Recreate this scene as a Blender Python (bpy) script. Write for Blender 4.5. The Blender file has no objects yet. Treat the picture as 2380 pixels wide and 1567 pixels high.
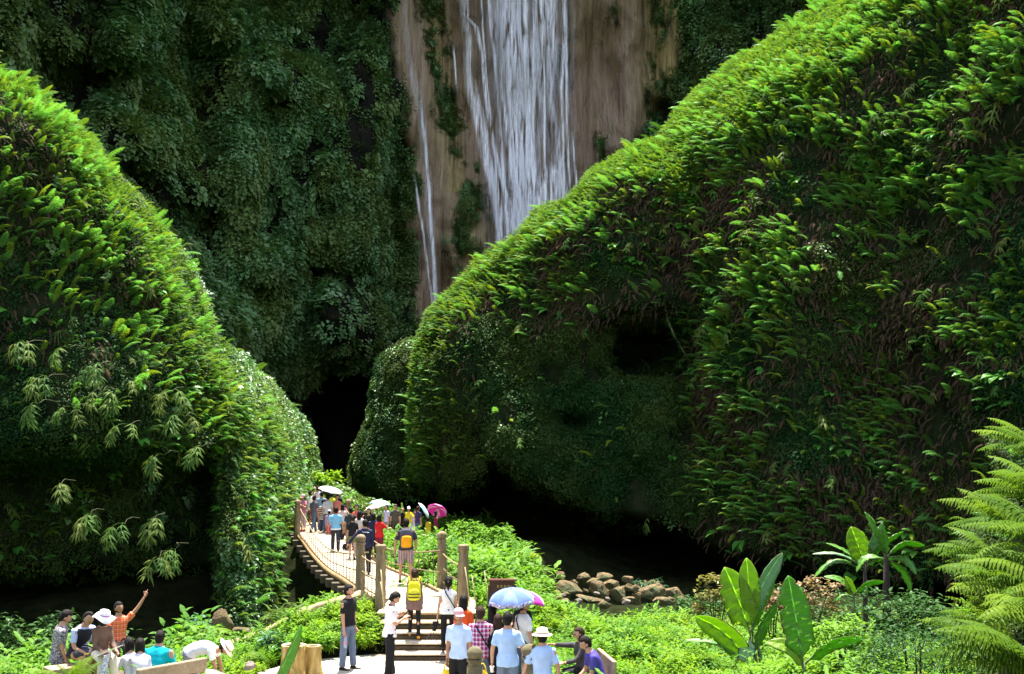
import bpy, bmesh, math, random
import numpy as np
from mathutils import Vector, Matrix, Euler
random.seed(7)
RNG = np.random.default_rng(11)
SC = bpy.context.scene
COL = SC.collection
R = math.radians
PI = math.pi

# ------------------------------------------------------------------ camera
FOC = 2552.0
PITCH = math.atan((1046 - 783.5) / FOC)
CAMZ = 4.5
cam_d = bpy.data.cameras.new('camera')
cam = bpy.data.objects.new('camera', cam_d)
COL.objects.link(cam)
cam.location = (0, 0, CAMZ)
cam.rotation_euler = (PI / 2 + PITCH, 0, 0)
cam_d.sensor_width = 36
cam_d.lens = 36 * FOC / 2380
cam_d.clip_start = 0.2
cam_d.clip_end = 2000
SC.camera = cam

def ray(px, py):
    x = (np.asarray(px, float) - 1190) / FOC
    y = (783.5 - np.asarray(py, float)) / FOC
    c, s = math.cos(PITCH), math.sin(PITCH)
    return x, c - y * s, s + y * c

def at_D(px, py, D):
    dx, dy, dz = ray(px, py)
    k = D / dy
    return dx * k, dy * k, CAMZ + dz * k

def at_z(px, py, z):
    dx, dy, dz = ray(px, py)
    k = (z - CAMZ) / dz
    return float(dx * k), float(dy * k), float(z)

# ------------------------------------------------------------------ object helpers
def tag(o, label=None, cat=None, group=None, kind=None):
    if label: o['label'] = label
    if cat: o['category'] = cat
    if group: o['group'] = group
    if kind: o['kind'] = kind
    return o

def thing(name, label, cat, loc=(0, 0, 0), rz=0.0, group=None):
    o = bpy.data.objects.new(name, None)
    o.empty_display_size = 0.2
    COL.objects.link(o)
    o.location = loc
    o.rotation_euler = (0, 0, rz)
    return tag(o, label, cat, group)

def mesh_obj(name, verts, faces, mat=None, parent=None, smooth=True, mats=None, fmat=None):
    me = bpy.data.meshes.new(name)
    me.from_pydata([tuple(map(float, v)) for v in verts], [], [tuple(map(int, f)) for f in faces])
    for m in (mats or ([mat] if mat else [])):
        me.materials.append(m)
    if fmat is not None:
        me.polygons.foreach_set('material_index', np.array(fmat, np.int32))
    if smooth:
        me.polygons.foreach_set('use_smooth', np.ones(len(me.polygons), bool))
    me.update()
    o = bpy.data.objects.new(name, me)
    COL.objects.link(o)
    if parent: o.parent = parent
    return o

class MB:
    """mesh builder: collects verts / faces / material index"""
    def __init__(s):
        s.v = []; s.f = []; s.m = []
    def add(s, v, f, mi=0):
        n = len(s.v)
        s.v += [tuple(p) for p in v]
        s.f += [tuple(i + n for i in q) for q in f]
        s.m += [mi] * len(f)
        return s
    def box(s, c, d, rz=0.0, mi=0, taper=1.0, M=None):
        hx, hy, hz = d[0] / 2, d[1] / 2, d[2] / 2
        vs = []
        for z, t in ((-hz, 1.0), (hz, taper)):
            for x, y in ((-hx, -hy), (hx, -hy), (hx, hy), (-hx, hy)):
                x2, y2 = x * t, y * t
                cx, sx = math.cos(rz), math.sin(rz)
                vs.append((c[0] + x2 * cx - y2 * sx, c[1] + x2 * sx + y2 * cx, c[2] + z))
        if M: vs = [tuple(M @ Vector(v)) for v in vs]
        return s.add(vs, [(3, 2, 1, 0), (4, 5, 6, 7), (0, 1, 5, 4), (1, 2, 6, 5), (2, 3, 7, 6), (3, 0, 4, 7)], mi)
    def tube(s, pts, rad, n=8, mi=0, caps=True):
        P = [Vector(p) for p in pts]
        if not hasattr(rad, '__len__'): rad = [rad] * len(P)
        rings = []
        up = Vector((0, 0, 1))
        t0 = (P[1] - P[0]).normalized()
        a = t0.cross(up)
        if a.length < 1e-3: a = Vector((1, 0, 0))
        a.normalize()
        vs = []
        for i, p in enumerate(P):
            t = (P[min(i + 1, len(P) - 1)] - P[max(i - 1, 0)]).normalized()
            a = (a - t * a.dot(t))
            if a.length < 1e-4: a = t.orthogonal()
            a.normalize()
            b = t.cross(a)
            for k in range(n):
                th = 2 * PI * k / n
                vs.append(p + (a * math.cos(th) + b * math.sin(th)) * rad[i])
        fs = []
        for i in range(len(P) - 1):
            for k in range(n):
                k2 = (k + 1) % n
                fs.append((i * n + k, i * n + k2, (i + 1) * n + k2, (i + 1) * n + k))
        if caps:
            fs.append(tuple(reversed(range(n))))
            fs.append(tuple((len(P) - 1) * n + k for k in range(n)))
        return s.add(vs, fs, mi)
    def lathe(s, c, prof, n=16, mi=0, sx=1, sy=1):
        vs = []; fs = []
        for r, z in prof:
            for k in range(n):
                th = 2 * PI * k / n
                vs.append((c[0] + r * sx * math.cos(th), c[1] + r * sy * math.sin(th), c[2] + z))
        m = len(prof)
        for i in range(m - 1):
            for k in range(n):
                k2 = (k + 1) % n
                fs.append((i * n + k, i * n + k2, (i + 1) * n + k2, (i + 1) * n + k))
        fs.append(tuple(reversed(range(n))))
        fs.append(tuple((m - 1) * n + k for k in range(n)))
        return s.add(vs, fs, mi)
    def blob(s, c, r, nu=12, nv=8, mi=0, fn=None):
        vs = []; fs = []
        for j in range(nv + 1):
            ph = PI * j / nv
            for k in range(nu):
                th = 2 * PI * k / nu
                d = Vector((math.sin(ph) * math.cos(th), math.sin(ph) * math.sin(th), math.cos(ph)))
                q = 1.0 if fn is None else fn(d)
                vs.append((c[0] + d.x * r[0] * q, c[1] + d.y * r[1] * q, c[2] + d.z * r[2] * q))
        for j in range(nv):
            for k in range(nu):
                k2 = (k + 1) % nu
                fs.append((j * nu + k, (j + 1) * nu + k, (j + 1) * nu + k2, j * nu + k2))
        return s.add(vs, fs, mi)
    def build(s, name, mat=None, parent=None, smooth=True, mats=None):
        o = mesh_obj(name, s.v, s.f, mat, parent, smooth, mats, s.m if mats else None)
        return o

def bevel(o, w=0.01, seg=2):
    m = o.modifiers.new('bevel', 'BEVEL'); m.width = w; m.segments = seg; m.limit_method = 'ANGLE'
    return o

# ------------------------------------------------------------------ noise (numpy)
def _h(ix, iy, iz, seed):
    n = (ix.astype(np.int64) * 374761393 + iy.astype(np.int64) * 668265263 + iz.astype(np.int64) * 2147483647 + seed * 974634777) & 0xFFFFFFFF
    n = ((n ^ (n >> 13)) * 1274126177) & 0xFFFFFFFF
    n = ((n ^ (n >> 16)) * 2246822519) & 0xFFFFFFFF
    return ((n ^ (n >> 15)) & 0xFFFFFF) / float(0xFFFFFF)

def vnoise(x, y, z, seed=0):
    x = np.asarray(x, float); y = np.asarray(y, float) + np.zeros_like(x); z = np.asarray(z, float) + np.zeros_like(x)
    fx, fy, fz = np.floor(x), np.floor(y), np.floor(z)
    tx, ty, tz = x - fx, y - fy, z - fz
    tx = tx * tx * (3 - 2 * tx); ty = ty * ty * (3 - 2 * ty); tz = tz * tz * (3 - 2 * tz)
    r = 0
    for a in (0, 1):
        for b in (0, 1):
            for c in (0, 1):
                w = (tx if a else 1 - tx) * (ty if b else 1 - ty) * (tz if c else 1 - tz)
                r = r + w * _h(fx + a, fy + b, fz + c, seed)
    return r * 2 - 1

def fbm(x, y, z, seed=0, oct=4, gain=0.5):
    r = 0; a = 1.0; f = 1.0
    for i in range(oct):
        r = r + a * vnoise(np.asarray(x) * f, np.asarray(y) * f, np.asarray(z) * f, seed + i * 7)
        a *= gain; f *= 2.03
    return r

def sstep(a, b, x):
    t = np.clip((np.asarray(x, float) - a) / (b - a), 0, 1)
    return t * t * (3 - 2 * t)

# ------------------------------------------------------------------ materials
class NT:
    def __init__(s, name):
        s.mat = bpy.data.materials.new(name); s.mat.use_nodes = True
        s.t = s.mat.node_tree; s.t.nodes.clear()
        s.out = s.t.nodes.new('ShaderNodeOutputMaterial')
    def n(s, typ, **kw):
        nd = s.t.nodes.new(typ)
        for k, v in kw.items():
            if k[0] == '_': nd.inputs[int(k[1:])].default_value = v
            elif k.startswith('i_'): nd.inputs[k[2:].replace('_', ' ')].default_value = v
            else: setattr(nd, k, v)
        return nd
    def l(s, a, b): s.t.links.new(a, b)
    def ramp(s, fac, stops, interp='LINEAR'):
        r = s.n('ShaderNodeValToRGB'); r.color_ramp.interpolation = interp
        el = r.color_ramp.elements
        while len(el) > 1: el.remove(el[-1])
        el[0].position = stops[0][0]; el[0].color = (*stops[0][1], 1)
        for p, c in stops[1:]:
            e = el.new(p); e.color = (*c, 1)
        s.l(fac, r.inputs[0]); return r.outputs[0]
    def noise(s, scale, detail=4, rough=0.55, vec=None, mapping=None, dist=0.0):
        nd = s.n('ShaderNodeTexNoise'); nd.inputs['Scale'].default_value = scale
        nd.inputs['Detail'].default_value = detail; nd.inputs['Roughness'].default_value = rough
        nd.inputs['Distortion'].default_value = dist
        v = vec
        if v is None:
            v = s.n('ShaderNodeTexCoord').outputs['Object']
        if mapping:
            mp = s.n('ShaderNodeMapping'); mp.inputs['Scale'].default_value = mapping
            s.l(v, mp.inputs[0]); v = mp.outputs[0]
        s.l(v, nd.inputs[0]); return nd.outputs[0]
    def mix(s, f, a, b, typ='MIX'):
        m = s.n('ShaderNodeMix', data_type='RGBA', blend_type=typ)
        for ix, val in ((0, f), (6, a), (7, b)):
            inp = m.inputs[ix]
            if hasattr(val, 'links'): s.l(val, inp)
            elif ix == 0: inp.default_value = val
            else: inp.default_value = (*val, 1)
        return m.outputs[2]
    def math(s, op, a, b=0.0, c=None, clamp=False):
        m = s.n('ShaderNodeMath', operation=op, use_clamp=clamp)
        for i, val in enumerate((a, b, c)):
            if val is None: continue
            if hasattr(val, 'links'): s.l(val, m.inputs[i])
            else: m.inputs[i].default_value = val
        return m.outputs[0]
    def pbr(s, col, rough=0.7, bump=None, bstr=0.3, bdist=0.02, spec=0.4, metal=0.0, sheen=0.0):
        p = s.n('ShaderNodeBsdfPrincipled')
        if hasattr(col, 'links'): s.l(col, p.inputs['Base Color'])
        else: p.inputs['Base Color'].default_value = (*col, 1)
        if hasattr(rough, 'links'): s.l(rough, p.inputs['Roughness'])
        else: p.inputs['Roughness'].default_value = rough
        p.inputs['Specular IOR Level'].default_value = spec
        p.inputs['Metallic'].default_value = metal
        if bump is not None:
            b = s.n('ShaderNodeBump'); b.inputs['Strength'].default_value = bstr; b.inputs['Distance'].default_value = bdist
            s.l(bump, b.inputs['Height']); s.l(b.outputs[0], p.inputs['Normal'])
        s.l(p.outputs[0], s.out.inputs[0])
        return p

def simple(name, col, rough=0.7, var=0.12, scale=9.0, spec=0.4, bstr=0.25, metal=0.0):
    m = NT(name)
    nz = m.noise(scale, 4)
    a = tuple(max(0, c * (1 - var)) for c in col); b = tuple(min(1, c * (1 + var)) for c in col)
    c = m.ramp(nz, [(0.3, a), (0.7, b)])
    m.pbr(c, rough, nz, bstr, 0.01, spec, metal)
    return m.mat

def leaf_mat(name, cols, trans=0.35, rough=0.45, tcol=1.25, gloss=0.5, patch=None, pscale=0.16):
    """foliage: colour varies by instance and by patches of the plant cover; part of the light passes through"""
    m = NT(name)
    oi = m.n('ShaderNodeObjectInfo')
    stops = [(i / max(1, len(cols) - 1), c) for i, c in enumerate(cols)]
    c = m.ramp(oi.outputs['Random'], stops)
    if patch:
        geo = m.n('ShaderNodeNewGeometry')
        nz = m.noise(pscale, 3, 0.6, vec=geo.outputs['Position'])
        f = m.ramp(nz, [(0.42, (0, 0, 0)), (0.6, (1, 1, 1))])
        c = m.mix(f, c, patch)
    p = m.n('ShaderNodeBsdfPrincipled')
    m.l(c, p.inputs['Base Color']); p.inputs['Roughness'].default_value = rough
    p.inputs['Specular IOR Level'].default_value = gloss * .16
    t = m.n('ShaderNodeBsdfTranslucent')
    tc = m.mix(1.0, c, (tcol * 1.1, tcol * 1.15, tcol * 0.5), 'MULTIPLY')
    m.l(tc, t.inputs[0])
    mx = m.n('ShaderNodeMixShader'); mx.inputs[0].default_value = trans
    m.l(p.outputs[0], mx.inputs[1]); m.l(t.outputs[0], mx.inputs[2]); m.l(mx.outputs[0], m.out.inputs[0])
    return m.mat

FERN = leaf_mat('fern_green', [(.035, .10, .016), (.075, .16, .020), (.19, .27, .022), (.055, .135, .02)], 0.36, .5)
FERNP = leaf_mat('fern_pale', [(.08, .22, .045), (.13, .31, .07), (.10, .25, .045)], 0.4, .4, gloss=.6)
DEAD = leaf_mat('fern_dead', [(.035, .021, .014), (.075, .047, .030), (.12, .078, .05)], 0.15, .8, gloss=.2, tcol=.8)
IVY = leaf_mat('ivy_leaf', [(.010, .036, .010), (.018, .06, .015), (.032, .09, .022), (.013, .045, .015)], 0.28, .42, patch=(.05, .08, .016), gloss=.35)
IVYB = leaf_mat('cliff_leaf', [(.045, .11, .035), (.13, .28, .10), (.055, .14, .045), (.22, .36, .18), (.09, .21, .06), (.045, .12, .035), (.16, .32, .11)], 0.22, .38, gloss=1.6, patch=(.12, .19, .05), pscale=.2)
HERB = leaf_mat('herb_leaf', [(.05, .14, .012), (.12, .28, .014), (.07, .18, .014), (.19, .34, .03), (.10, .23, .015), (.24, .36, .08), (.06, .15, .012)], 0.40, .5, gloss=.25, patch=(.19, .30, .02), pscale=.5)
SHRUB = leaf_mat('shrub_leaf', [(.06, .16, .02), (.11, .23, .03), (.16, .30, .04)], 0.35, .5)
BAMB = leaf_mat('bamboo_leaf', [(.05, .11, .025), (.08, .15, .03), (.12, .15, .035), (.06, .13, .03)], 0.3, .45, gloss=.35)
TARO = leaf_mat('broad_leaf', [(.06, .22, .03), (.10, .28, .04)], 0.4, .35, gloss=.6)
MOSS = leaf_mat('moss_tuft', [(.03, .07, .015), (.06, .10, .02), (.07, .085, .03)], 0.15, .9, gloss=.1)

def soil_mat():
    m = NT('dark_soil')
    nz = m.noise(0.9, 6, .65)
    c = m.ramp(nz, [(0.35, (.008, .011, .006)), (0.55, (.018, .026, .010)), (0.75, (.035, .028, .018))])
    n2 = m.noise(6, 5, .7)
    m.pbr(c, 1.0, n2, .9, .15, .0)
    return m.mat
SOIL = soil_mat()
# ------------------------------------------------------------------ foliage pieces (sources of the uncountable cover)
def frond_mesh(name, mat, rise=0.9, droop=1.9, npin=15, wid=0.24, seed=0, pw=0.045, sag=0.35):
    """one fern frond of length 1: leaves the origin towards +X, rises, arches over"""
    rnd = random.Random(seed)
    n = npin + 1
    pts = []; p = Vector((0, 0, 0)); a = rise
    ds = 1.0 / n
    side = rnd.uniform(-.5, .5)
    yaw = 0.0
    for i in range(n + 1):
        pts.append(p.copy())
        p = p + Vector((math.cos(a) * math.cos(yaw), math.cos(a) * math.sin(yaw), math.sin(a))) * ds
        a -= droop * ds * (0.5 + 1.0 * i / n)
        yaw += side * ds
    vs = []; fs = []
    for i in range(n):          # rachis
        w = .008 * (1 - i / n) + .003
        k = len(vs)
        vs += [pts[i] + Vector((0, -w, 0)), pts[i] + Vector((0, w, 0)), pts[i + 1] + Vector((0, w, 0)), pts[i + 1] + Vector((0, -w, 0))]
        fs.append((k, k + 1, k + 2, k + 3))
    for i in range(2, n + 1):
        t = i / n
        ln = wid * (math.sin(PI * min(1, (t * .92 + .10))) ** .7) * rnd.uniform(.85, 1.1)
        tan = (pts[i] - pts[i - 1]).normalized()
        for s in (-1, 1):
            b = pts[i]
            d = (Vector((0, s, 0)) + tan * .35 + Vector((0, 0, -sag * rnd.uniform(.5, 1.3)))).normalized()
            m = b + d * ln * .5; e = b + d * ln + Vector((0, 0, -ln * .25))
            w = tan * pw * .5
            k = len(vs)
            vs += [b - w * .6, m - w, e, m + w, b + w * .6]
            fs.append((k, k + 1, k + 3, k + 4) if s > 0 else (k + 4, k + 3, k + 1, k))
            fs.append((k + 1, k + 2, k + 3) if s > 0 else (k + 3, k + 2, k + 1))
    return src(name, vs, fs, mat)

def src(name, vs, fs, mat):
    me = bpy.data.meshes.new(name)
    me.from_pydata([tuple(v) for v in vs], [], fs); me.materials.append(mat)
    return bpy.data.objects.new(name, me)

def add_leaf(vs, fs, base, d, nrm, ln, w, fold=.12, tipdrop=.15, shape=(.35, 1.0, .75)):
    d = d.normalized(); s = d.cross(nrm).normalized(); up = s.cross(d).normalized()
    k = len(vs)
    m1 = base + d * ln * .35; m2 = base + d * ln * .7 - up * ln * tipdrop * .4; e = base + d * ln - up * ln * tipdrop
    f = up * w * fold
    vs += [base, m1 + s * w * .5 * shape[1] + f, m2 + s * w * .5 * shape[2] + f, e, m2 - s * w * .5 * shape[2] + f, m1 - s * w * .5 * shape[1] + f, m1, m2]
    fs += [(k, k + 1, k + 6), (k + 1, k + 2, k + 7, k + 6), (k + 2, k + 3, k + 7), (k, k + 6, k + 5), (k + 6, k + 7, k + 4, k + 5), (k + 7, k + 3, k + 4)]

def wall_cluster(name, mat, n=16, rad=.5, leaf=.2, asp=.8, seed=0, out=.16, hang=.5):
    """patch of hanging creeper leaves, +X is away from the wall"""
    rnd = random.Random(seed); vs = []; fs = []
    for i in range(n):
        a = rnd.uniform(0, 2 * PI); r = rad * math.sqrt(rnd.random())
        b = Vector((rnd.uniform(0, out) + .1 * (1 - r / rad), r * math.cos(a), r * math.sin(a)))
        d = Vector((rnd.uniform(.2, .9), rnd.uniform(-.8, .8), -hang + rnd.uniform(-.5, .4)))
        nr = Vector((.6 + rnd.uniform(-.3, .3), rnd.uniform(-.4, .4), .8))
        l = leaf * rnd.uniform(.6, 1.3)
        add_leaf(vs, fs, b, d, nr, l, l * asp)
    return src(name, vs, fs, mat)

def herb_cluster(name, mat, stems=5, h=.4, leaf=.13, asp=.5, seed=0, spread=.22, per=9):
    rnd = random.Random(seed); vs = []; fs = []
    for s_ in range(stems):
        a = rnd.uniform(0, 2 * PI); r = spread * math.sqrt(rnd.random())
        base = Vector((r * math.cos(a), r * math.sin(a), 0)); hh = h * rnd.uniform(.6, 1.15)
        lean = Vector((rnd.uniform(-.3, .3), rnd.uniform(-.3, .3), 1)) * hh
        k = len(vs); w = .006
        vs += [base - Vector((w, 0, 0)), base + Vector((w, 0, 0)), base + lean + Vector((w * .5, 0, 0)), base + lean - Vector((w * .5, 0, 0))]
        fs.append((k, k + 1, k + 2, k + 3))
        for i in range(per):
            t = .35 + .65 * i / (per - 1)
            p = base + lean * t; az = i * 2.4 + rnd.uniform(-.4, .4)
            el = .15 + .75 * (i / per) ** 2
            d = Vector((math.cos(az) * math.cos(el), math.sin(az) * math.cos(el), math.sin(el)))
            l = leaf * (1.1 - .4 * t) * rnd.uniform(.8, 1.2)
            add_leaf(vs, fs, p, d, Vector((0, 0, 1)) + d * .1, l, l * asp, tipdrop=.25)
    return src(name, vs, fs, mat)

def bamboo_spray(name, mat, seed=0, n=9, leaf=.42, droop=.9):
    rnd = random.Random(seed); vs = []; fs = []
    pts = []; p = Vector((0, 0, 0)); a = .5
    for i in range(9):
        pts.append(p.copy()); p = p + Vector((math.cos(a), rnd.uniform(-.12, .12), math.sin(a))) * .12; a -= .28 * droop
    for i in range(8):
        k = len(vs); w = .008
        vs += [pts[i] - Vector((0, w, 0)), pts[i] + Vector((0, w, 0)), pts[i + 1] + Vector((0, w, 0)), pts[i + 1] - Vector((0, w, 0))]
        fs.append((k, k + 1, k + 2, k + 3))
    for q in range(3):
        hub = pts[8 - q * 2]
        for i in range(n - q * 2):
            t = i / max(1, n - 1 - q * 2) * 2 - 1
            az = t * 1.5 + rnd.uniform(-.15, .15)
            d = Vector((math.cos(az) * .8, math.sin(az), -.55 + rnd.uniform(-.35, .25)))
            add_leaf(vs, fs, hub, d, Vector((.4, 0, 1)), leaf * rnd.uniform(.7, 1.15), leaf * .16, tipdrop=.28, shape=(.5, 1, .7))
    return src(name, vs, fs, mat)

def moss_tuft(name, mat, seed=0):
    rnd = random.Random(seed); vs = []; fs = []
    for i in range(34):
        b = Vector((rnd.uniform(0, .12), rnd.uniform(-.35, .35), rnd.uniform(-.35, .35)))
        d = Vector((rnd.uniform(.1, .5), rnd.uniform(-.3, .3), -1))
        l = rnd.uniform(.15, .4); k = len(vs); w = .022
        vs += [b + Vector((0, -w, 0)), b + Vector((0, w, 0)), b + d * l]
        fs.append((k, k + 1, k + 2))
    return src(name, vs, fs, mat)

def broad_leaf(name, mat, seed=0):
    rnd = random.Random(seed); vs = []; fs = []
    for i in range(4):
        az = rnd.uniform(-1.1, 1.1)
        d = Vector((math.cos(az), math.sin(az), rnd.uniform(-.5, .1)))
        st = Vector((math.cos(az) * .3, math.sin(az) * .3, rnd.uniform(-.1, .3)))
        add_leaf(vs, fs, st, d, Vector((.5, 0, 1)), rnd.uniform(.35, .6), rnd.uniform(.28, .45), fold=.1, tipdrop=.3, shape=(.4, 1, .8))
    return src(name, vs, fs, mat)

def collection(name, objs):
    c = bpy.data.collections.new(name)
    for o in objs: c.objects.link(o)
    return c

C_FERN = collection('fern_pieces', [
    frond_mesh('frond_a', FERN, .95, 1.9, seed=1, wid=.15, pw=.04), frond_mesh('frond_b', FERN, .65, 1.7, seed=2, wid=.16, pw=.04),
    frond_mesh('frond_c', FERNP, .5, 1.2, seed=3, wid=.18), frond_mesh('frond_d', FERN, 1.15, 1.5, seed=4, wid=.15),
    frond_mesh('frond_e', DEAD, -.1, 1.9, seed=5, wid=.15, sag=.9, pw=.045), frond_mesh('frond_f', DEAD, -.6, 1.2, seed=6, wid=.13, sag=1.2, pw=.05),
    wall_cluster('frond_g', IVY, 30, .45, .12, seed=7), broad_leaf('frond_h', TARO, 8), bamboo_spray('frond_i', BAMB, 9), bamboo_spray('frond_j', BAMB, 10, 7, .5, 1.3)])
C_WALL = collection('creeper_pieces', [
    wall_cluster('creeper_a', IVYB, 34, .6, .19, seed=11), wall_cluster('creeper_b', IVYB, 28, .55, .28, seed=12, hang=.8),
    wall_cluster('creeper_c', IVYB, 20, .6, .42, .5, seed=13), moss_tuft('creeper_d', MOSS, 14), broad_leaf('creeper_e', IVYB, 15),
    wall_cluster('creeper_f', IVY, 36, .5, .12, seed=16)])
C_HERB = collection('herb_pieces', [
    herb_cluster('herb_a', HERB, 5, .38, .15, .5, 21), herb_cluster('herb_b', HERB, 6, .28, .11, .6, 22),
    herb_cluster('herb_c', SHRUB, 5, .55, .19, .45, 23, .3), herb_cluster('herb_d', HERB, 4, .5, .2, .35, 24, .2),
    frond_mesh('herb_e', FERN, 1.0, 1.8, seed=25), herb_cluster('herb_f', SHRUB, 7, .35, .12, .5, 26, .3, 12)])

def scatter_group(coll):
    ng = bpy.data.node_groups.new('scatter_' + coll.name, 'GeometryNodeTree')
    ng.interface.new_socket('Geometry', in_out='INPUT', socket_type='NodeSocketGeometry')
    ng.interface.new_socket('Geometry', in_out='OUTPUT', socket_type='NodeSocketGeometry')
    N = ng.nodes; gi = N.new('NodeGroupInput'); go = N.new('NodeGroupOutput')
    ci = N.new('GeometryNodeCollectionInfo'); ci.inputs[0].default_value = coll
    ci.inputs['Separate Children'].default_value = True; ci.inputs['Reset Children'].default_value = True
    io = N.new('GeometryNodeInstanceOnPoints'); io.inputs['Pick Instance'].default_value = True
    def attr(nm, dt):
        a = N.new('GeometryNodeInputNamedAttribute'); a.data_type = dt; a.inputs['Name'].default_value = nm
        return a.outputs['Attribute']
    ng.links.new(gi.outputs[0], io.inputs['Points'])
    ng.links.new(ci.outputs[0], io.inputs['Instance'])
    ng.links.new(attr('pick', 'INT'), io.inputs['Instance Index'])
    er = N.new('FunctionNodeEulerToRotation')
    ng.links.new(attr('rot', 'FLOAT_VECTOR'), er.inputs[0])
    ng.links.new(er.outputs[0], io.inputs['Rotation'])
    ng.links.new(attr('scl', 'FLOAT'), io.inputs['Scale'])
    ng.links.new(io.outputs[0], go.inputs[0])
    return ng
GROUPS = {}

def scatter(name, pts, rot, scl, pick, coll, label, cat):
    pts = np.asarray(pts, np.float32)
    me = bpy.data.meshes.new(name); me.vertices.add(len(pts))
    me.vertices.foreach_set('co', pts.ravel())
    for nm, dt, arr, key in (('rot', 'FLOAT_VECTOR', np.asarray(rot, np.float32).ravel(), 'vector'),
                             ('scl', 'FLOAT', np.asarray(scl, np.float32), 'value'), ('pick', 'INT', np.asarray(pick, np.int32), 'value')):
        a = me.attributes.new(nm, dt, 'POINT'); a.data.foreach_set(key, arr)
    o = bpy.data.objects.new(name, me); COL.objects.link(o)
    if coll.name not in GROUPS: GROUPS[coll.name] = scatter_group(coll)
    m = o.modifiers.new('cover', 'NODES'); m.node_group = GROUPS[coll.name]
    tag(o, label, cat, kind='stuff')
    return o

# ------------------------------------------------------------------ landforms
def dist_outline(px, py, ox, oy):
    xs = []; ys = []
    for i in range(len(ox) - 1):
        n = max(2, int(math.hypot(ox[i + 1] - ox[i], oy[i + 1] - oy[i]) / 10))
        xs += list(np.linspace(ox[i], ox[i + 1], n, endpoint=False)); ys += list(np.linspace(oy[i], oy[i + 1], n, endpoint=False))
    xs = np.array(xs); ys = np.array(ys)
    out = np.empty(px.shape).ravel(); P = np.stack([px.ravel(), py.ravel()], 1)
    for a in range(0, len(P), 4000):
        q = P[a:a + 4000]
        out[a:a + 4000] = np.sqrt(((q[:, None, 0] - xs) ** 2 + (q[:, None, 1] - ys) ** 2).min(1))
    return out.reshape(px.shape)

def rim(s, L, Rr):
    u = np.clip(s / L, 0, 1)
    return Rr * (1 - np.sqrt(np.clip(1 - (1 - u) ** 2, 0, 1)))

class Relief: pass
def relief(name, ox, oy, x0, x1, yb, nx, ny, depth, mat, edge=None, skirt=((1, .2), (3.5, 1.2), (9, 4), (18, 10)), pw=1.25, rough=(1.0, .3), left_skirt=True, orough=1.0):
    xs = np.linspace(x0, x1, nx)
    top = np.interp(xs, ox, oy) + orough * (11 + 9 * vnoise(xs / 70., 0, 1, 301) + 6 * vnoise(xs / 27., 0, 2, 302) + 3 * vnoise(xs / 11., 0, 3, 303))
    t = np.linspace(0, 1, ny) ** pw
    px = np.repeat(xs[None, :], ny, 0)
    py = top[None, :] + (yb - top[None, :]) * t[:, None]
    ex, ey = edge if edge else (ox, oy)
    s = dist_outline(px, py, ex, ey)
    D = depth(px, py, s)
    x, y, z = at_D(px, py, D)
    k = rough[0] * np.clip(s / 60, .12, 1)
    D = D + k * fbm(x / 5.5, y / 5.5, z / 7.5, 3, 4) + rough[1] * fbm(x / 1.3, y / 1.3, z / 1.6, 9, 3) * np.clip(s / 30, .3, 1)
    x, y, z = at_D(px, py, D)
    r = Relief(); r.px, r.py, r.s, r.D = px, py, s, D
    r.P = np.stack([x, y, z], -1)
    V = list(r.P.reshape(-1, 3)); F = []
    for j in range(ny - 1):
        for i in range(nx - 1):
            F.append((j * nx + i, (j + 1) * nx + i, (j + 1) * nx + i + 1, j * nx + i + 1))
    prev = list(range(nx))
    for dy, dz in skirt:
        n0 = len(V)
        for i in range(nx): V.append(r.P[0, i] + np.array((0, dy, -dz)))
        cur = list(range(n0, n0 + nx))
        for i in range(nx - 1): F.append((prev[i], prev[i + 1], cur[i + 1], cur[i]))
        prev = cur
    for ci in ((0, nx - 1) if left_skirt else ()):
        prev = [j * nx + ci for j in range(ny)]
        for dy, dz in skirt:
            n0 = len(V)
            for j in range(ny): V.append(r.P[j, ci] + np.array((0, dy, 0)))
            cur = list(range(n0, n0 + ny))
            for j in range(ny - 1): F.append((prev[j], cur[j], cur[j + 1], prev[j + 1]))
            prev = cur
    o = mesh_obj(name, V, F, mat)
    tag(o, kind='structure')
    # area per cell and normals for scattering
    a = r.P[1:, :-1] - r.P[:-1, :-1]; b = r.P[:-1, 1:] - r.P[:-1, :-1]
    c = np.cross(a, b); r.area = np.linalg.norm(c, axis=-1)
    r.N = c / np.maximum(r.area[..., None], 1e-9)
    f = np.sign((r.N * (r.P[:-1, :-1] - np.array((0, 0, CAMZ)))).sum(-1)); r.N = r.N * (-f[..., None])
    r.obj = o
    return r

def sample(r, n, dens=None, vis=True):
    """random points on a relief; density weight dens(px,py,s,P)"""
    cpx = (r.px[1:, 1:] + r.px[:-1, :-1]) / 2; cpy = (r.py[1:, 1:] + r.py[:-1, :-1]) / 2; cs = (r.s[1:, 1:] + r.s[:-1, :-1]) / 2
    cP = (r.P[1:, 1:] + r.P[:-1, :-1]) / 2
    # cap area so that stretched flanks do not swallow the points
    w = np.minimum(r.area, np.percentile(r.area, 97))
    w = w * ((cpx > -260) & (cpx < 2640) & (cpy > -260) & (cpy < 1640))
    if dens is not None: w = w * dens(cpx, cpy, cs, cP)
    w = w.ravel(); cum = np.cumsum(w); u = RNG.random(n) * cum[-1]
    k = np.searchsorted(cum, u); jj, ii = np.unravel_index(k, cpx.shape)
    a = RNG.random(n)[:, None]; b = RNG.random(n)[:, None]
    P00 = r.P[jj, ii]; P10 = r.P[jj + 1, ii]; P01 = r.P[jj, ii + 1]; P11 = r.P[jj + 1, ii + 1]
    pt = P00 * (1 - a) * (1 - b) + P10 * a * (1 - b) + P01 * (1 - a) * b + P11 * a * b
    return pt, r.N[jj, ii], cpx[jj, ii], cpy[jj, ii], cs[jj, ii]

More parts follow.
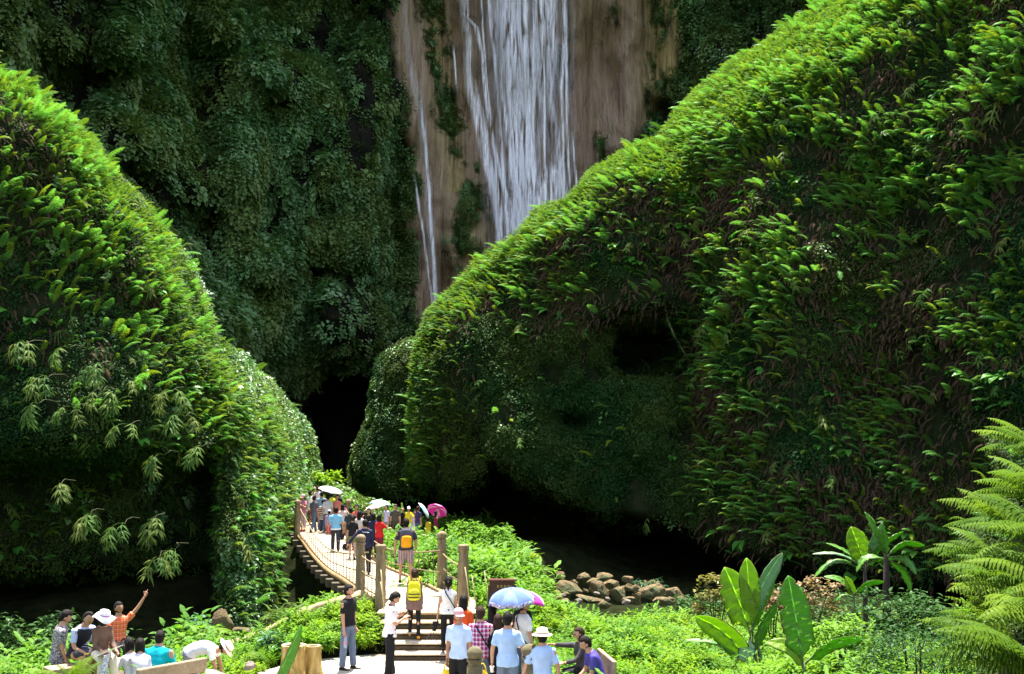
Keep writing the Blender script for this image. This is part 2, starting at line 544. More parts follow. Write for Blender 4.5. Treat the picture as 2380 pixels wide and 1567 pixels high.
def yaw_of(N, bx=0.0, by=0.0, jit=0.6):
    ax = N[:, 0] + bx; ay = N[:, 1] + by
    return np.arctan2(ay, ax) + RNG.normal(0, jit, len(N))

def choose(n, probs):
    """probs: (n, k) weights -> index"""
    p = np.array(probs, float); p = p / p.sum(1, keepdims=True); c = np.cumsum(p, 1)
    return (RNG.random(n)[:, None] > c).sum(1).clip(0, p.shape[1] - 1)

# ---- right hill
rh_x = [955, 960, 966, 975, 1000, 1060, 1150, 1250, 1330, 1370, 1450, 1530, 1560, 1620, 1660, 1720, 1800, 1870, 1930, 2050, 2200, 2500, 2800]
rh_y = [960, 880, 835, 790, 712, 648, 575, 490, 440, 402, 350, 320, 272, 218, 172, 125, 85, 32, -15, -90, -190, -330, -420]
def rh_depth(px, py, s):
    b = np.interp(px, [950, 1200, 1600, 2000, 2400, 2800], [63, 60, 57, 52, 46, 40])
    z = (1046 - py) / FOC * b
    d = b + np.interp(px, [950, 1500, 2000, 2400], [.18, .20, .22, .20]) * z
    L = np.interp(px, [950, 1100, 1500, 1800, 2100, 2400], [75, 90, 100, 150, 210, 170])
    Rr = np.interp(px, [950, 1100, 1500, 1800, 2100, 2400], [6, 7, 8, 13, 18, 14])
    d = d + rim(s, L, Rr)
    yb = np.interp(px, [950, 1050, 1110, 1150, 1250, 1400, 1500, 1590, 1620, 1700, 1900, 2100, 2800], [1130, 1130, 1120, 1062, 1130, 1185, 1205, 1215, 1250, 1290, 1330, 1360, 1400])
    d = d + 15 * sstep(-10, 75, py - yb)
    d = d + 8.0 * np.exp(-(np.abs((px - 1505) / 100) ** 3) - (np.abs((py - 812) / 68) ** 3))
    d = d + 3.0 * np.exp(-((px - 1340) / 60) ** 2 - ((py - 985) / 40) ** 2)
    d = d + 1.5 * np.exp(-((px - 1330) / 120) ** 2 - ((py - 900) / 90) ** 2)
    d = d - 2.5 * np.exp(-((px - 1850) / 160) ** 2 - ((py - 800) / 500) ** 2)
    d = d + 2.0 * np.exp(-((px - 1610) / 60) ** 2 - ((py - 900) / 260) ** 2)
    return d
rh = relief('hill', rh_x, rh_y, 955, 2800, 1560, 170, 130, rh_depth, SOIL, edge=(rh_x[:1] * 2 + rh_x, [1130, 1000] + rh_y), rough=(1.2, .22))
# ---- spur behind it
sp_x = [818, 822, 835, 860, 872, 882, 900, 925, 965, 1010, 1080]
sp_y = [1080, 1062, 1020, 960, 880, 838, 810, 795, 782, 770, 760]
def sp_depth(px, py, s):
    return 70 + .25 * (1046 - py) / FOC * 72 + rim(s, 60, 5) + 12 * sstep(0, 60, py - np.interp(px, [818, 900, 1080], [1085, 1140, 1160]))
sp = relief('hill', sp_x, sp_y, 818, 1080, 1400, 40, 60, sp_depth, SOIL, rough=(.5, .3), edge=([818] + sp_x, [1150] + sp_y))
# ---- left hill
lh_x = [-420, 0, 60, 130, 210, 250, 330, 400, 450, 500, 560, 640, 700, 722, 728, 745, 790, 850, 920, 1000, 1080, 1140]
lh_y = [-120, 165, 190, 240, 320, 380, 460, 560, 650, 775, 835, 905, 972, 1010, 1085, 1108, 1128, 1166, 1196, 1214, 1226, 1260]
def lh_depth(px, py, s):
    b = np.interp(px, [-400, 0, 300, 500, 560, 640, 700, 760, 900, 1100], [33, 36, 39, 42, 44, 50, 58, 61, 64, 66])
    z = (1046 - py) / FOC * b
    lean = np.interp(px, [-400, 300, 440, 620, 760, 1100], [.15, .15, .20, .62, .6, .3])
    d = b + lean * z
    d = d + rim(s, np.interp(px, [0, 300, 700, 760, 1100], [120, 100, 120, 70, 40]), np.interp(px, [0, 300, 650, 760, 1100], [8, 7, 9, 4, 3]))
    rec = sstep(1310, 1380, py) * 6 + 4.5 * sstep(1020, 1110, py)
    d = d + rec * (1 - sstep(505, 535, px))
    d = d - 2.0 * np.exp(-((px - 220) / 170) ** 2 - ((py - 950) / 200) ** 2)
    return d
lh = relief('hill', lh_x, lh_y, -420, 1140, 1620, 150, 120, lh_depth, SOIL, rough=(1.0, .3))

# ---- ivy ridge standing behind the left hill
s2_x = [200, 300, 350, 400, 440, 478, 510, 540, 600, 680]
s2_y = [340, 412, 462, 532, 602, 690, 795, 875, 940, 1000]
def s2_depth(px, py, s): return 63 + np.interp(px, [200, 680], [0, 5]) + .24 * (1046 - py) / FOC * 64 + rim(s, 130, 8)
s2 = relief('hill', s2_x, s2_y, 200, 612, 1250, 70, 60, s2_depth, SOIL, rough=(.9, .3), orough=.7)

# ---- back cliff
def cliff_mat():
    m = NT('cliff_rock')
    tc = m.n('ShaderNodeTexCoord').outputs['Object']
    at = m.n('ShaderNodeAttribute', attribute_name='rock')
    st = m.noise(1, 6, .62, vec=tc, mapping=(.9, .10, .05), dist=.1)
    st2 = m.noise(1, 5, .7, vec=tc, mapping=(3.4, .25, .12), dist=.08)
    c = m.ramp(st, [(.26, (.25, .17, .12)), (.42, (.46, .33, .23)), (.58, (.60, .45, .32)), (.74, (.68, .57, .44))])
    c2 = m.ramp(st2, [(.33, (.42, .40, .38)), (.55, (1, 1, 1))])
    c = m.mix(.6, c, c2, 'MULTIPLY')
    big = m.noise(.12, 4, .6, vec=tc, mapping=(1, 1, .4))
    mossf = m.ramp(big, [(.50, (0, 0, 0)), (.60, (1, 1, 1))])
    mossr = m.math('ADD', m.math('MULTIPLY', mossf, .30), m.n('ShaderNodeAttribute', attribute_name='mossy').outputs['Fac'], clamp=True)
    c = m.mix(mossr, c, m.ramp(st2, [(.38, (.12, .13, .035)), (.55, (.50, .40, .11))]))
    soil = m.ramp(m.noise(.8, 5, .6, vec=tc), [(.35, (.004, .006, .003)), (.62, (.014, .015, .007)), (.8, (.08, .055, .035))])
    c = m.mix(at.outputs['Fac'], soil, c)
    h = m.math('ADD', m.noise(2.2, 6, .65, vec=tc, mapping=(1.2, 1.2, .3)), m.math('MULTIPLY', st2, .8))
    m.pbr(c, .75, h, 1.0, .9, .15)
    return m.mat
CLIFF = cliff_mat()
rock_yl = [-600, 0, 90, 190, 260, 330, 430, 520, 620, 760, 820, 1300]
rock_xl = [905, 912, 910, 938, 948, 952, 960, 948, 955, 968, 975, 980]
rock_yr = [-600, 0, 80, 190, 235, 262, 300, 360, 1300]
rock_xr = [1590, 1590, 1590, 1578, 1560, 1535, 1500, 1480, 1470]
def bc_depth(px, py, s):
    b = np.interp(px, [-500, 0, 300, 600, 850, 930, 1000, 1300, 1500, 1600, 1950, 2300, 2900], [62, 70, 78, 90, 100, 106, 112, 116, 113, 106, 100, 92, 85])
    z = (1046 - py) / FOC * b
    d = b + .03 * z
    d = d - 9 * sstep(-30, -260, py)                                   # unseen overhang above the frame, shaped to keep sun off the wall
    # drapes of tufa and jungle: vertical ribs
    d = d + 5.2 * vnoise(px / 115., 0, py / 520., 5) * (1 - sstep(900, 960, px) * (1 - sstep(1580, 1640, px))) 
    d = d + 2.1 * fbm(px / 70., 0, py / 130., 6, 3)
    rockm = sstep(925, 960, px) * (1 - sstep(1570, 1600, px))
    ribs = np.abs(vnoise(px / 42. + .4 * vnoise(px / 90., 3, py / 240., 8), 0, py / 900., 15))
    d = d - rockm * 1.6 * ribs - rockm * .7 * np.abs(vnoise(px / 16., 0, py / 300., 16))
    # lit spur low on the left
    d = d - 9 * np.exp(-((px - 430 - (py - 600) * .28) / 85) ** 2) * sstep(350, 800, py)
    d = d + 10 * sstep(420, 700, py) * 0
    # bulges and hollows
    for cx, cy, rx, ry, a in ((480, 420, 70, 60, -5), (430, 520, 60, 40, 5), (640, 180, 80, 60, -5), (700, 110, 60, 40, 5), (620, 620, 70, 50, -5), (760, 400, 50, 70, -4), (230, 90, 90, 60, -6), (160, 170, 80, 40, 5), (760, 640, 60, 40, 5), (560, 760, 60, 60, -4), (820, 160, 50, 60, -3), (870, 620, 50, 50, -4), (780, 30, 60, 50, 4), (520, 60, 60, 40, -5), (1680, 120, 60, 60, -4), (1740, 40, 60, 40, 5), (850, 290, 70, 90, -4), (840, 760, 110, 60, -5), (560, 300, 90, 130, -3), (330, 330, 80, 50, -4), (400, 120, 90, 60, 3),
                              (880, 470, 60, 30, 3), (300, 190, 90, 70, 5), (960, 600, 26, 80, 2), (700, 520, 40, 200, 2.5), (850, 510, 50, 60, -2),
                              (250, 440, 120, 60, 3), (1800, 60, 120, 90, -3), (1560, 255, 50, 25, 6), (1200, 520, 30, 60, -2)):
        d = d + a * np.exp(-((px - cx) / rx) ** 2 - ((py - cy) / ry) ** 2)
    # gorge cave at the foot
    cav = sstep(0, 90, py - np.interp(px, [600, 690, 760, 800, 870, 960, 1000], [960, 900, 800, 815, 800, 770, 760])) * sstep(640, 720, px) * (1 - sstep(960, 1000, px))
    d = d + 26 * cav
    return d
bc = relief('cliff', [-500, 2900], [-520, -520], -500, 2900, 1330, 330, 170, bc_depth, CLIFF, rough=(.9, .35), skirt=((6, 0), (30, -1), (60, -1)), pw=1.0, left_skirt=False, orough=0.0)
nv = len(bc.obj.data.vertices); ng = bc.px.size
rockm = np.zeros(nv, np.float32); mossm = np.zeros(nv, np.float32)
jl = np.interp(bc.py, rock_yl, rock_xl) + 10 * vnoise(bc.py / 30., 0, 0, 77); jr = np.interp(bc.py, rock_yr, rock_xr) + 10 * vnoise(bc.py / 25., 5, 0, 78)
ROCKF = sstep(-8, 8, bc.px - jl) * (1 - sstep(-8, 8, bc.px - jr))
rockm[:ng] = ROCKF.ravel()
mossm[:ng] = (sstep(1440, 1540, bc.px) * .75 + .5 * np.exp(-((bc.px - 1090) / 50) ** 2) * sstep(430, 520, bc.py) + .6 * np.exp(-((bc.px - 1020 - (bc.py - 100) * .12) / 30) ** 2) * (bc.py < 450)).ravel()
for nm, arr in (('rock', rockm), ('mossy', mossm)):
    a = bc.obj.data.attributes.new(nm, 'FLOAT', 'POINT'); a.data.foreach_set('value', arr)

# ------------------------------------------------------------------ cover of ferns and creepers
def in_rock(px, py, m=0):
    return (px > np.interp(py, rock_yl, rock_xl) + m) & (px < np.interp(py, rock_yr, rock_xr) - m)

def fern_cover(name, r, n, side, label, brown=(0, 0, 1, 1), cave=None, sc=1.15):
    def dens(px, py, s, P):
        w = .20 + 1.7 * np.exp(-s / 75.) * np.where(px > 1500, 1.7, 1)
        cl = fbm(P[..., 0] / 2.6, P[..., 1] / 2.6, P[..., 2] / 2.6, 31, 3)
        w = w * np.clip(.75 + 1.0 * cl, .30, 2)
        if cave is not None: w = w * cave(px, py)
        return w
    p, N, px, py, s = sample(r, n, dens)
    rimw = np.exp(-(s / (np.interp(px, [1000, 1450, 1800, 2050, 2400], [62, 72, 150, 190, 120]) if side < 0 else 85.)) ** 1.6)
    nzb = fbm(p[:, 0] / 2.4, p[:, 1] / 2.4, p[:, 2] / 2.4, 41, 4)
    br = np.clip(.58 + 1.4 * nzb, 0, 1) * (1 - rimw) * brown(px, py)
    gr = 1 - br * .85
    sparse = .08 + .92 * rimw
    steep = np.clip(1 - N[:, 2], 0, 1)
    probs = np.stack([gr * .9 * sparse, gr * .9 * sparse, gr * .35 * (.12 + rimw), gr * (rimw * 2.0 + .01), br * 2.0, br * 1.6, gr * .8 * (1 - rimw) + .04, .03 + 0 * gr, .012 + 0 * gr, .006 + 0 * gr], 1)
    pick = choose(n, probs)
    yaw = yaw_of(N, side * .75, -.15, .42)
    rot = np.stack([RNG.normal(0, .25, n), RNG.normal(0, .16, n) - .25 * rimw, yaw], 1)
    scl = sc * RNG.uniform(.4, 1.1, n) * (1 - .55 * rimw)
    scl = np.where(pick == 6, scl * .9, scl); scl = np.where((pick == 4) | (pick == 5), scl * .72, scl)
    p = p + N * .03
    return scatter(name, p, rot, scl, pick, C_FERN, label, 'ferns')

rcave = lambda px, py: (1 - sstep(-55, 5, py - np.interp(px, [950, 1050, 1110, 1150, 1250, 1400, 1500, 1590, 1620, 1700, 1900, 2100, 2800], [1130, 1130, 1120, 1062, 1130, 1185, 1205, 1215, 1250, 1290, 1330, 1360, 1400]))) * (1 - .985 * np.exp(-(np.abs((px - 1505) / 92) ** 4) - (np.abs((py - 812) / 60) ** 4)))
def ivyzone(px, py):
    """low centre of the right hill, where creepers replace ferns"""
    return np.clip(sstep(720, 800, py) * (1 - sstep(1560, 1640, px)) * sstep(960, 1010, px), 0, 1)
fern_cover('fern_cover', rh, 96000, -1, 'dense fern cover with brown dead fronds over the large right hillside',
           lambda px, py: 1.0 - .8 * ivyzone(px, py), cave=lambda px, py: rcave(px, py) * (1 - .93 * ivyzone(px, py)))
lcave = lambda px, py: (1 - .9 * sstep(1290, 1370, py) * (1 - sstep(500, 540, px))) * (1 - .5 * sstep(1000, 1060, py) * (1 - sstep(500, 540, px)))
fern_cover('fern_cover', lh, 50000, 1, 'bright fern cover along the crest of the left hillside', lambda px, py: sstep(0, 200, 900 - py) * .8,
           cave=lcave, sc=.82)

def creeper_cover(name, r, n, dens, label, picks, sc=1.0, side=0.0):
    p, N, px, py, s = sample(r, n, dens)
    pr = picks(px, py, s, p)
    pick = choose(n, pr)
    yaw = yaw_of(N, side, -.2, .45)
    rot = np.stack([RNG.normal(0, .35, n), RNG.normal(0, .25, n) - np.clip(N[:, 2], 0, 1) * .8, yaw], 1)
    return scatter(name, p + N * .04, rot, sc * RNG.uniform(.6, 1.25, n), pick, C_WALL, label, 'creepers')

def wall_dens(px, py, s, P):
    cl = fbm(P[..., 0] / 3.5, P[..., 1] / 3.5, P[..., 2] / 4.5, 51, 4)
    w = np.clip(.85 + 2.2 * cl, .10, 2.6)
    w = w * np.where(in_rock(px, py, 4), .0, 1)
    cav = sstep(20, 60, py - np.interp(px, [600, 690, 760, 800, 870, 960, 1000], [960, 900, 800, 815, 800, 770, 760])) * sstep(640, 720, px)
    return w * (1 - cav) * (py < 1200)
def wall_pick(px, py, s, p):
    n1 = fbm(p[:, 0] / 5, p[:, 1] / 5, p[:, 2] / 5, 61, 3); n2 = fbm(p[:, 0] / 4, p[:, 1] / 4, p[:, 2] / 6, 62, 3)
    near = sstep(750, 930, px)
    return np.stack([.8 + near, np.clip(.5 + 1.2 * n1, .05, 2), np.clip(.3 - 1.2 * n1, .02, 2) * (1 - .8 * near), np.clip(.15 + 1.4 * n2, .02, 2), np.clip(.1 - n1 * .4, .01, 1) * (1 - near) * .5, .3 + 2.2 * near], 1)
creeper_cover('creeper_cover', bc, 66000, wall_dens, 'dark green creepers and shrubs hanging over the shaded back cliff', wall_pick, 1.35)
# moss and leaves inside the rock face
def rock_dens(px, py, s, P):
    z1 = np.exp(-((px - 1010 - (py - 100) * .17) / 22) ** 2) * (py < 420) + np.exp(-((px - 1090) / 26) ** 2) * (py > 380) + .8 * np.exp(-((px - 1310) / 16) ** 2 - ((py - 150) / 50) ** 2) \
        + .5 * np.exp(-((px - 1425) / 25) ** 2) * (py < 60) + .3 * (px > 1490) + np.exp(-((px - 1030) / 20) ** 2 - ((py - 370) / 30) ** 2) + .7 * np.exp(-((px - 1385) / 20) ** 2 - ((py - 350) / 35) ** 2)
    return z1 * in_rock(px, py, -6) * np.clip(.3 + fbm(P[..., 0] / 2, P[..., 1] / 2, P[..., 2] / 3, 55, 3) * 1.5, 0, 1)
creeper_cover('moss_patches', bc, 5000, rock_dens, 'moss and small plants clinging to the brown rock beside the waterfall', lambda px, py, s, p: np.stack([.5 + 0 * px, .1 + 0 * px, .05 + 0 * px, .9 + 0 * px, .01 + 0 * px, 1.2 + 0 * px], 1), .8)
creeper_cover('creeper_cover', s2, 7000, lambda px, py, s, P: .3 + 1.2 * np.exp(-s / 80), 'whitish sunlit ivy on the ridge just behind the left hillside', lambda px, py, s, p: np.stack([.7 + 0 * px, .1 + 0 * px, .02 + 0 * px, .1 + 0 * px, .02 + 0 * px, 1.2 + 0 * px], 1), .75)
creeper_cover('creeper_cover', sp, 3600, lambda px, py, s, P: (py < 1150) * 1.0, 'ivy over the small rock spur left of the large hill', lambda px, py, s, p: np.stack([.12 + 0 * px, 0 * px, 0 * px, .1 + 0 * px, 0 * px, 2 + 0 * px], 1), .75)
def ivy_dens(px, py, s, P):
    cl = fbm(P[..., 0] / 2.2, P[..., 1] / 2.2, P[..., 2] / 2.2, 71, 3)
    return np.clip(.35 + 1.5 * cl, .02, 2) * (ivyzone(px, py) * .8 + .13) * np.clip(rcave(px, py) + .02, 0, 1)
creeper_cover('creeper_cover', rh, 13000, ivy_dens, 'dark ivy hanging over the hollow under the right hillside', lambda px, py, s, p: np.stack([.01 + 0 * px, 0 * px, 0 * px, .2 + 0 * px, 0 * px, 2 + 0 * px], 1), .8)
def livy_dens(px, py, s, P):
    cl = fbm(P[..., 0] / 1.8, P[..., 1] / 1.8, P[..., 2] / 1.8, 81, 3)
    return np.clip(.7 + 1.1 * cl, .08, 2) * (.35 + 1.1 * sstep(500, 560, px) + .8 * np.exp(-s / 60) * (py > 380)) * np.clip(lcave(px, py) + .08, 0, 1)
creeper_cover('creeper_cover', lh, 21000, livy_dens, 'leafy creepers over the lower slope of the left hillside beside the bridge', lambda px, py, s, p: np.stack([.02 + .75 * (px > 520), .01 + .1 * (px > 520), .005 + 0 * px, .1 + 0 * px, .01 + 0 * px, 1.6 + 0 * px], 1), .68, side=.3)

# longer fronds standing out from the dark faces, tips towards the light of the gorge
def frond_strokes(name, r, n, side, label, dn, sc):
    p, N, px, py, s = sample(r, n, dn)
    pick = choose(n, np.tile([.5, 1.2, 1.6, .2], (n, 1)))
    ang = np.arctan2(-.55 + 0 * px, side * 1.0 + 0 * px) + RNG.normal(0, .35, n)
    rot = np.stack([RNG.normal(0, .3, n), RNG.normal(-.22, .18, n), ang], 1)
    return scatter(name, p + N * .1, rot, sc * RNG.uniform(.6, 1.25, n), pick, C_FERN, label, 'ferns')
def face(r_, cavef, f2):
    def g(px, py, s, P):
        cl = fbm(P[..., 0] / 1.9, P[..., 1] / 1.9, P[..., 2] / 1.9, 131, 3)
        return np.clip(.25 + 1.6 * cl, 0, 2) * cavef(px, py) * f2(px, py) * (.3 + .7 * sstep(20, 90, s))
    return g
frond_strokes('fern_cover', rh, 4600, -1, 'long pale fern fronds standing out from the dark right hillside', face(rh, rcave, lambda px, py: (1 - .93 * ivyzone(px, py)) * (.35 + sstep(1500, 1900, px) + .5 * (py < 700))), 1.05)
frond_strokes('fern_cover', lh, 1500, 1, 'long fern fronds standing out from the left hillside', face(lh, lcave, lambda px, py: .3 + .7 * (py < 800)), .9)
# ------------------------------------------------------------------ ground
CTRL = np.array([  # x, y, z, weight
    (-9, 12, .1, 1), (-4, 14, -.02, 1), (0, 14, -.02, 1), (4, 14, -.02, 1), (8, 13, 0, 1), (-6, 18, -.02, 1), (-3, 18, -.03, 1), (0, 18, -.03, 1), (3, 18, -.03, 1), (6, 18, -.1, 1),
    (-5, 22.3, -.03, 1), (-3, 22.5, -.03, 1.3), (-1, 22.5, -.03, 1.3), (1, 22, -.03, 1), (-2, 23.9, -.05, 1.5), (-.5, 23.9, -.05, 1.2), (1.2, 24, -.05, 1), (3, 22, -.1, 1),
    (-3.6, 24.4, .15, 1), (-4.4, 25.5, .45, 1), (-3.6, 26.4, .72, 1.2), (-4.6, 28.5, .45, 1), (-2.1, 26.2, .6, 2), (-2.3, 28.5, .6, 2), (-.6, 25.6, .45, 1), (-.7, 27.5, .6, 1), (-.5, 30, .5, 1),
    (-5.8, 25, .05, 1), (-6.5, 26.5, -.9, 1), (-7.5, 23, -.25, 1), (-9, 21, .0, 1), (-8.5, 24.5, -.9, 1), (-12, 24, -1, 1), (-12, 19, -.1, 1),
    (-6.5, 31, -2.4, 1.3), (-5.2, 30, -1.6, 1), (-8, 36, -3, 1.2), (-5, 34, -2.6, 1.3), (-6, 40, -2.6, 1.2), (-9, 30, -3.2, 1), (-14, 30, -3.2, 1), (-14, 26, -2.4, 1), (-20, 30, -2.5, 1), (-3.6, 37, -1.6, 1),
    (-1.2, 34, .2, 1), (-.8, 38, .15, 1), (-2.2, 42, -.25, 1), (-2.8, 46, -.45, 1), (-2, 50, -.45, 1), (-4, 52, -.28, 1), (-3, 57, -.2, 1.5), (-1, 59, -.35, 1), (.3, 40, -1.2, 1), (0.6, 45, -1.4, 1), (2.2, 42, -2.2, 1), (1, 36, -1.4, 1.2), (1, 31, -.5, 1), (3, 50, -2.8, 1),
    (-5, 45, -1.0, 1), (-6, 50, -.4, 1), (-8.5, 48.5, .75, 1.5), (-9.5, 53, .85, 1.5), (-7, 56, .3, 1.2), (-5, 58, -.05, 1.2), (-3, 60, -.2, 1), (-1, 62, -.5, 1), (-11, 60, 1, 1), (-11.5, 48, 0, 1), (-9.5, 43, -1.8, 1),
    (1, 26, -.25, 1), (3.5, 26, -.7, 1), (3, 31, -.7, 1), (5, 36, -1.35, 1), (3, 37, -1.6, 1), (8, 38, -1.9, 1), (6, 30, -.6, 1), (9, 25, -.9, 1), (8, 20, -.3, 1), (12, 30, -1.4, 1), (14, 24, -.8, 1), (12, 20, -.2, 1), (10, 34, -1.7, 1), (14, 36, -1.3, 1),
    (5, 44, -3.3, 1.5), (8, 45, -3.2, 1.5), (11, 41, -1.8, 1.2), (14, 44, -1.6, 1.4), (8, 50, -3, 1), (14, 52, -1.6, 1), (4, 54, -3, 1), (10, 58, -2.2, 1), (20, 46, -2.5, 1), (20, 36, -1, 1), (20, 28, .2, 1), (22, 20, .8, 1), (-20, 20, 0, 1), (-25, 36, -2, 1), (28, 44, -1, 1),
    (0, 75, -2.5, 1), (-12, 75, -2, 1), (-5, 95, -4, 1), (12, 75, -1, 1), (30, 70, 0, 1), (-30, 60, 0, 1), (-3, 120, -4, 1), (0, 4, 1.5, 2), (-8, 4, 1.5, 2), (8, 4, 1.5, 2), (-16, 6, 1.5, 1), (16, 6, 1.5, 1)], float)
def ground_z(x, y, noise=True):
    x = np.asarray(x, float); y = np.asarray(y, float); sh = np.broadcast(x, y).shape
    X = np.broadcast_to(x, sh).ravel(); Y = np.broadcast_to(y, sh).ravel(); out = np.empty(X.shape)
    for a in range(0, len(X), 20000):
        d2 = (X[a:a + 20000, None] - CTRL[:, 0]) ** 2 + (Y[a:a + 20000, None] - CTRL[:, 1]) ** 2
        w_ = CTRL[:, 3] / (d2 + .25) ** 2
        out[a:a + 20000] = (w_ * CTRL[:, 2]).sum(1) / w_.sum(1)
    out = out.reshape(sh)
    if noise:
        flat = sstep(24, 25, y) + sstep(4, 7, np.abs(x)) 
        out = out + .10 * np.clip(flat, 0, 1) * fbm(x / 1.3, y / 1.3, 0, 91, 3) * (1 - np.exp(-((x + 2.2) / 1.5) ** 2 - ((y - 27) / 3) ** 2))
    return out
def gz(x, y): return float(ground_z(np.array([x]), np.array([y]))[0])

plz_px = [(300, 1900), (400, 1660), (560, 1576), (620, 1556), (700, 1536), (780, 1529), (860, 1522), (925, 1519), (1120, 1523), (1150, 1560), (1230, 1640), (1330, 1720), (1500, 1900), (1500, 2600), (300, 2600)]
plz = [at_z(a, b, .012)[:2] for a, b in plz_px]
def in_poly(x, y, poly):
    r_ = np.zeros(np.shape(x), bool); n = len(poly)
    for i in range(n):
        x1, y1 = poly[i]; x2, y2 = poly[(i + 1) % n]
        c = ((y1 > y) != (y2 > y)) & (x < (x2 - x1) * (y - y1) / ((y2 - y1) if y2 != y1 else 1e-9) + x1)
        r_ ^= c
    return r_
gx = np.concatenate([np.linspace(-90, -26, 12, endpoint=False), np.linspace(-26, 26, 209), np.linspace(30, 90, 12)])
gy = np.concatenate([np.linspace(1.5, 12, 10, endpoint=False), np.linspace(12, 64, 209), np.linspace(67, 175, 26)])
GX, GY = np.meshgrid(gx, gy); GZ = ground_z(GX, GY)
for ddx, ddy in ((0, 0), (.3, 0), (-.3, 0), (0, .3), (0, -.3), (.25, .25), (-.25, .25)): GZ = np.where(in_poly(GX + ddx, GY + ddy, plz), np.minimum(GZ, -.04), GZ)
nyg, nxg = GX.shape
ground = mesh_obj('ground', np.stack([GX, GY, GZ], -1).reshape(-1, 3),
                  [(j * nxg + i, j * nxg + i + 1, (j + 1) * nxg + i + 1, (j + 1) * nxg + i) for j in range(nyg - 1) for i in range(nxg - 1)], None)
def ground_mat():
    m = NT('ground_earth')
    nz = m.noise(1.4, 6, .65)
    c = m.ramp(nz, [(.35, (.008, .011, .005)), (.55, (.018, .022, .009)), (.75, (.035, .028, .016))])
    m.pbr(c, 1.0, m.noise(9, 5, .7), .8, .05, .0)
    return m.mat
ground.data.materials.append(ground_mat()); tag(ground, kind='structure')
# unseen slope behind the viewer, added to keep sky light off the gorge walls
def bank(name, pts, mat):
    o = mesh_obj(name, pts, [(i, i + 1, i + 5, i + 4) for r_ in range(len(pts) // 4 - 1) for i in range(r_ * 4, r_ * 4 + 3)], mat); return tag(o, kind='structure')
bank('hill', [(-80, 1.6, 1.2), (-30, 1.6, 1.2), (30, 1.6, 1.2), (80, 1.6, 1.2), (-85, -6, 5), (-30, -5, 4), (30, -5, 4), (85, -6, 5), (-90, -22, 10), (-30, -20, 9), (30, -20, 9), (90, -22, 10), (-95, -40, 14), (-30, -38, 13), (30, -38, 13), (95, -40, 14)], SOIL)

# ---- concrete plaza with earth edge
def concrete(name, a, b, stain=(.30, .20, .10)):
    m = NT(name)
    nz = m.noise(3.2, 6, .7); n2 = m.noise(.55, 4, .6)
    c = m.ramp(nz, [(.3, a), (.7, b)])
    f = m.ramp(n2, [(.50, (0, 0, 0)), (.68, (1, 1, 1))])
    c = m.mix(m.math('MULTIPLY', f, .75), c, stain)
    n3 = m.noise(26, 4, .7)
    c = m.mix(.25, c, m.ramp(n3, [(.35, (.3, .27, .22)), (.6, (1, 1, 1))]), 'MULTIPLY')
    m.pbr(c, .85, m.noise(16, 5, .7), .4, .01, .3)
    return m.mat
PLAZA = concrete('plaza_concrete', (.30, .27, .22), (.42, .39, .33), (.34, .24, .14))
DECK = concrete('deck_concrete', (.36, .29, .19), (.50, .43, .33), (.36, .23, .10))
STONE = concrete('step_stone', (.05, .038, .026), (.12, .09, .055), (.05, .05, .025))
nzp = []
for i in range(len(plz)):
    a = plz[i]; b = plz[(i + 1) % len(plz)]; L_ = math.hypot(b[0] - a[0], b[1] - a[1]); k = max(1, int(L_ / .25))
    for q in range(k):
        t = q / k; x = a[0] + (b[0] - a[0]) * t; y = a[1] + (b[1] - a[1]) * t
        nn = .10 * float(fbm(x * 1.5, y * 1.5, 0, 5, 3)); nzp.append((x + nn, y + nn, .014))
o = mesh_obj('plaza', nzp, [tuple(range(len(nzp)))], PLAZA, smooth=False); tag(o, kind='structure')

# ---- the steps and the landing
ST_X0, ST_X1 = -3.08, -.85
st = MB()
rng_ = random.Random(3)
stairs = thing('stone_steps', 'worn stone steps climbing from the plaza to the footbridge landing', 'steps', (-2, 24.1, 0))
for i in range(5):
    ST_X0 = -2.62 - .115 * i; z0 = i * .16; y0 = 24.1 + i * .40; y1 = 26.1
    b_ = MB()
    b_.box(((ST_X0 + ST_X1) / 2 + 2 + rng_.uniform(-.02, .02), (y0 + y1) / 2 - 24.1, z0 + .045 - .06), (ST_X1 - ST_X0 - .06, y1 - y0, .09 + .12))
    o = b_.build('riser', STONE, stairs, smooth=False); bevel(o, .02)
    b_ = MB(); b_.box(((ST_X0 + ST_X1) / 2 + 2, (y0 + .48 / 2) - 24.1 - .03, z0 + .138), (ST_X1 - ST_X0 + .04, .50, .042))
    o = b_.build('tread', DECK, stairs, smooth=False); bevel(o, .025)
# landing slab up to the bridge
BR = [(-2.0, 25.7, .80), (-2.06, 26.8, .80), (-2.85, 29.2, .80), (-3.95, 33.2, .69), (-5.2, 37.4, .58), (-6.4, 41.5, .66), (-7.4, 45.0, .84), (-8.0, 47.0, .97), (-9.6, 54.0, 1.0)]
def br_at(t):
    t = max(0, min(len(BR) - 1.0001, t)); i = int(t); u = t - i
    p0 = BR[max(0, i - 1)]; p1 = BR[i]; p2 = BR[i + 1]; p3 = BR[min(len(BR) - 1, i + 2)]
    return Vector([.5 * (2 * p1[k] + (p2[k] - p0[k]) * u + (2 * p0[k] - 5 * p1[k] + 4 * p2[k] - p3[k]) * u * u + (3 * p1[k] - p0[k] - 3 * p2[k] + p3[k]) * u ** 3) for k in range(3)])
def br_y(y):
    lo, hi = 0.0, len(BR) - 1.0001
    for _ in range(30):
        mid = (lo + hi) / 2
        if br_at(mid).y < y: lo = mid
        else: hi = mid
    return lo
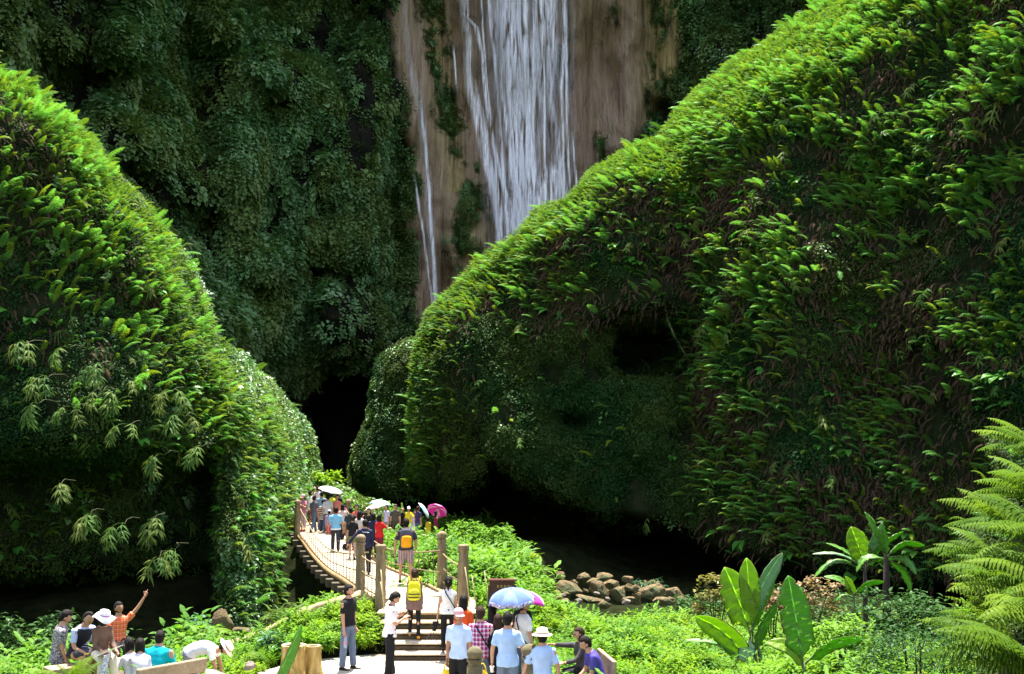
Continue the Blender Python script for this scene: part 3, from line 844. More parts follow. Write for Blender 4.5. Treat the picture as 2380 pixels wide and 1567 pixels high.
def br_frame(y, off=0.0, dz=0.0):
    t = br_y(y); p = br_at(t); q = br_at(min(t + .05, len(BR) - 1.0001)); d = (q - p); d.z = 0; d.normalize()
    s = Vector((d.y, -d.x, 0))
    return p + s * off + Vector((0, 0, dz))
def strip(mb, y0, y1, o0, o1, ztop, th, n):
    vs = []
    for i in range(n + 1):
        y = y0 + (y1 - y0) * i / n
        for off, dz in ((o0, ztop), (o1, ztop), (o1, ztop - th), (o0, ztop - th)): vs.append(br_frame(y, off, dz))
    fs = [(3, 2, 1, 0), (n * 4, n * 4 + 1, n * 4 + 2, n * 4 + 3)]
    for i in range(n):
        a = i * 4; b = a + 4
        for k in range(4): fs.append((a + k, a + (k + 1) % 4, b + (k + 1) % 4, b + k))
    mb.add(vs, fs)
HALF = 1.0
b_ = MB(); b_.box((-1.98, 27.0, .70), (2.2, 2.55, .19)); 
lnd = b_.build('landing', DECK, None, smooth=False); bevel(lnd, .03)
tag(lnd, 'pale concrete landing between the top of the steps and the bridge posts', 'landing')
WOOD = simple('bridge_log', (.30, .19, .09), .75, .3, 5, .3, .6)
POSTM = None
def post_mat():
    m = NT('weathered_post'); tc = m.n('ShaderNodeTexCoord').outputs['Object']
    nz = m.noise(1, 5, .65, vec=tc, mapping=(14, 14, 2.2)); n2 = m.noise(3, 4, .6)
    c = m.ramp(nz, [(.3, (.09, .062, .035)), (.55, (.22, .16, .09)), (.75, (.33, .26, .16))])
    c = m.mix(m.ramp(n2, [(.55, (0, 0, 0)), (.72, (.6, .6, .6))]), c, (.10, .12, .04))
    m.pbr(c, .8, nz, .8, .02, .3); return m.mat
POSTM = post_mat()
ROPE = simple('rope_wire', (.22, .16, .08), .8, .25, 30)
IRON = simple('rusty_rod', (.07, .05, .035), .7, .3, 30)
bridge = thing('footbridge', 'sagging suspension footbridge with pale concrete deck crowded with people', 'bridge', tuple(br_frame(29.2)))
def loc(o, root):
    o.data.transform(Matrix.Translation(-Vector(root.location))); o.parent = root; return o
b_ = MB(); strip(b_, 28.2, 53.9, -HALF + .12, HALF - .12, 0, .12, 40); loc(b_.build('deck', DECK, None, smooth=False), bridge)
yy = 28.9
while yy < 53:
    b_ = MB(); b_.tube([br_frame(yy, -HALF + .14, .001), br_frame(yy, HALF - .14, .001)], .011, 4); loc(b_.build('deck_joint', IRON, None), bridge); yy += .62
for sgn in (-1, 1):
    b_ = MB(); b_.tube([br_frame(28.3 + i * .64, sgn * (HALF - .02), -.04) for i in range(40)], .10, 8)
    loc(b_.build('edge_log', WOOD, None), bridge)
yy = 29.9; k = 0
while yy < 53.5:      # cross beams under the deck
    b_ = MB(); p0 = br_frame(yy, -HALF - .30, -.26); p1 = br_frame(yy, HALF + .30, -.26)
    d = (p1 - p0).normalized(); f_ = Vector((-d.y, d.x, 0)) * .17
    vs = []
    for p in (p0, p1):
        for a, z in ((-1, -.13), (1, -.13), (1, .13), (-1, .13)): vs.append(p + f_ * a + Vector((0, 0, z)))
    b_.add(vs, [(0, 1, 2, 3), (7, 6, 5, 4), (0, 4, 5, 1), (1, 5, 6, 2), (2, 6, 7, 3), (3, 7, 4, 0)])
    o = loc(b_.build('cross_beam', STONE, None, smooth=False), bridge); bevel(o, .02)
    yy += 1.35
POST_Y = (29.1, 47.0)
def cable_z(t, h0, sag): return h0 - sag * 4 * t * (1 - t)
for sgn in (-1, 1):
    for hh, sg, rd, nm in ((1.06, .42, .022, 'hand_cable'), (.55, .28, .016, 'side_cable')):
        if sgn == 1 and nm == 'side_cable': hh = .5
        b_ = MB(); b_.tube([br_frame(29.1 + i * 17.9 / 30, sgn * (HALF - .06), cable_z(i / 30, hh, sg)) for i in range(31)], rd, 6)
        loc(b_.build(nm, ROPE, None), bridge)
    for i in range(1, 25):
        t = i / 25; y = 29.1 + 17.9 * t
        b_ = MB(); b_.tube([br_frame(y, sgn * (HALF - .06), -.32), br_frame(y, sgn * (HALF - .06), cable_z(t, 1.06, .42))], .012, 5)
        loc(b_.build('hanger_rod', IRON, None), bridge)
# second span from the tall far posts to the outer ones, and near posts to the steps
def rail(name, a, b, label, nrod=4, levels=(.25, .6, .98), sag=.06):
    a = Vector(a); b = Vector(b); root = thing(name, label, 'rope rail', tuple(a))
    for h in levels:
        m_ = MB(); m_.tube([a.lerp(b, i / 8) - a + Vector((0, 0, h - sag * 4 * (i / 8) * (1 - i / 8))) for i in range(9)], .018, 6); m_.build('rope', ROPE, root)
    for i in range(1, nrod + 1):
        p = a.lerp(b, i / (nrod + 1)) - a; m_ = MB(); m_.tube([p + Vector((0, 0, .0)), p + Vector((0, 0, levels[-1] - sag * .8))], .012, 5); m_.build('rod', IRON, root)
    return root
def post(px, y, x, z, h, label, ball=True, r_=.13, base=.35):
    root = thing('bridge_post', label, 'post', (x, y, z), random.uniform(0, 6), 'weathered ball-topped posts at the bridge ends')
    m_ = MB(); prof = [(r_ * 1.05, -base)]
    for i in range(13):
        t = i / 12; prof.append((r_ * (1.03 - .10 * t) + .006 * math.sin(i * 2.1), t * (h - (.30 if ball else .22))))
    z1 = h - (.30 if ball else .22)
    prof += [(r_ * .80, z1 + .02), (r_ * .80, z1 + .05), (r_ * 1.0, z1 + .08), (r_ * 1.0, z1 + .13)]
    if not ball: prof += [(r_ * 1.05, h - .02), (r_ * .9, h)]
    m_.lathe((0, 0, 0), prof, 14); m_.build('shaft', POSTM, root)
    if ball:
        m_ = MB(); m_.lathe((0, 0, z1 + .13), [(.001, -.01), (r_ * .7, 0), (r_ * .98, .05), (r_ * 1.04, .105), (r_ * .93, .16), (r_ * .6, .205), (.002, .225)], 14); m_.build('ball_finial', POSTM, root)
    return root
post(0, 26.7, -3.14, .62, 1.62, 'flat-topped post left of the landing, nearest the steps', False)
post(0, 26.7, -1.16, .62, 1.62, 'flat-topped post right of the landing beside the thin bamboo stakes', False)
post(0, 29.6, -4.02, .6, 1.62, 'ball-topped post at the left of the near bridge entrance')
post(0, 30.2, -1.90, .6, 1.66, 'ball-topped post at the right of the near bridge entrance')
pf = br_frame(47, -HALF - .06); post(0, pf.y, pf.x, .75, 1.62, 'ball-topped post on the far left end of the bridge')
pf = br_frame(47, HALF + .06); post(0, pf.y, pf.x, .75, 1.62, 'ball-topped post on the far right end of the bridge')
pf = br_frame(53.6, -HALF - .1); post(0, pf.y, pf.x, .75, 1.75, 'flat-topped outermost post on the far left, in front of the ivy slope', False)
pf = br_frame(53.6, HALF + .1); post(0, pf.y, pf.x, .75, 1.75, 'flat-topped outermost post on the far right behind the white canopy umbrella', False)
rail('rope_rail', (-3.14, 26.7, .8), (-4.02, 29.6, .75), 'rope rail joining the two near posts on the left of the landing')
rail('rope_rail', (-1.16, 26.7, .75), (-1.90, 30.2, .75), 'rope rail joining the two near posts on the right of the landing', 3)
for sgn, nm in ((-1, 'left'), (1, 'right')):
    a = br_frame(47, sgn * (HALF + .06)); b = br_frame(53.6, sgn * (HALF + .1)); a.z = b.z = .98
    rail('rope_rail', a, b, 'rope rail between the far posts on the %s side' % nm, 5)
STAKE = simple('bamboo_stake', (.42, .36, .18), .6, .2, 20)
for i, (x, y, dx, h) in enumerate(((-2.98, 26.2, -.10, 1.0), (-2.94, 26.0, -.12, .75), (-.95, 26.3, -.16, 1.05), (-.82, 26.5, -.14, .85), (-.55, 26.9, -.12, .9), (-.4, 27.0, -.1, .6))):
    m_ = MB(); m_.tube([(0, 0, -.1), (dx * .5, 0, h * .5), (dx, .02, h)], .014, 6)
    o = m_.build('bamboo_stake', STAKE); o.location = (x, y, .7); tag(o, ['thin pale stake leaning against the left landing post', 'shorter pale stake beside the left landing post', 'tallest pale stake leaning at the right landing post', 'second pale stake from the right landing post', 'pale stake standing in the herbs right of the landing post', 'shortest pale stake, farthest right of the landing'][i], 'stake', 'thin stakes beside the landing posts')
# low posts on the plaza
BOLM = simple('mossy_stone', (.13, .11, .06), .85, .5, 7, .2, .9)
def ball_bollard(px, py, D, h, label):
    x, y, z = [float(v) for v in at_D(px, py, D)]
    root = thing('stone_bollard', label, 'bollard', (x, y, 0), 0, 'ball-topped stone bollards on the plaza')
    m_ = MB(); H_ = z
    m_.lathe((0, 0, 0), [(.13, -.05), (.13, .1), (.125, H_ - .30), (.10, H_ - .28), (.10, H_ - .25), (.128, H_ - .23), (.128, H_ - .19)], 14); m_.build('shaft', BOLM, root)
    m_ = MB(); m_.lathe((0, 0, H_ - .20), [(.001, -.01), (.09, 0), (.122, .05), (.128, .10), (.11, .15), (.07, .19), (.002, .205)], 14); m_.build('ball_finial', BOLM, root)
ball_bollard(1104, 1503, 17.6, 1.0, 'mossy ball-topped bollard between the capped man and the plaid shirt man')
ball_bollard(1231, 1497, 17.9, 1.0, 'ball-topped bollard half hidden behind the blue T-shirt man\'s arm')

# ---- stone kerb wall running down to the stream, left of the landing
WALLM = concrete('rough_wall', (.24, .17, .09), (.40, .30, .18), (.20, .17, .07))
wl = [(838, 1372, 27.2), (790, 1388, 27.0), (735, 1402, 26.8), (690, 1424, 26.6), (640, 1448, 26.2), (600, 1468, 25.9), (560, 1486, 25.6), (530, 1492, 25.4)]
vs = []; rr = random.Random(9)
for i, (a, b, D) in enumerate(wl):
    x, y, z = [float(v) for v in at_D(a, b, D)]
    for dx, dy, dz in ((0, .18, 0.02), (0, -.14, -.03 + rr.uniform(-.04, .04)), (0, -.24, -.55), (0, .22, -1.3)): vs.append((x + rr.uniform(-.03, .03), y + dy, z + dz + rr.uniform(-.03, .03)))
fs = []
for i in range(len(wl) - 1):
    for k in range(4): fs.append((i * 4 + k, i * 4 + (k + 1) % 4, i * 4 + 4 + (k + 1) % 4, i * 4 + 4 + k))
fs += [(3, 2, 1, 0), tuple(len(vs) - 4 + k for k in range(4))]
o = mesh_obj('retaining_wall', vs, fs, WALLM, smooth=False); bevel(o, .04, 2); tag(o, 'rough ochre stone wall sloping from the bridge down to the stream', 'wall')
sd_ = o.modifiers.new('sub', 'SUBSURF'); sd_.levels = 2; sd_.render_levels = 2; sd_.subdivision_type = 'SIMPLE'
tx = bpy.data.textures.new('wall_noise', 'CLOUDS'); tx.noise_scale = .35
dm = o.modifiers.new('disp', 'DISPLACE'); dm.texture = tx; dm.strength = .14; dm.mid_level = .5

# ---- stream
wm = NT('stream_water')
nz = wm.noise(2.4, 4, .6, mapping=(1, 3, 1))
wm.pbr(wm.ramp(nz, [(.4, (.015, .022, .02)), (.7, (.05, .065, .06))]), .08, wm.noise(5, 4, .6), .35, .03, .6)
wp = []
for x, y0, y1 in ((-40, 28, 40), (-18, 28, 36), (-12, 28, 38), (-7, 31, 41), (-4.5, 33, 41)): wp.append((x, y0, y1))
vs = []; 
for x, y0, y1 in ((1.5, 40.5, 50), (3.5, 39.5, 50), (5.5, 39.0, 50), (7.5, 39.5, 50), (9.5, 41, 50), (11, 43, 50)): vs += [(x, y0, -2.85), (x, y1, -2.85)]
o = mesh_obj('water', vs, [(i * 2, i * 2 + 2, i * 2 + 3, i * 2 + 1) for i in range(5)], wm.mat); tag(o, kind='structure')

# ---- boulders
def rock_mat():
    m = NT('river_rock'); nz = m.noise(1.6, 6, .65, dist=.6); n2 = m.noise(.8, 3, .5)
    c = m.ramp(nz, [(.3, (.04, .028, .012)), (.5, (.15, .10, .04)), (.7, (.30, .22, .11))])
    c = m.mix(m.ramp(n2, [(.48, (0, 0, 0)), (.62, (.85, .85, .85))]), c, (.05, .07, .02))
    m.pbr(c, .75, m.noise(4, 6, .7), 1.0, .15, .35); return m.mat
ROCKM = rock_mat()
GREYM = simple('grey_rock', (.17, .14, .12), .8, .3, 4, .3, .6)
def boulder(px, py, wpx, hpx, D, label, seed, mat=None, tilt=0.0, grp='boulders along the stream'):
    x, y, z = [float(v) for v in at_D(px, py, D)]
    s = D / FOC; rx = wpx * s / 2; rz_ = hpx * s / 2
    bm = bmesh.new(); bmesh.ops.create_icosphere(bm, subdivisions=4, radius=1)
    rd = random.Random(seed)
    pl = [(Vector((rd.gauss(0, 1), rd.gauss(0, 1), rd.gauss(0, 1) * .8)).normalized(), rd.uniform(.45, .85)) for _ in range(13)]
    co = np.array([v.co[:] for v in bm.verts])
    nn = fbm(co[:, 0] * 1.4 + seed, co[:, 1] * 1.4, co[:, 2] * 1.4, seed, 4)
    for v, q in zip(bm.verts, nn):
        for n_, d_ in pl:
            t = v.co.dot(n_) - d_
            if t > 0: v.co -= n_ * t * .95
        v.co *= 1.08 + .13 * float(q)
        v.co.x *= rx * 1.15; v.co.y *= (rx * .8); v.co.z *= rz_ * 1.2
    me = bpy.data.meshes.new('boulder'); bm.to_mesh(me); bm.free(); me.materials.append(mat or ROCKM)
    me.polygons.foreach_set('use_smooth', np.ones(len(me.polygons), bool))
    o = bpy.data.objects.new('boulder', me); COL.objects.link(o); o.location = (x, y, z); o.rotation_euler = (0, tilt, rd.uniform(-.3, .3))
    tag(o, label, 'boulder', grp)
ZB = lambda px, py: 45.0
for i, (px, py, w_, h_, D, lb) in enumerate((
    (1318, 1365, 62, 30, 47.5, 'ochre boulder right of the mound with fern tufts on it'), (1357, 1341, 34, 26, 51, 'small rounded boulder behind, near the dark cave mouth'),
    (1391, 1372, 44, 40, 47, 'wedge-shaped brown boulder left of the tilted one'), (1436, 1373, 48, 36, 46.5, 'tilted smooth tan boulder leaning right'),
    (1515, 1376, 72, 46, 46, 'largest domed boulder with a mossy base'), (1567, 1378, 44, 34, 47.5, 'dark red-brown boulder right of the largest one'),
    (1365, 1389, 62, 16, 45.5, 'long flat ochre slab lying at the waterline'), (1402, 1402, 30, 20, 43.5, 'small orange rounded rock behind the herbs'),
    (1312, 1398, 34, 16, 44, 'flat orange rock left of the long slab'), (1461, 1392, 30, 14, 45.2, 'low tan stone in front of the tilted boulder'),
    (1379, 1350, 34, 22, 49.5, 'pinkish grey stone behind the wedge boulder'), (1420, 1356, 36, 24, 49.5, 'brown stone standing behind the tilted boulder'),
    (1476, 1366, 24, 20, 48.5, 'round reddish stone left of the largest boulder'), (1405, 1338, 40, 22, 52, 'mossy stone at the back beneath the cave'),
    (1298, 1376, 26, 24, 47, 'stone half under the bushes of the mound'), (1545, 1396, 50, 18, 45, 'wet dark slab right of the waterline'), (1459, 1346, 22, 22, 51, 'small upright stone at the back with green tuft'),
    (1585, 1394, 44, 22, 46, 'dark stone at the right end of the rocks'), (1300, 1335, 24, 26, 52, 'dark stone beside the mound, deep in shade'), (1480, 1388, 24, 26, 45.6, 'small split stone wedged before the largest boulder'))):
    boulder(px, py + 3, w_ * 1.0, h_ * .92, D, lb, 100 + i, tilt=(-.35 if i == 3 else random.Random(i).uniform(-.15, .15)))
boulder(520, 1450, 46, 52, 29, 'upright ochre boulder in front of the dark cave, left of the wall', 201)
boulder(468, 1474, 50, 26, 28.5, 'low boulder left of the upright ochre one', 202)
boulder(565, 1466, 40, 18, 28, 'flat tan stone between the boulder and the wall', 203)
boulder(444, 1452, 30, 16, 30.5, 'small dark stone behind the grey boulder', 205, GREYM)
boulder(581, 1546, 32, 22, 21.9, 'roundish grey stone on the plaza edge behind the bent man', 206, GREYM)

# ------------------------------------------------------------------ waterfall
def water_mat(name, dens, lo, hi, col, soft=1.0):
    m = NT(name)
    uv = m.n('ShaderNodeUVMap').outputs[0]
    sep = m.n('ShaderNodeSeparateXYZ'); m.l(uv, sep.inputs[0])
    n1 = m.noise(1, 5, .62, vec=uv, mapping=(7, .5, 1), dist=.35)
    n2 = m.noise(1, 4, .6, vec=uv, mapping=(20, 1.3, 1), dist=.3)
    f = m.math('ADD', m.math('MULTIPLY', n1, .65), m.math('MULTIPLY', n2, .35))
    f = m.ramp(f, [(lo, (0, 0, 0)), (hi, (1, 1, 1))])
    ed = m.n('ShaderNodeAttribute', attribute_name='edge').outputs['Fac']
    a = m.math('MULTIPLY', m.math('MULTIPLY', f, ed), dens, clamp=True)
    d = m.n('ShaderNodeBsdfDiffuse'); d.inputs[0].default_value = (*col, 1)
    tl = m.n('ShaderNodeBsdfTranslucent'); tl.inputs[0].default_value = (*col, 1)
    mx0 = m.n('ShaderNodeMixShader'); mx0.inputs[0].default_value = .12; m.l(d.outputs[0], mx0.inputs[1]); m.l(tl.outputs[0], mx0.inputs[2])
    tr = m.n('ShaderNodeBsdfTransparent'); mx = m.n('ShaderNodeMixShader')
    m.l(a, mx.inputs[0]); m.l(tr.outputs[0], mx.inputs[1]); m.l(mx0.outputs[0], mx.inputs[2]); m.l(mx.outputs[0], m.out.inputs[0])
    return m.mat
WF_S = water_mat('falling_water', 1.45, .40, .62, (.93, .94, 1.0))
WF_V = water_mat('water_veil', .50, .42, .70, (.86, .88, .98))
_o = np.linspace(-150, 150, 13); _w = np.exp(-(_o / 90) ** 2); _w /= _w.sum()
bcD = lambda px, py: float((bc_depth(np.full(13, float(px)), float(py) + _o, np.full(13, 500.)) * _w).sum()) - .5
falls = thing('waterfall', 'tall white waterfall streaming down the brown cliff', 'waterfall', tuple(float(v) for v in at_D(1190, 500, 112)))
falls['kind'] = 'structure'
for k_ in ('label', 'category'):
    if k_ in falls.keys(): del falls[k_]
def ribbon(name, pts, mat, out=1.0, nx=10, bow=.5, topfade=0.0, botfade=.06, step=14):
    """pts: (px, py, width px); a hanging sheet with round cross-section standing off the rock"""
    pts = [(a, -300 + i_ if b <= -80 else b, c) for i_, (a, b, c) in enumerate(pts)]; out = out + 1.3
    ys = [p[1] for p in pts]; rows = int((ys[-1] - ys[0]) / step) + 2
    V = []; UV = []; E = []; F = []
    for j in range(rows):
        py = ys[0] + (ys[-1] - ys[0]) * j / (rows - 1)
        cx = np.interp(py, ys, [p[0] for p in pts]); w_ = np.interp(py, ys, [p[2] for p in pts])
        for i in range(nx + 1):
            u = i / nx * 2 - 1
            px = cx + u * w_ / 2
            D = bcD(px, py) - out - bow * (1 - u * u) * w_ / 60
            x, y, z = at_D(px, py, D); V.append((float(x), float(y), float(z)))
            UV.append((px / 60., py / 60.)); t = j / (rows - 1)
            e = (1 - abs(u) ** 2.2)
            if topfade: e *= min(1, t / topfade)
            if botfade: e *= min(1, (1 - t) / botfade)
            E.append(max(0, e))
    for j in range(rows - 1):
        for i in range(nx): F.append((j * (nx + 1) + i, j * (nx + 1) + i + 1, (j + 1) * (nx + 1) + i + 1, (j + 1) * (nx + 1) + i))
    o = mesh_obj(name, V, F, mat); me = o.data
    uvl = me.uv_layers.new(name='UVMap'); li = np.empty(len(me.loops), np.int32); me.loops.foreach_get('vertex_index', li)
    uvl.data.foreach_set('uv', np.array(UV, np.float32)[li].ravel())
    a = me.attributes.new('edge', 'FLOAT', 'POINT'); a.data.foreach_set('value', np.array(E, np.float32))
    return loc(o, falls)
ribbon('main_sheet', [(1200, -120, 190), (1200, 60, 200), (1215, 300, 210), (1220, 480, 210), (1215, 640, 200)], WF_V, 1.2, 24)
ribbon('centre_fall', [(1180, -120, 95), (1185, 40, 100), (1195, 150, 95), (1215, 300, 80), (1222, 400, 70), (1215, 520, 60), (1200, 620, 50)], WF_S, 1.8, 14)
ribbon('left_fall', [(1062, -120, 22), (1080, 40, 26), (1088, 130, 26), (1095, 210, 34), (1118, 290, 36), (1128, 360, 30), (1150, 430, 34), (1162, 520, 30), (1166, 620, 26)], WF_S, 1.6, 8)
ribbon('left_fall', [(1066, 20, 10), (1105, 60, 14), (1120, 120, 12), (1130, 240, 10), (1150, 350, 12), (1168, 430, 16), (1186, 480, 14), (1190, 560, 10)], WF_S, 1.9, 6, topfade=.05)
ribbon('right_fall', [(1265, -120, 60), (1268, 40, 54), (1245, 110, 50), (1250, 170, 44), (1262, 260, 26), (1265, 330, 16)], WF_S, 1.9, 10, botfade=.2)
ribbon('right_fall', [(1215, 60, 26), (1232, 110, 34), (1250, 160, 30), (1258, 200, 18)], WF_S, 2.3, 8, topfade=.3, botfade=.3)
ribbon('right_fall', [(1288, -80, 30), (1282, 60, 34), (1284, 130, 30), (1276, 220, 20), (1296, 330, 24), (1304, 420, 34), (1312, 500, 40), (1310, 580, 40)], WF_S, 1.5, 8)
ribbon('right_fall', [(1255, 340, 20), (1250, 400, 26), (1236, 470, 30), (1225, 560, 34)], WF_V, 1.4, 8, topfade=.2)
ribbon('splash_fan', [(1277, 372, 16), (1278, 400, 50), (1270, 440, 76), (1262, 500, 84), (1256, 560, 80)], WF_S, 2.4, 12, topfade=.15, botfade=.5)
for k_, (xa, xb, wa) in enumerate(((1104, 1170, 7), (1124, 1185, 10), (1150, 1196, 16), (1170, 1206, 20), (1192, 1214, 24), (1215, 1228, 16), (1236, 1250, 14), (1262, 1266, 8), (1302, 1322, 10), (1314, 1334, 7))):
    r_ = random.Random(k_); ribbon('strand', [(xa + r_.uniform(-6, 6), -120, wa), (xa + (xb - xa) * .2 + r_.uniform(-8, 8), 60, wa * 1.1), (xa + (xb - xa) * .45 + r_.uniform(-8, 8), 200, wa * r_.uniform(.7, 1.3)), (xa + (xb - xa) * .7 + r_.uniform(-8, 8), 360, wa * r_.uniform(.7, 1.4)), (xb, 600, wa * 1.2)], WF_S, 2.0 + .12 * k_, 8, bow=.9)
ribbon('side_veil', [(1290, -120, 90), (1300, 100, 90), (1310, 300, 70), (1322, 480, 60), (1330, 600, 60)], WF_V, 1.0, 12)
ribbon('thin_fall', [(936, -120, 12), (942, 60, 14), (948, 130, 20), (968, 210, 30), (980, 260, 26), (984, 330, 20), (992, 420, 26), (1000, 520, 22), (1008, 620, 20), (1014, 760, 18)], WF_V, 1.0, 8)
ribbon('thin_fall', [(978, 232, 8), (984, 290, 12), (990, 350, 9), (998, 450, 9), (1003, 540, 10), (1010, 640, 12), (1016, 760, 10)], WF_S, 1.3, 6, topfade=.1)
ribbon('thin_fall', [(962, 400, 6), (972, 470, 8), (984, 540, 7), (996, 640, 7), (1008, 720, 8)], WF_S, 1.2, 5, topfade=.1)
ribbon('thin_fall', [(1052, 100, 7), (1058, 160, 8), (1062, 220, 5)], WF_S, 1.2, 5, topfade=.2, botfade=.3)
ribbon('thin_fall', [(1330, 300, 5), (1336, 380, 6), (1342, 450, 8)], WF_S, 1.2, 5, topfade=.3, botfade=.2)
ribbon('thin_fall', [(1232, 180, 8), (1240, 240, 8), (1244, 300, 6)], WF_S, 2.0, 5, topfade=.2, botfade=.3)

# ------------------------------------------------------------------ ground plants that nobody could count
def herbs(name, n, box, label, picks, sc=1.0, keep=None):
    x = RNG.uniform(box[0], box[1], n); y = RNG.uniform(box[2], box[3], n)
    ok = ~in_poly(x, y, plz)
    ok &= ~((x > ST_X0 - .05 + np.interp(y, [24.0, 25.2], [.45, 0])) & (x < ST_X1 + .1) & (y > 23.9) & (y < 28.4))
    bx = np.interp(y, [b[1] for b in BR], [b[0] for b in BR]); ok &= ~((np.abs(x - bx) < 1.35) & (y > 25.5) & (y < 30.5))
    bz = np.interp(y, [b[1] for b in BR], [b[2] for b in BR])
    z = ground_z(x, y)
    ok &= ~((np.abs(x - bx) < 1.3) & (y > 46.5) & (y < 55.5)) & ~((np.abs(x - bx) < 1.5) & (z > bz - .9) & (y > 30) & (y < 56))
    ok &= (z > -2.55) | (x < -8)
    if keep is not None: ok &= keep(x, y, z)
    x, y, z = x[ok], y[ok], z[ok]; n = len(x)
    pick = choose(n, picks(x, y))
    rot = np.stack([RNG.normal(0, .15, n), RNG.normal(0, .15, n), RNG.uniform(0, 6.28, n)], 1)
    cl_ = 1 + .45 * fbm(x / .9, y / .9, 0, 201, 3)
    return scatter(name, np.stack([x, y, z - .02], 1), rot, sc * cl_ * RNG.uniform(.55, 1.3, n), pick, C_HERB, label, 'herbs')
pk = lambda x, y: np.stack([1 + 0 * x, 1 + 0 * x, .25 + 0 * x, .5 + 0 * x, .05 + 0 * x, .3 + 0 * x], 1)
herbs('ground_cover', 30000, (-9.5, 9, 18, 38), 'bright green herbs covering the banks round the plaza and steps', pk, .82,
      keep=lambda x, y, z: ((z > -1.5) | (x > 0)) & (fbm(x / .6, y / .6, 3, 207, 2) > -.55))
herbs('ground_cover', 9000, (-16, -6, 12, 24), 'bright herbs round the resting group on the left', pk, .85)
herbs('ground_cover', 5000, (-22, -7, 23.5, 33), 'shaded leafy plants on the floor of the left hollow', lambda x, y: np.stack([.1 + 0 * x, .1 + 0 * x, 1 + 0 * x, .2 + 0 * x, .5 + 0 * x, 1 + 0 * x], 1), 1.3)
herbs('ground_cover', 14000, (6, 18, 14, 38), 'low leafy plants under the banana trees', lambda x, y: np.stack([.8 + 0 * x, 1 + 0 * x, .6 + 0 * x, .4 + 0 * x, .15 + 0 * x, 1.2 + 0 * x], 1), .85)
mound = lambda x, y: 1.0
herbs('mound_bushes', 11000, (-6, 3.2, 30, 54), 'bushy plants covering the mound right of the bridge', lambda x, y: np.stack([.3 + 0 * x, .2 + 0 * x, 1.2 + 0 * x, .6 + 0 * x, .1 + 0 * x, .8 + 0 * x], 1), 1.35,
      keep=lambda x, y, z: (z > -2.1) & (x < 1.0) & ~((y > 52) & (x < -2.0)) & ~((x > -.2) & (y < 31)))
herbs('ground_cover', 6000, (-14, -1, 55, 70), 'bushy plants on the far bank behind the bridge', lambda x, y: np.stack([.4 + 0 * x, .2 + 0 * x, 1 + 0 * x, .4 + 0 * x, .1 + 0 * x, .6 + 0 * x], 1), 1.3, keep=lambda x, y, z: ~((y < 62) & (x > -9) & (x < -.5)) & (z > -1))
# far path beyond the bridge
pth = [(-10.7, 54.0), (-8.4, 53.7), (-7.2, 54.2), (-5.2, 55.6), (-2.9, 57.2), (-2.4, 58.4), (-3, 60), (-4, 60.5), (-6.5, 59), (-9, 58), (-11, 57.5)]
o = mesh_obj('path', [(x, y, max(gz(x, y), 0) * 0 + float(np.interp(y, [54, 57, 62], [.92, -.10, -.25]))) for x, y in pth], [tuple(range(len(pth)))], PLAZA, smooth=False); tag(o, kind='structure')

rb = random.Random(4)
for i in range(26):
    px = 1255 + 13.2 * i + rb.uniform(-5, 5); py = rb.uniform(1352, 1404); w_ = rb.uniform(10, 22)
    boulder(px, py, w_, w_ * rb.uniform(.5, .8), 43.5 + (1404 - py) / 8, 'small loose stone between the larger boulders of the stream bank', 400 + i, ROCKM if rb.random() < .7 else GREYM, grp='small loose stones of the stream bank')
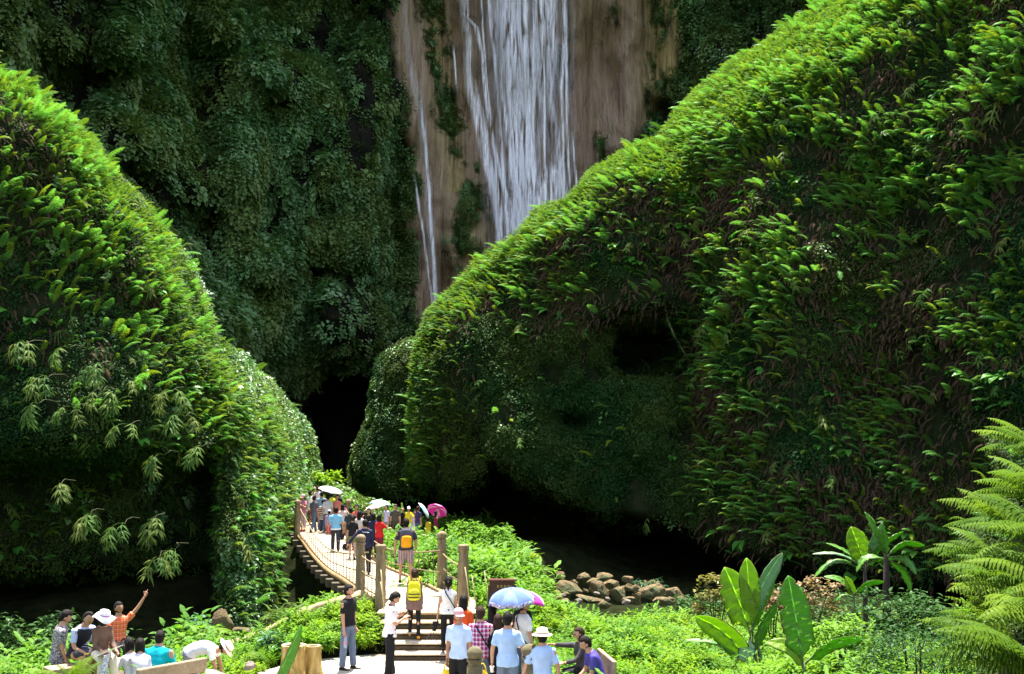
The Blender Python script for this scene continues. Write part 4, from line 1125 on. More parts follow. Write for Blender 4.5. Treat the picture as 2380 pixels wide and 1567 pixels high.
# ------------------------------------------------------------------ people
SKIN = simple('skin', (.45, .24, .15), .55, .08, 20, .4, .1)
SKIN2 = simple('skin_tan', (.34, .17, .10), .55, .08, 20, .4, .1)
HAIR = simple('black_hair', (.010, .008, .007), .6, .5, 90, .12, .9)
HAIRG = simple('brown_hair', (.035, .018, .012), .6, .5, 90, .12, .9)
LIP = simple('lip', (.30, .10, .08), .5, .05)
EYE = simple('eye', (.03, .02, .018), .3, .05)
_mc = {}
def cloth(col, kind='plain', c2=None, c3=None):
    key = (col, kind, c2, c3)
    if key in _mc: return _mc[key]
    m = NT('fabric_' + kind)
    tc = m.n('ShaderNodeTexCoord').outputs['Object']; sp_ = m.n('ShaderNodeSeparateXYZ'); m.l(tc, sp_.inputs[0])
    nz = m.noise(7, 4, .6)
    base = m.ramp(nz, [(.3, tuple(c * .82 for c in col)), (.7, tuple(min(1, c * 1.08) for c in col))])
    def band(out, freq, duty, off=0.0):
        f = m.math('FRACT', m.math('ADD', m.math('MULTIPLY', out, freq), 50 + off)); return m.math('LESS_THAN', f, duty)
    c = base
    if kind == 'stripes':
        c = m.mix(band(sp_.outputs[2], 11, .42), base, c2)
    elif kind == 'plaid':
        h = band(sp_.outputs[2], 13, .34); v = band(sp_.outputs[0], 15, .34); v2 = band(sp_.outputs[1], 15, .34, .3)
        s_ = m.math('MULTIPLY', m.math('ADD', h, m.math('MAXIMUM', v, m.math('MULTIPLY', v2, 0))), .5)
        c = m.mix(s_, base, c2)
        c = m.mix(m.math('MULTIPLY', m.math('MAXIMUM', band(sp_.outputs[2], 13, .07, .5), band(sp_.outputs[0], 15, .07, .5)), .8), c, c3 or (.8, .8, .8))
    elif kind == 'print':
        n1 = m.noise(26, 2, .5, dist=1.2, mapping=(1, 1, 1.8)); n2 = m.noise(17, 2, .5, dist=1.5)
        c = m.mix(m.ramp(n1, [(.48, (0, 0, 0)), (.52, (1, 1, 1))]), base, c2)
        c = m.mix(m.ramp(n2, [(.58, (0, 0, 0)), (.60, (1, 1, 1))]), c, c3)
    elif kind == 'vertical':
        c = m.mix(band(sp_.outputs[0], 22, .45), base, c2)
    elif kind == 'trim':      # pale hem line
        c = m.mix(m.math('LESS_THAN', sp_.outputs[2], .88), base, c2)
    m.pbr(c, .85, m.noise(15, 4, .6), .35, .01, .2)
    _mc[key] = m.mat; return m.mat

def V3(*a): return Vector(a)
def loftE(mb, rings, n=14, mi=0):
    """rings: (center, sidevec*ra, depthvec*rb)"""
    vs = []; fs = []
    for c, a, b in rings:
        for k in range(n):
            th = 2 * PI * k / n; vs.append(c + a * math.cos(th) + b * math.sin(th))
    for i in range(len(rings) - 1):
        for k in range(n):
            k2 = (k + 1) % n; fs.append((i * n + k, i * n + k2, (i + 1) * n + k2, (i + 1) * n + k))
    fs.append(tuple(reversed(range(n)))); fs.append(tuple((len(rings) - 1) * n + k for k in range(n)))
    mb.add(vs, fs, mi)
def limb(mb, pts, rad, n=10, mi=0):
    # densify with rounded joints
    P = [Vector(p) for p in pts]; out = []; rr = []
    for i in range(len(P) - 1):
        m_ = 5
        for q in range(m_):
            t = q / m_; out.append(P[i].lerp(P[i + 1], t)); rr.append(rad[i] + (rad[i + 1] - rad[i]) * t)
    out.append(P[-1]); rr.append(rad[-1])
    for _ in range(2):
        o2 = out[:]
        for i in range(1, len(out) - 1): o2[i] = out[i - 1] * .25 + out[i] * .5 + out[i + 1] * .25
        out = o2
    mb.tube(out, rr, n, mi)

def remesh(mb, vox, amp=0.0, seed=0, smooth=2, freq=7.0):
    me = bpy.data.meshes.new('tmp'); me.from_pydata([tuple(v) for v in mb.v], [], mb.f)
    o = bpy.data.objects.new('tmp', me); COL.objects.link(o)
    r_ = o.modifiers.new('r', 'REMESH'); r_.mode = 'VOXEL'; r_.voxel_size = vox; r_.use_smooth_shade = True
    s_ = o.modifiers.new('s', 'SMOOTH'); s_.factor = .5; s_.iterations = smooth
    dg = bpy.context.evaluated_depsgraph_get(); ev = o.evaluated_get(dg)
    res = bpy.data.meshes.new_from_object(ev)
    bpy.data.objects.remove(o); bpy.data.meshes.remove(me)
    n = len(res.vertices)
    if n and amp:
        co = np.empty(n * 3); res.vertices.foreach_get('co', co); co = co.reshape(-1, 3)
        no = np.empty(n * 3); res.vertex_normals.foreach_get('vector', no); no = no.reshape(-1, 3)
        nn = fbm(co[:, 0] * freq + seed, co[:, 1] * freq, co[:, 2] * freq * .8, seed, 3)
        co = co + no * (amp * nn)[:, None]; res.vertices.foreach_set('co', co.ravel())
    return res
def child(name, me, mat, root):
    me.name = name; me.materials.clear(); me.materials.append(mat)
    me.polygons.foreach_set('use_smooth', np.ones(len(me.polygons), bool))
    o = bpy.data.objects.new(name, me); COL.objects.link(o); o.parent = root; return o

def hand(mb, wrist, d, n, k, curl=.5, point=False):
    """palm + five fingers; d = direction, n = palm normal"""
    d = d.normalized(); n = (n - d * n.dot(d)).normalized(); s = d.cross(n)
    loftE(mb, [(wrist + d * t * k, s * w * k, n * h * k) for t, w, h in ((-.02, .022, .018), (.02, .034, .016), (.06, .042, .015), (.088, .040, .012))], 8)
    for i, (off, ln) in enumerate(((-.030, .068), (-.010, .078), (.010, .073), (.029, .058))):
        p = wrist + (d * .082 + s * off) * k; a = 0.0; pts = [p]; dd = d
        c = .08 if (point and i == 0) else (1.5 if point else curl * (1 + .12 * i))
        for q in range(3):
            a += c * (.5 if q == 0 else .75)
            dd = d * math.cos(a) + n * math.sin(a); p = p + dd * ln * (.44, .32, .24)[q] * k; pts.append(p)
        mb.tube(pts, [.0095 * k, .009 * k, .0085 * k, .006 * k], 6)
    p = wrist + (d * .025 - s * .030) * k; pts = [p]
    for q in range(3):
        dd = (d * .7 - s * (.75 - .35 * q) + n * (.2 + .3 * q)).normalized(); p = p + dd * (.030, .028, .022)[q] * k; pts.append(p)
    mb.tube(pts, [.013 * k, .011 * k, .010 * k, .007 * k], 6)

def head_frame(c, fwd, up):
    f = fwd.normalized(); u = (up - f * up.dot(f)).normalized(); r_ = f.cross(u); return c, r_, f, u
def head_shape(d):
    x, y, z = d.x, d.y, d.z
    q = 1.0
    if z < 0: 
        q *= 1 - .16 * (-z) ** 1.5 * (1 if y > -.2 else 1.3)
    sx = 1 - (.30 * (-z) ** 1.3 if z < 0 else 0)
    g = lambda a, b, wx, wz: math.exp(-((x - a) / wx) ** 2 - ((z - b) / wz) ** 2) if y > 0 else 0
    add = .20 * g(0, -.16, .11, .17) + .05 * g(0, -.10, .09, .30) + .05 * g(0, .22, .5, .10) - .07 * g(.33, .05, .17, .12) - .07 * g(-.33, .05, .17, .12) + .05 * g(0, -.50, .22, .08) - .03 * g(0, -.64, .25, .06) + .09 * g(0, -.86, .30, .16)
    if y < 0 and z < -.3: add -= .10
    return q, sx, add
def head_mesh(mb, fr, k, nu=26, nv=20):
    c, r_, f, u = fr; vs = []; fs = []
    for j in range(nv + 1):
        ph = PI * j / nv
        for i in range(nu):
            th = 2 * PI * i / nu; d = V3(math.sin(ph) * math.sin(th), math.sin(ph) * math.cos(th), math.cos(ph))
            q, sx, add = head_shape(d)
            vs.append(c + (r_ * d.x * .077 * sx * q + f * (d.y * .094 * q + add * .094) + u * d.z * .116 * q) * k)
    for j in range(nv):
        for i in range(nu):
            i2 = (i + 1) % nu; fs.append((j * nu + i, (j + 1) * nu + i, (j + 1) * nu + i2, j * nu + i2))
    mb.add(vs, fs, 0)
    for s in (-1, 1):   # ears, eyes, brows
        e = MB(); e.blob((0, 0, 0), (1, 1, 1), 8, 6)
        def put(pos, sz, mi):
            mb.add([c + (r_ * (pos[0] + v[0] * sz[0]) + f * (pos[1] + v[1] * sz[1]) + u * (pos[2] + v[2] * sz[2])) * k for v in e.v], e.f, mi)
        put((s * .078, -.006, -.008), (.009, .017, .028), 0)
        put((s * .029, .079, .008), (.014, .006, .006), 2)
        put((s * .030, .084, .026), (.017, .005, .0035), 3)
    put((0, .088, -.056), (.024, .006, .007), 1)

def person(label, head_px, z0, H=1.7, rz=0.0, sex='m', lean=0, side=0, legs='stand', arms=None, head=(0, 0), shirt=None, sleeve=.5, hem=.84,
           pants=None, plen=1.0, fit=1.0, shoes=(.02, .02, .02), hair='short', hairm=None, hat=None, skin=None, group=None, sit=None, bare=False, vox=.02,
           pos=None, scarf=None, collar=None, build_=1.0, logo=None, vest=None, feet=True, glasses=False):
    """rz = 0 looks away from the camera (+Y); arms: (upper dir, fore dir) with x outwards, y forwards"""
    k = H / 1.7; skin = skin or SKIN; hairm = hairm or HAIR
    F = sex == 'f'
    b_ = build_ * (0.92 if F else 1.0)
    hipw = .088; shw = (.152 if F else .180) * b_
    legdef = {'stand': ((4, 3, 0), (-3, 3, 2)), 'walk': ((22, 1, 8), (-16, 1, 14)), 'wide': ((6, 9, 0), (-4, 9, 0)), 'climb': ((40, 2, 52), (-6, 2, 4)),
              'sit': ((84, 8, 82), (84, 8, 84)), 'sitl': ((88, 6, 70), (76, 12, 96)), 'legs_out': ((86, 6, 40), (82, 6, 52)), 'cross': ((95, -4, 75), (84, 6, 80))}[legs] if isinstance(legs, str) else legs
    pel = V3(0, 0, .93)
    feet_l = []
    def leg(s, tp, ab, kb):
        tp_, ab_, kb_ = R(tp), R(ab), R(kb)
        hip = pel + V3(s * hipw, 0, -.03)
        td = V3(s * math.sin(ab_) * math.cos(tp_), math.sin(tp_), -math.cos(tp_) * math.cos(ab_)).normalized()
        kn = hip + td * .42
        a2 = tp_ - kb_
        sd = V3(s * math.sin(ab_) * .4, math.sin(a2), -math.cos(a2)).normalized()
        an = kn + sd * .41
        return hip, kn, an, sd
    Ls = [leg(-1, *legdef[0]), leg(1, *legdef[1])]
    low = min(L[2].z for L in Ls) - .075
    base = -low if sit is None else (sit / k - (pel.z - .10))
    off = V3(0, 0, base)
    pel = pel + off; Ls = [tuple((p + off) if i < 3 else p for i, p in enumerate(L)) for L in Ls]
    ln, sdn = R(lean), R(side)
    Mt = Matrix.Rotation(-ln, 3, 'X') @ Matrix.Rotation(sdn, 3, 'Y')
    def T(x, y, z):   # torso-local (from pelvis) -> person-local, spine bends gradually
        zz = z - .93; tt = max(0, min(1, zz / .45))
        m = Matrix.Rotation(-ln * (.55 + .45 * tt), 3, 'X') @ Matrix.Rotation(sdn, 3, 'Y')
        return pel + m @ V3(x, y, zz)
    neck = T(0, -.005, 1.43); hc_up = Matrix.Rotation(-ln * .6 - R(head[1]), 3, 'X') @ V3(0, 0, 1)
    hc = neck + (Matrix.Rotation(-ln * .85 - R(head[1]) * .5, 3, 'X') @ V3(0, .018, .142))
    hf = Matrix.Rotation(R(head[0]), 3, 'Z') @ (Matrix.Rotation(-ln * .6 - R(head[1]), 3, 'X') @ V3(0, 1, 0))
    hu = Matrix.Rotation(R(head[0]), 3, 'Z') @ hc_up
    fr = head_frame(hc, hf, hu)
    top = hc + V3(0, 0, .12)
    arms = arms or (((.12, .0, -1), (.05, .12, -1)), ((.12, .0, -1), (.05, .12, -1)))
    A = []
    for s, a in zip((-1, 1), arms):
        sh = T(s * shw, 0, 1.345)
        ud = (Mt @ V3(s * a[0][0], a[0][1], a[0][2])).normalized() if len(a) < 4 else V3(s * a[0][0], a[0][1], a[0][2]).normalized()
        fd = (Mt @ V3(s * a[1][0], a[1][1], a[1][2])).normalized() if len(a) < 4 else V3(s * a[1][0], a[1][1], a[1][2]).normalized()
        el = sh + ud * .285; wr = el + fd * .245
        A.append((sh, el, wr, fd, a[2] if len(a) > 2 else .45))
    # --- placing
    root = thing('person', label, 'person', (0, 0, 0), rz, group)
    if pos is None:
        x, y, _ = at_z(head_px[0], head_px[1], z0 + top.z * k)
        dx = top.x * k; dy = top.y * k; c, s = math.cos(rz), math.sin(rz)
        root.location = (x - (dx * c - dy * s), y - (dx * s + dy * c), z0)
    else: root.location = (pos[0], pos[1], z0)
    S = lambda v: v * k
    # --- body
    tor = ((.845, .150, .105), (.93, .165, .112), (1.03, .140, .098), (1.12, .140, .10), (1.22, .155, .108), (1.31, .176, .108), (1.37, .160, .092), (1.405, .115, .075), (1.435, .068, .062), (1.47, .052, .056), (1.53, .050, .054)) if not F else \
          ((.845, .160, .108), (.92, .168, .112), (1.03, .125, .088), (1.12, .125, .092), (1.22, .142, .118), (1.31, .152, .10), (1.37, .135, .082), (1.405, .095, .066), (1.435, .058, .054), (1.47, .045, .050), (1.53, .044, .048))
    def trings(lo, hi, g, top_open=None):
        r_ = []
        zs = [t[0] for t in tor]
        for z in np.linspace(lo, hi, max(4, int((hi - lo) / .04))):
            w_ = float(np.interp(z, zs, [t[1] for t in tor])) * (b_ if not F else build_) + g; d_ = float(np.interp(z, zs, [t[2] for t in tor])) * build_ + g
            c = T(0, 0, z); fl = .022 * max(0, (.97 - z) / .13) if g > .012 else 0; w_ += fl; d_ += fl; ax = (T(.1, 0, z) - c).normalized(); ay = (T(0, .1, z) - c).normalized()
            r_.append((S(c), S(ax * w_), S(ay * d_)))
        return r_
    mb = MB(); loftE(mb, trings(.84, 1.47, 0)); mb.tube([S(neck), S(hc)], [.058 * k, .052 * k], 10)
    for sh, el, wr, fd, cu in A: limb(mb, [S(sh), S(el), S(wr)], [.05 * k * b_, .039 * k * b_, .026 * k * b_])
    for hip, kn, an, sd in Ls: limb(mb, [S(hip), S(kn), S(an)], [.085 * k, .055 * k, .036 * k]); mb.blob(S(kn - (kn - an) * .28 + V3(0, -.012, 0)), (.05 * k, .052 * k, .11 * k), 8, 6)
    for sh, el, wr, fd, cu in A: mb.blob(S(sh), (.046 * k,) * 3, 8, 6)
    for hip, kn, an, sd in Ls:
        fw = V3(0, 1, 0) if sd.z < -.5 else (V3(0, 1, 0) - sd * sd.y).normalized()
        mb.blob(S(an + fw * .055 + V3(0, 0, -.045)), (.04 * k, .105 * k, .03 * k), 8, 6)
    me = remesh(mb, vox * .9)
    h_ = MB(); h_.v = [tuple(v.co) for v in me.vertices]; h_.f = [tuple(p.vertices) for p in me.polygons]; h_.m = [0] * len(h_.f)
    head_mesh(h_, (S(hc), fr[1], fr[2], fr[3]), k)
    for i, (sh, el, wr, fd, cu) in enumerate(A):
        nn = V3(-(-1, 1)[i] * .9, .3, 0) if abs(fd.z) > .5 else V3(-(-1, 1)[i] * .5, .0, -.9)
        hand(h_, S(wr), fd, nn, k, cu if cu != 'point' else .5, cu == 'point')
    body = h_.build('body', parent=root, mats=[skin, LIP, EYE, hairm]); bpy.data.meshes.remove(me)
    # --- hair
    if hair != 'none':
        hm = MB(); 
        def hs(d):
            face = (d.y > (.12 if hair != 'bald' else -.15) and d.z < (.46 if hair != 'bald' else .9)) or (d.y > -.12 and d.z < -.12 and hair in ('short', 'bald'))
            low_ = d.z < ((-.80 if d.y < -.35 else -.45) if hair in ('short', 'bald') else -.85)
            return .80 if face or low_ else 1.0
        vs = []; nu, nv = 26, 20
        for j in range(nv + 1):
            ph = PI * j / nv
            for i in range(nu):
                th = 2 * PI * i / nu; d = V3(math.sin(ph) * math.sin(th), math.sin(ph) * math.cos(th), math.cos(ph))
                q = hs(d); n_ = float(vnoise(d.x * 4 + H * 9, d.y * 4, d.z * 4, 7)) * .045 + float(vnoise(d.x * 11 + H * 9, d.y * 11, d.z * 5, 8)) * .03
                g = (1.11 + n_) * q + (.05 if d.z > .2 and q == 1 else 0)
                vs.append(S(hc) + (fr[1] * d.x * .080 * g + fr[2] * (d.y * .100 * g - .008) + fr[3] * (d.z * .119 * g + .004)) * k)
        fs = [(j * nu + i, (j + 1) * nu + i, (j + 1) * nu + (i + 1) % nu, j * nu + (i + 1) % nu) for j in range(nv) for i in range(nu)]
        hm.add(vs, fs)
        bk = -fr[2]
        if hair == 'long':
            loftE(hm, [(S(hc + bk * a + V3(0, 0, z)), S(fr[1] * w_), S(bk * t)) for a, z, w_, t in ((.03, .06, .07, .06), (.05, -.02, .085, .055), (.06, -.12, .085, .042), (.075, -.22, .08, .035), (.085, -.32, .065, .028), (.09, -.39, .035, .015))])
        if hair == 'bob':
            loftE(hm, [(S(hc + bk * a + V3(0, 0, z)), S(fr[1] * w_), S(bk * t)) for a, z, w_, t in ((.03, .05, .08, .07), (.035, -.04, .09, .07), (.035, -.12, .088, .062), (.035, -.16, .06, .04))])
        if hair == 'bun': hm.blob(S(hc + bk * .12 + V3(0, 0, .02)), (.045 * k, .04 * k, .045 * k), 10, 8)
        if hair == 'pony':
            hm.tube([S(hc + bk * .09 + V3(0, 0, .04)), S(hc + bk * .13 + V3(0, 0, .0)), S(hc + bk * .12 + V3(0, 0, -.09)), S(hc + bk * .10 + V3(0, 0, -.18))], [.028 * k, .034 * k, .028 * k, .010 * k], 8)
        hm.build('hair', hairm, root)
    # --- trousers
    if pants is not None:
        pm = MB(); g = .014 * fit
        loftE(pm, trings(.83, 1.0, .008))
        for hip, kn, an, sd in Ls:
            r0, r1, r2 = (.083 + g * .7, .055 + g * 1.6, .036 + g * 2.4)
            pts = [S(hip), S(kn)]; rd = [r0 * k, r1 * k]
            if plen > .55:
                t = (plen - .5) * 2; pts.append(S(kn.lerp(an, min(1, t)))); rd.append((r1 + (r2 - r1) * min(1, t)) * k)
            else:
                pts[1] = S(hip.lerp(kn, plen * 2)); rd[1] = (r0 - .006) * k
            limb(pm, pts, rd)
        child('shorts' if plen <= .62 else 'trousers', remesh(pm, vox, .006 * fit, int(H * 100), 2, 9), pants, root)
    # --- shirt
    if shirt is not None:
        sm = MB(); loftE(sm, trings(hem, 1.425, .016))
        for sh, el, wr, fd, cu in A:
            sm.blob(S(sh + V3(0, 0, -.004)), (.055 * k, .06 * k, .052 * k), 10, 8)
            if sleeve > 0:
                if sleeve <= .55: limb(sm, [S(sh), S(sh.lerp(el, sleeve * 1.5))], [.053 * k, .062 * k])
                else: limb(sm, [S(sh), S(el), S(el.lerp(wr, (sleeve - .5) * 2))], [.053 * k, .048 * k, .040 * k])
        child('shirt', remesh(sm, vox, .011, int(H * 77) + len(label), 2), shirt, root)
    if vest is not None:
        sm = MB(); loftE(sm, trings(hem, 1.40, .026)); child('vest', remesh(sm, vox, .006, 5), vest, root)
    if collar is not None:
        cm = MB(); cm.tube([S(neck + (Matrix.Rotation(-ln, 3, 'X') @ V3(math.sin(a) * .062, math.cos(a) * .06, .0 - .012 * math.cos(a)))) for a in np.linspace(0, 2 * PI, 15)], .014 * k, 6); cm.build('collar', collar, root)
    # --- shoes
    if feet:
        for hip, kn, an, sd in Ls:
            s_ = MB(); fw = V3(0, 1, 0) if sd.z < -.5 else (V3(0, 1, 0) - sd * sd.y).normalized()
            up = -sd if sd.z < -.5 else V3(0, 0, 1)
            ft = 0 if sd.z < -.93 else -.35
            dirf = (fw + V3(0, 0, ft)).normalized()
            n_ = dirf.cross(V3(1, 0, 0)).normalized(); n_ = n_ if n_.z > 0 else -n_
            c0 = an + V3(0, 0, -.038)
            loftE(s_, [(S(c0 + dirf * a + n_ * z), S(V3(1, 0, 0) * w_), S(n_ * t)) for a, z, w_, t in ((-.065, -.005, .022, .022), (-.045, .005, .036, .038), (.0, .004, .040, .044), (.06, -.008, .044, .032), (.12, -.016, .046, .022), (.165, -.02, .036, .016), (.185, -.022, .016, .010))], 12)
            s_.build('shoe', cloth(shoes), root)
    # --- hats
    cH = S(hc)
    def hp(x, y, z): return cH + (fr[1] * x + fr[2] * y + fr[3] * z) * k
    if hat:
        hm = MB(); kind, hcol = hat[0], hat[1]
        def ringv(prof, n=22, wav=0, sy=1.15):
            vs = []; fs = []
            for j, (r_, z) in enumerate(prof):
                for i in range(n):
                    th = 2 * PI * i / n; w_ = wav * math.sin(3 * th + 1) * max(0, r_ - .1)
                    vs.append(hp(r_ * math.cos(th), r_ * sy * math.sin(th) - .005, z + w_))
            for j in range(len(prof) - 1):
                for i in range(n): fs.append((j * n + i, j * n + (i + 1) % n, (j + 1) * n + (i + 1) % n, (j + 1) * n + i))
            fs.append(tuple((len(prof) - 1) * n + i for i in range(n))); hm.add(vs, fs)
        if kind == 'cap':
            ringv([(.086, .03), (.090, .05), (.088, .085), (.074, .118), (.045, .14), (.012, .148)])
            vs = []; 
            for i in range(9):
                th = PI * (.12 + .76 * i / 8)
                vs += [hp(.082 * math.cos(th), .10 * math.sin(th) - .005, .045), hp(.088 * math.cos(th), .10 + .085 * math.sin(th), .028)]
            n0 = len(vs); vs += [v - (fr[3] * .006 * k) for v in vs]
            fs = []
            for i in range(8):
                a = i * 2; fs += [(a, a + 1, a + 3, a + 2), (n0 + a + 2, n0 + a + 3, n0 + a + 1, n0 + a), (a + 1, n0 + a + 1, n0 + a + 3, a + 3)]
            hm.add(vs, fs); hm.build('cap', hcol, root)
        else:
            R1 = {'sun': .20, 'straw': .165}[kind]; wav = {'sun': .35, 'straw': .05}[kind]
            ringv([(.088, .04), (R1, .02 - (.02 if kind == 'sun' else 0)), (R1, .026 - (.02 if kind == 'sun' else 0)), (.096, .052), (.092, .10), (.082, .125), (.05, .138), (.01, .14)], 28, wav)
            hm.build('sun_hat', hcol, root)
            bm_ = MB(); bm_.tube([hp(.098 * math.cos(a), .112 * math.sin(a) - .005, .062) for a in np.linspace(0, 2 * PI, 19)], .009 * k, 6); bm_.build('hat_band', hat[2], root)
    if glasses:
        gm = MB()
        for s in (-1, 1): gm.blob(hp(s * .033, .093, .008), (.026 * k, .010 * k, .018 * k), 8, 6)
        gm.build('sunglasses', EYE, root)
    root['_h'] = 0; del root['_h']
    c, s = math.cos(rz), math.sin(rz)
    W = lambda v: V3(root.location.x + (v.x * c - v.y * s) * k, root.location.y + (v.x * s + v.y * c) * k, root.location.z + v.z * k)
    info = dict(root=root, hands=[W(a[2] + a[3] * .08) for a in A], head=W(hc), back=W(T(0, -.13, 1.2)), hipR=W(T(.2, 0, .9)), hipL=W(T(-.2, 0, .9)), sh=[W(a[0]) for a in A], el=[W(a[1]) for a in A], k=k, rz=rz, T=lambda x, y, z: W(T(x, y, z)))
    return info

# ------------------------------------------------------------------ carried things
def umbrella(pos, rad, label, cols, tilt=(0, 0), depth=.28, shaft=.75, rim_col=None, group='umbrellas carried by the visitors', hold=True):
    """pos = top of the canopy"""
    root = thing('umbrella', label, 'umbrella', tuple(pos), 0, group)
    root.rotation_euler = (R(tilt[0]), R(tilt[1]), .3)
    mats = list(cols) + ([rim_col] if rim_col else [])
    m_ = MB(); n = 8; sub = 4; rows = 7
    vs = []; fs = []; mi = []
    for j in range(rows + 1):
        t = j / rows
        for i in range(n * sub):
            th = 2 * PI * i / (n * sub); u = (i % sub) / sub
            scal = 1 - .10 * math.sin(PI * u) * t ** 1.5
            r_ = rad * math.sin(t * 1.25) / math.sin(1.25) * scal
            z = -depth * (1 - math.cos(t * 1.25)) / (1 - math.cos(1.25)) + .02 * math.sin(PI * u) * t * (1 if t < 1 else .6)
            vs.append((r_ * math.cos(th), r_ * math.sin(th), z))
    for j in range(rows):
        for i in range(n * sub):
            i2 = (i + 1) % (n * sub); fs.append((j * n * sub + i, (j + 1) * n * sub + i, (j + 1) * n * sub + i2, j * n * sub + i2))
            mi.append(len(cols) if (rim_col and j == rows - 1) else (i // sub) % len(cols))
    o = mesh_obj('canopy', vs, fs, None, root, True, mats, mi); sl = o.modifiers.new('thick', 'SOLIDIFY'); sl.thickness = .004
    for i in range(n):
        th = 2 * PI * i / n; b_ = MB()
        b_.tube([(rad * math.sin(t * 1.25) / math.sin(1.25) * math.cos(th), rad * math.sin(t * 1.25) / math.sin(1.25) * math.sin(th), -depth * (1 - math.cos(t * 1.25)) / (1 - math.cos(1.25)) - .012) for t in (0, .25, .5, .75, 1)], .004, 4)
        b_.build('rib', IRON, root)
    b_ = MB(); b_.tube([(0, 0, .06), (0, 0, -shaft)], .007, 6); b_.build('shaft', IRON, root)
    b_ = MB(); b_.tube([(0, 0, -shaft), (0, 0, -shaft - .10)], .014, 8); b_.build('handle', cloth((.02, .02, .02)), root)
    return root
PL_Y = None
def plastic(name, col, tr=.35):
    m = NT(name); p = m.n('ShaderNodeBsdfPrincipled'); p.inputs['Base Color'].default_value = (*col, 1); p.inputs['Roughness'].default_value = .35
    t = m.n('ShaderNodeBsdfTranslucent'); t.inputs[0].default_value = (*col, 1)
    nz = m.noise(18, 4, .6); b = m.n('ShaderNodeBump'); b.inputs['Strength'].default_value = .7; b.inputs['Distance'].default_value = .02; m.l(nz, b.inputs['Height']); m.l(b.outputs[0], p.inputs['Normal'])
    mx = m.n('ShaderNodeMixShader'); mx.inputs[0].default_value = tr; m.l(p.outputs[0], mx.inputs[1]); m.l(t.outputs[0], mx.inputs[2]); m.l(mx.outputs[0], m.out.inputs[0]); return m.mat
YPL = plastic('yellow_plastic', (.80, .62, .03))
def plastic_bag(hand_pos, label, h=.42, w=.13, mat=None):
    root = thing('plastic_bag', label, 'bag', (hand_pos.x, hand_pos.y, hand_pos.z - h - .10), 0)
    m_ = MB(); prof = [(.02, .0), (w * .85, .015), (w * 1.05, .08), (w, .2), (w * .8, h * .72), (w * .5, h * .9), (w * .42, h)]
    vs = []; n = 18; fs = []
    for j, (r_, z) in enumerate(prof):
        for i in range(n):
            th = 2 * PI * i / n; q = 1 + .12 * math.sin(5 * th + j) + .06 * math.sin(9 * th)
            vs.append((r_ * math.cos(th) * q, r_ * .6 * math.sin(th) * q, z))
    for j in range(len(prof) - 1):
        for i in range(n): fs.append((j * n + i, j * n + (i + 1) % n, (j + 1) * n + (i + 1) % n, (j + 1) * n + i))
    fs.append(tuple(reversed(range(n)))); m_.add(vs, fs); m_.build('bag_body', mat or YPL, root)
    for s in (-1, 1):
        m_ = MB(); m_.tube([(s * w * .4, 0, h - .01), (s * w * .32, 0, h + .06), (s * .02, 0, h + .11), (0, 0, h + .12)], [.018, .012, .010, .010], 6); m_.build('bag_handle', mat or YPL, root)
    return root
def backpack(p, label, main, front, band=None, h=.44, w=.30, d=.17):
    """p = person info"""
    c = p['back']; root = thing('backpack', label, 'backpack', tuple(c), p['rz'])
    def shell(cx, cy, cz, hw, hd, hh, nm, mt, par=root):
        m_ = MB(); loftE(m_, [(V3(cx, cy, cz + z * hh), V3(hw * q, 0, 0), V3(0, hd * q, 0)) for z, q in ((-1, .55), (-.93, .86), (-.7, 1), (0, 1.02), (.6, .96), (.85, .8), (.97, .5), (1, .2))], 16)
        return child(nm, remesh(m_, .016, .004, 3), mt, par)
    shell(0, -.05, -.02, w / 2, d / 2, h / 2, 'main_bag', main)
    fp = shell(0, -.13, -.09, w * .40, d * .36, h * .30, 'front_pocket', front)
    if band:
        for dz in (-.02, -.09):
            m_ = MB(); m_.tube([V3(w * .40 * math.cos(a), -.13 - d * .38 * math.sin(a), -.06 + dz) for a in np.linspace(0, PI, 9)], .012, 6); o = m_.build('stripe', band, root)
    for s in (-1, 1):
        m_ = MB(); m_.tube([V3(s * .10, -.02, .17), V3(s * .12, .06, .27), V3(s * .13, .19, .24), V3(s * .14, .25, .05), V3(s * .14, .17, -.12), V3(s * .12, .0, -.16)], .019, 6); m_.build('shoulder_strap', main, root)
    m_ = MB(); m_.tube([V3(-.04, -.06, .19), V3(-.03, -.07, .235), V3(.03, -.07, .235), V3(.04, -.06, .19)], .009, 6); m_.build('grab_handle', main, root)
    return root
def strap_bag(p, s, label, mat, bagpos, size=(.26, .11, .22), bag=True):
    """crossbody strap from the opposite shoulder to the hip on side s"""
    root = thing('shoulder_bag', label, 'bag', tuple(p['T'](0, 0, 1.15)), p['rz']); o0 = root.location
    inv = Matrix.Rotation(-p['rz'], 3, 'Z')
    L = lambda x, y, z: inv @ (p['T'](x, y, z) - o0)
    m_ = MB(); m_.tube([L(-s * .10, .0, 1.45), L(-s * .05, -.125, 1.34), L(s * .06, -.145, 1.17), L(s * .16, -.12, 1.0), L(s * .21, -.03, .90)], .013, 6)
    m_.tube([L(-s * .10, .0, 1.45), L(-s * .04, .125, 1.34), L(s * .08, .145, 1.17), L(s * .17, .12, 1.0), L(s * .21, .03, .90)], .013, 6); m_.build('strap', mat, root)
    if bag:
        m_ = MB(); c = L(s * .24, -.06, .84)
        loftE(m_, [(c + V3(0, 0, z * size[2] / 2), V3(size[1] / 2 * q, 0, 0), V3(0, size[0] / 2 * q, 0)) for z, q in ((-1, .6), (-.9, .9), (-.5, 1), (.3, 1), (.8, .85), (1, .6))], 14); child('bag_body', remesh(m_, .015, .006, 4), mat, root)
    return root
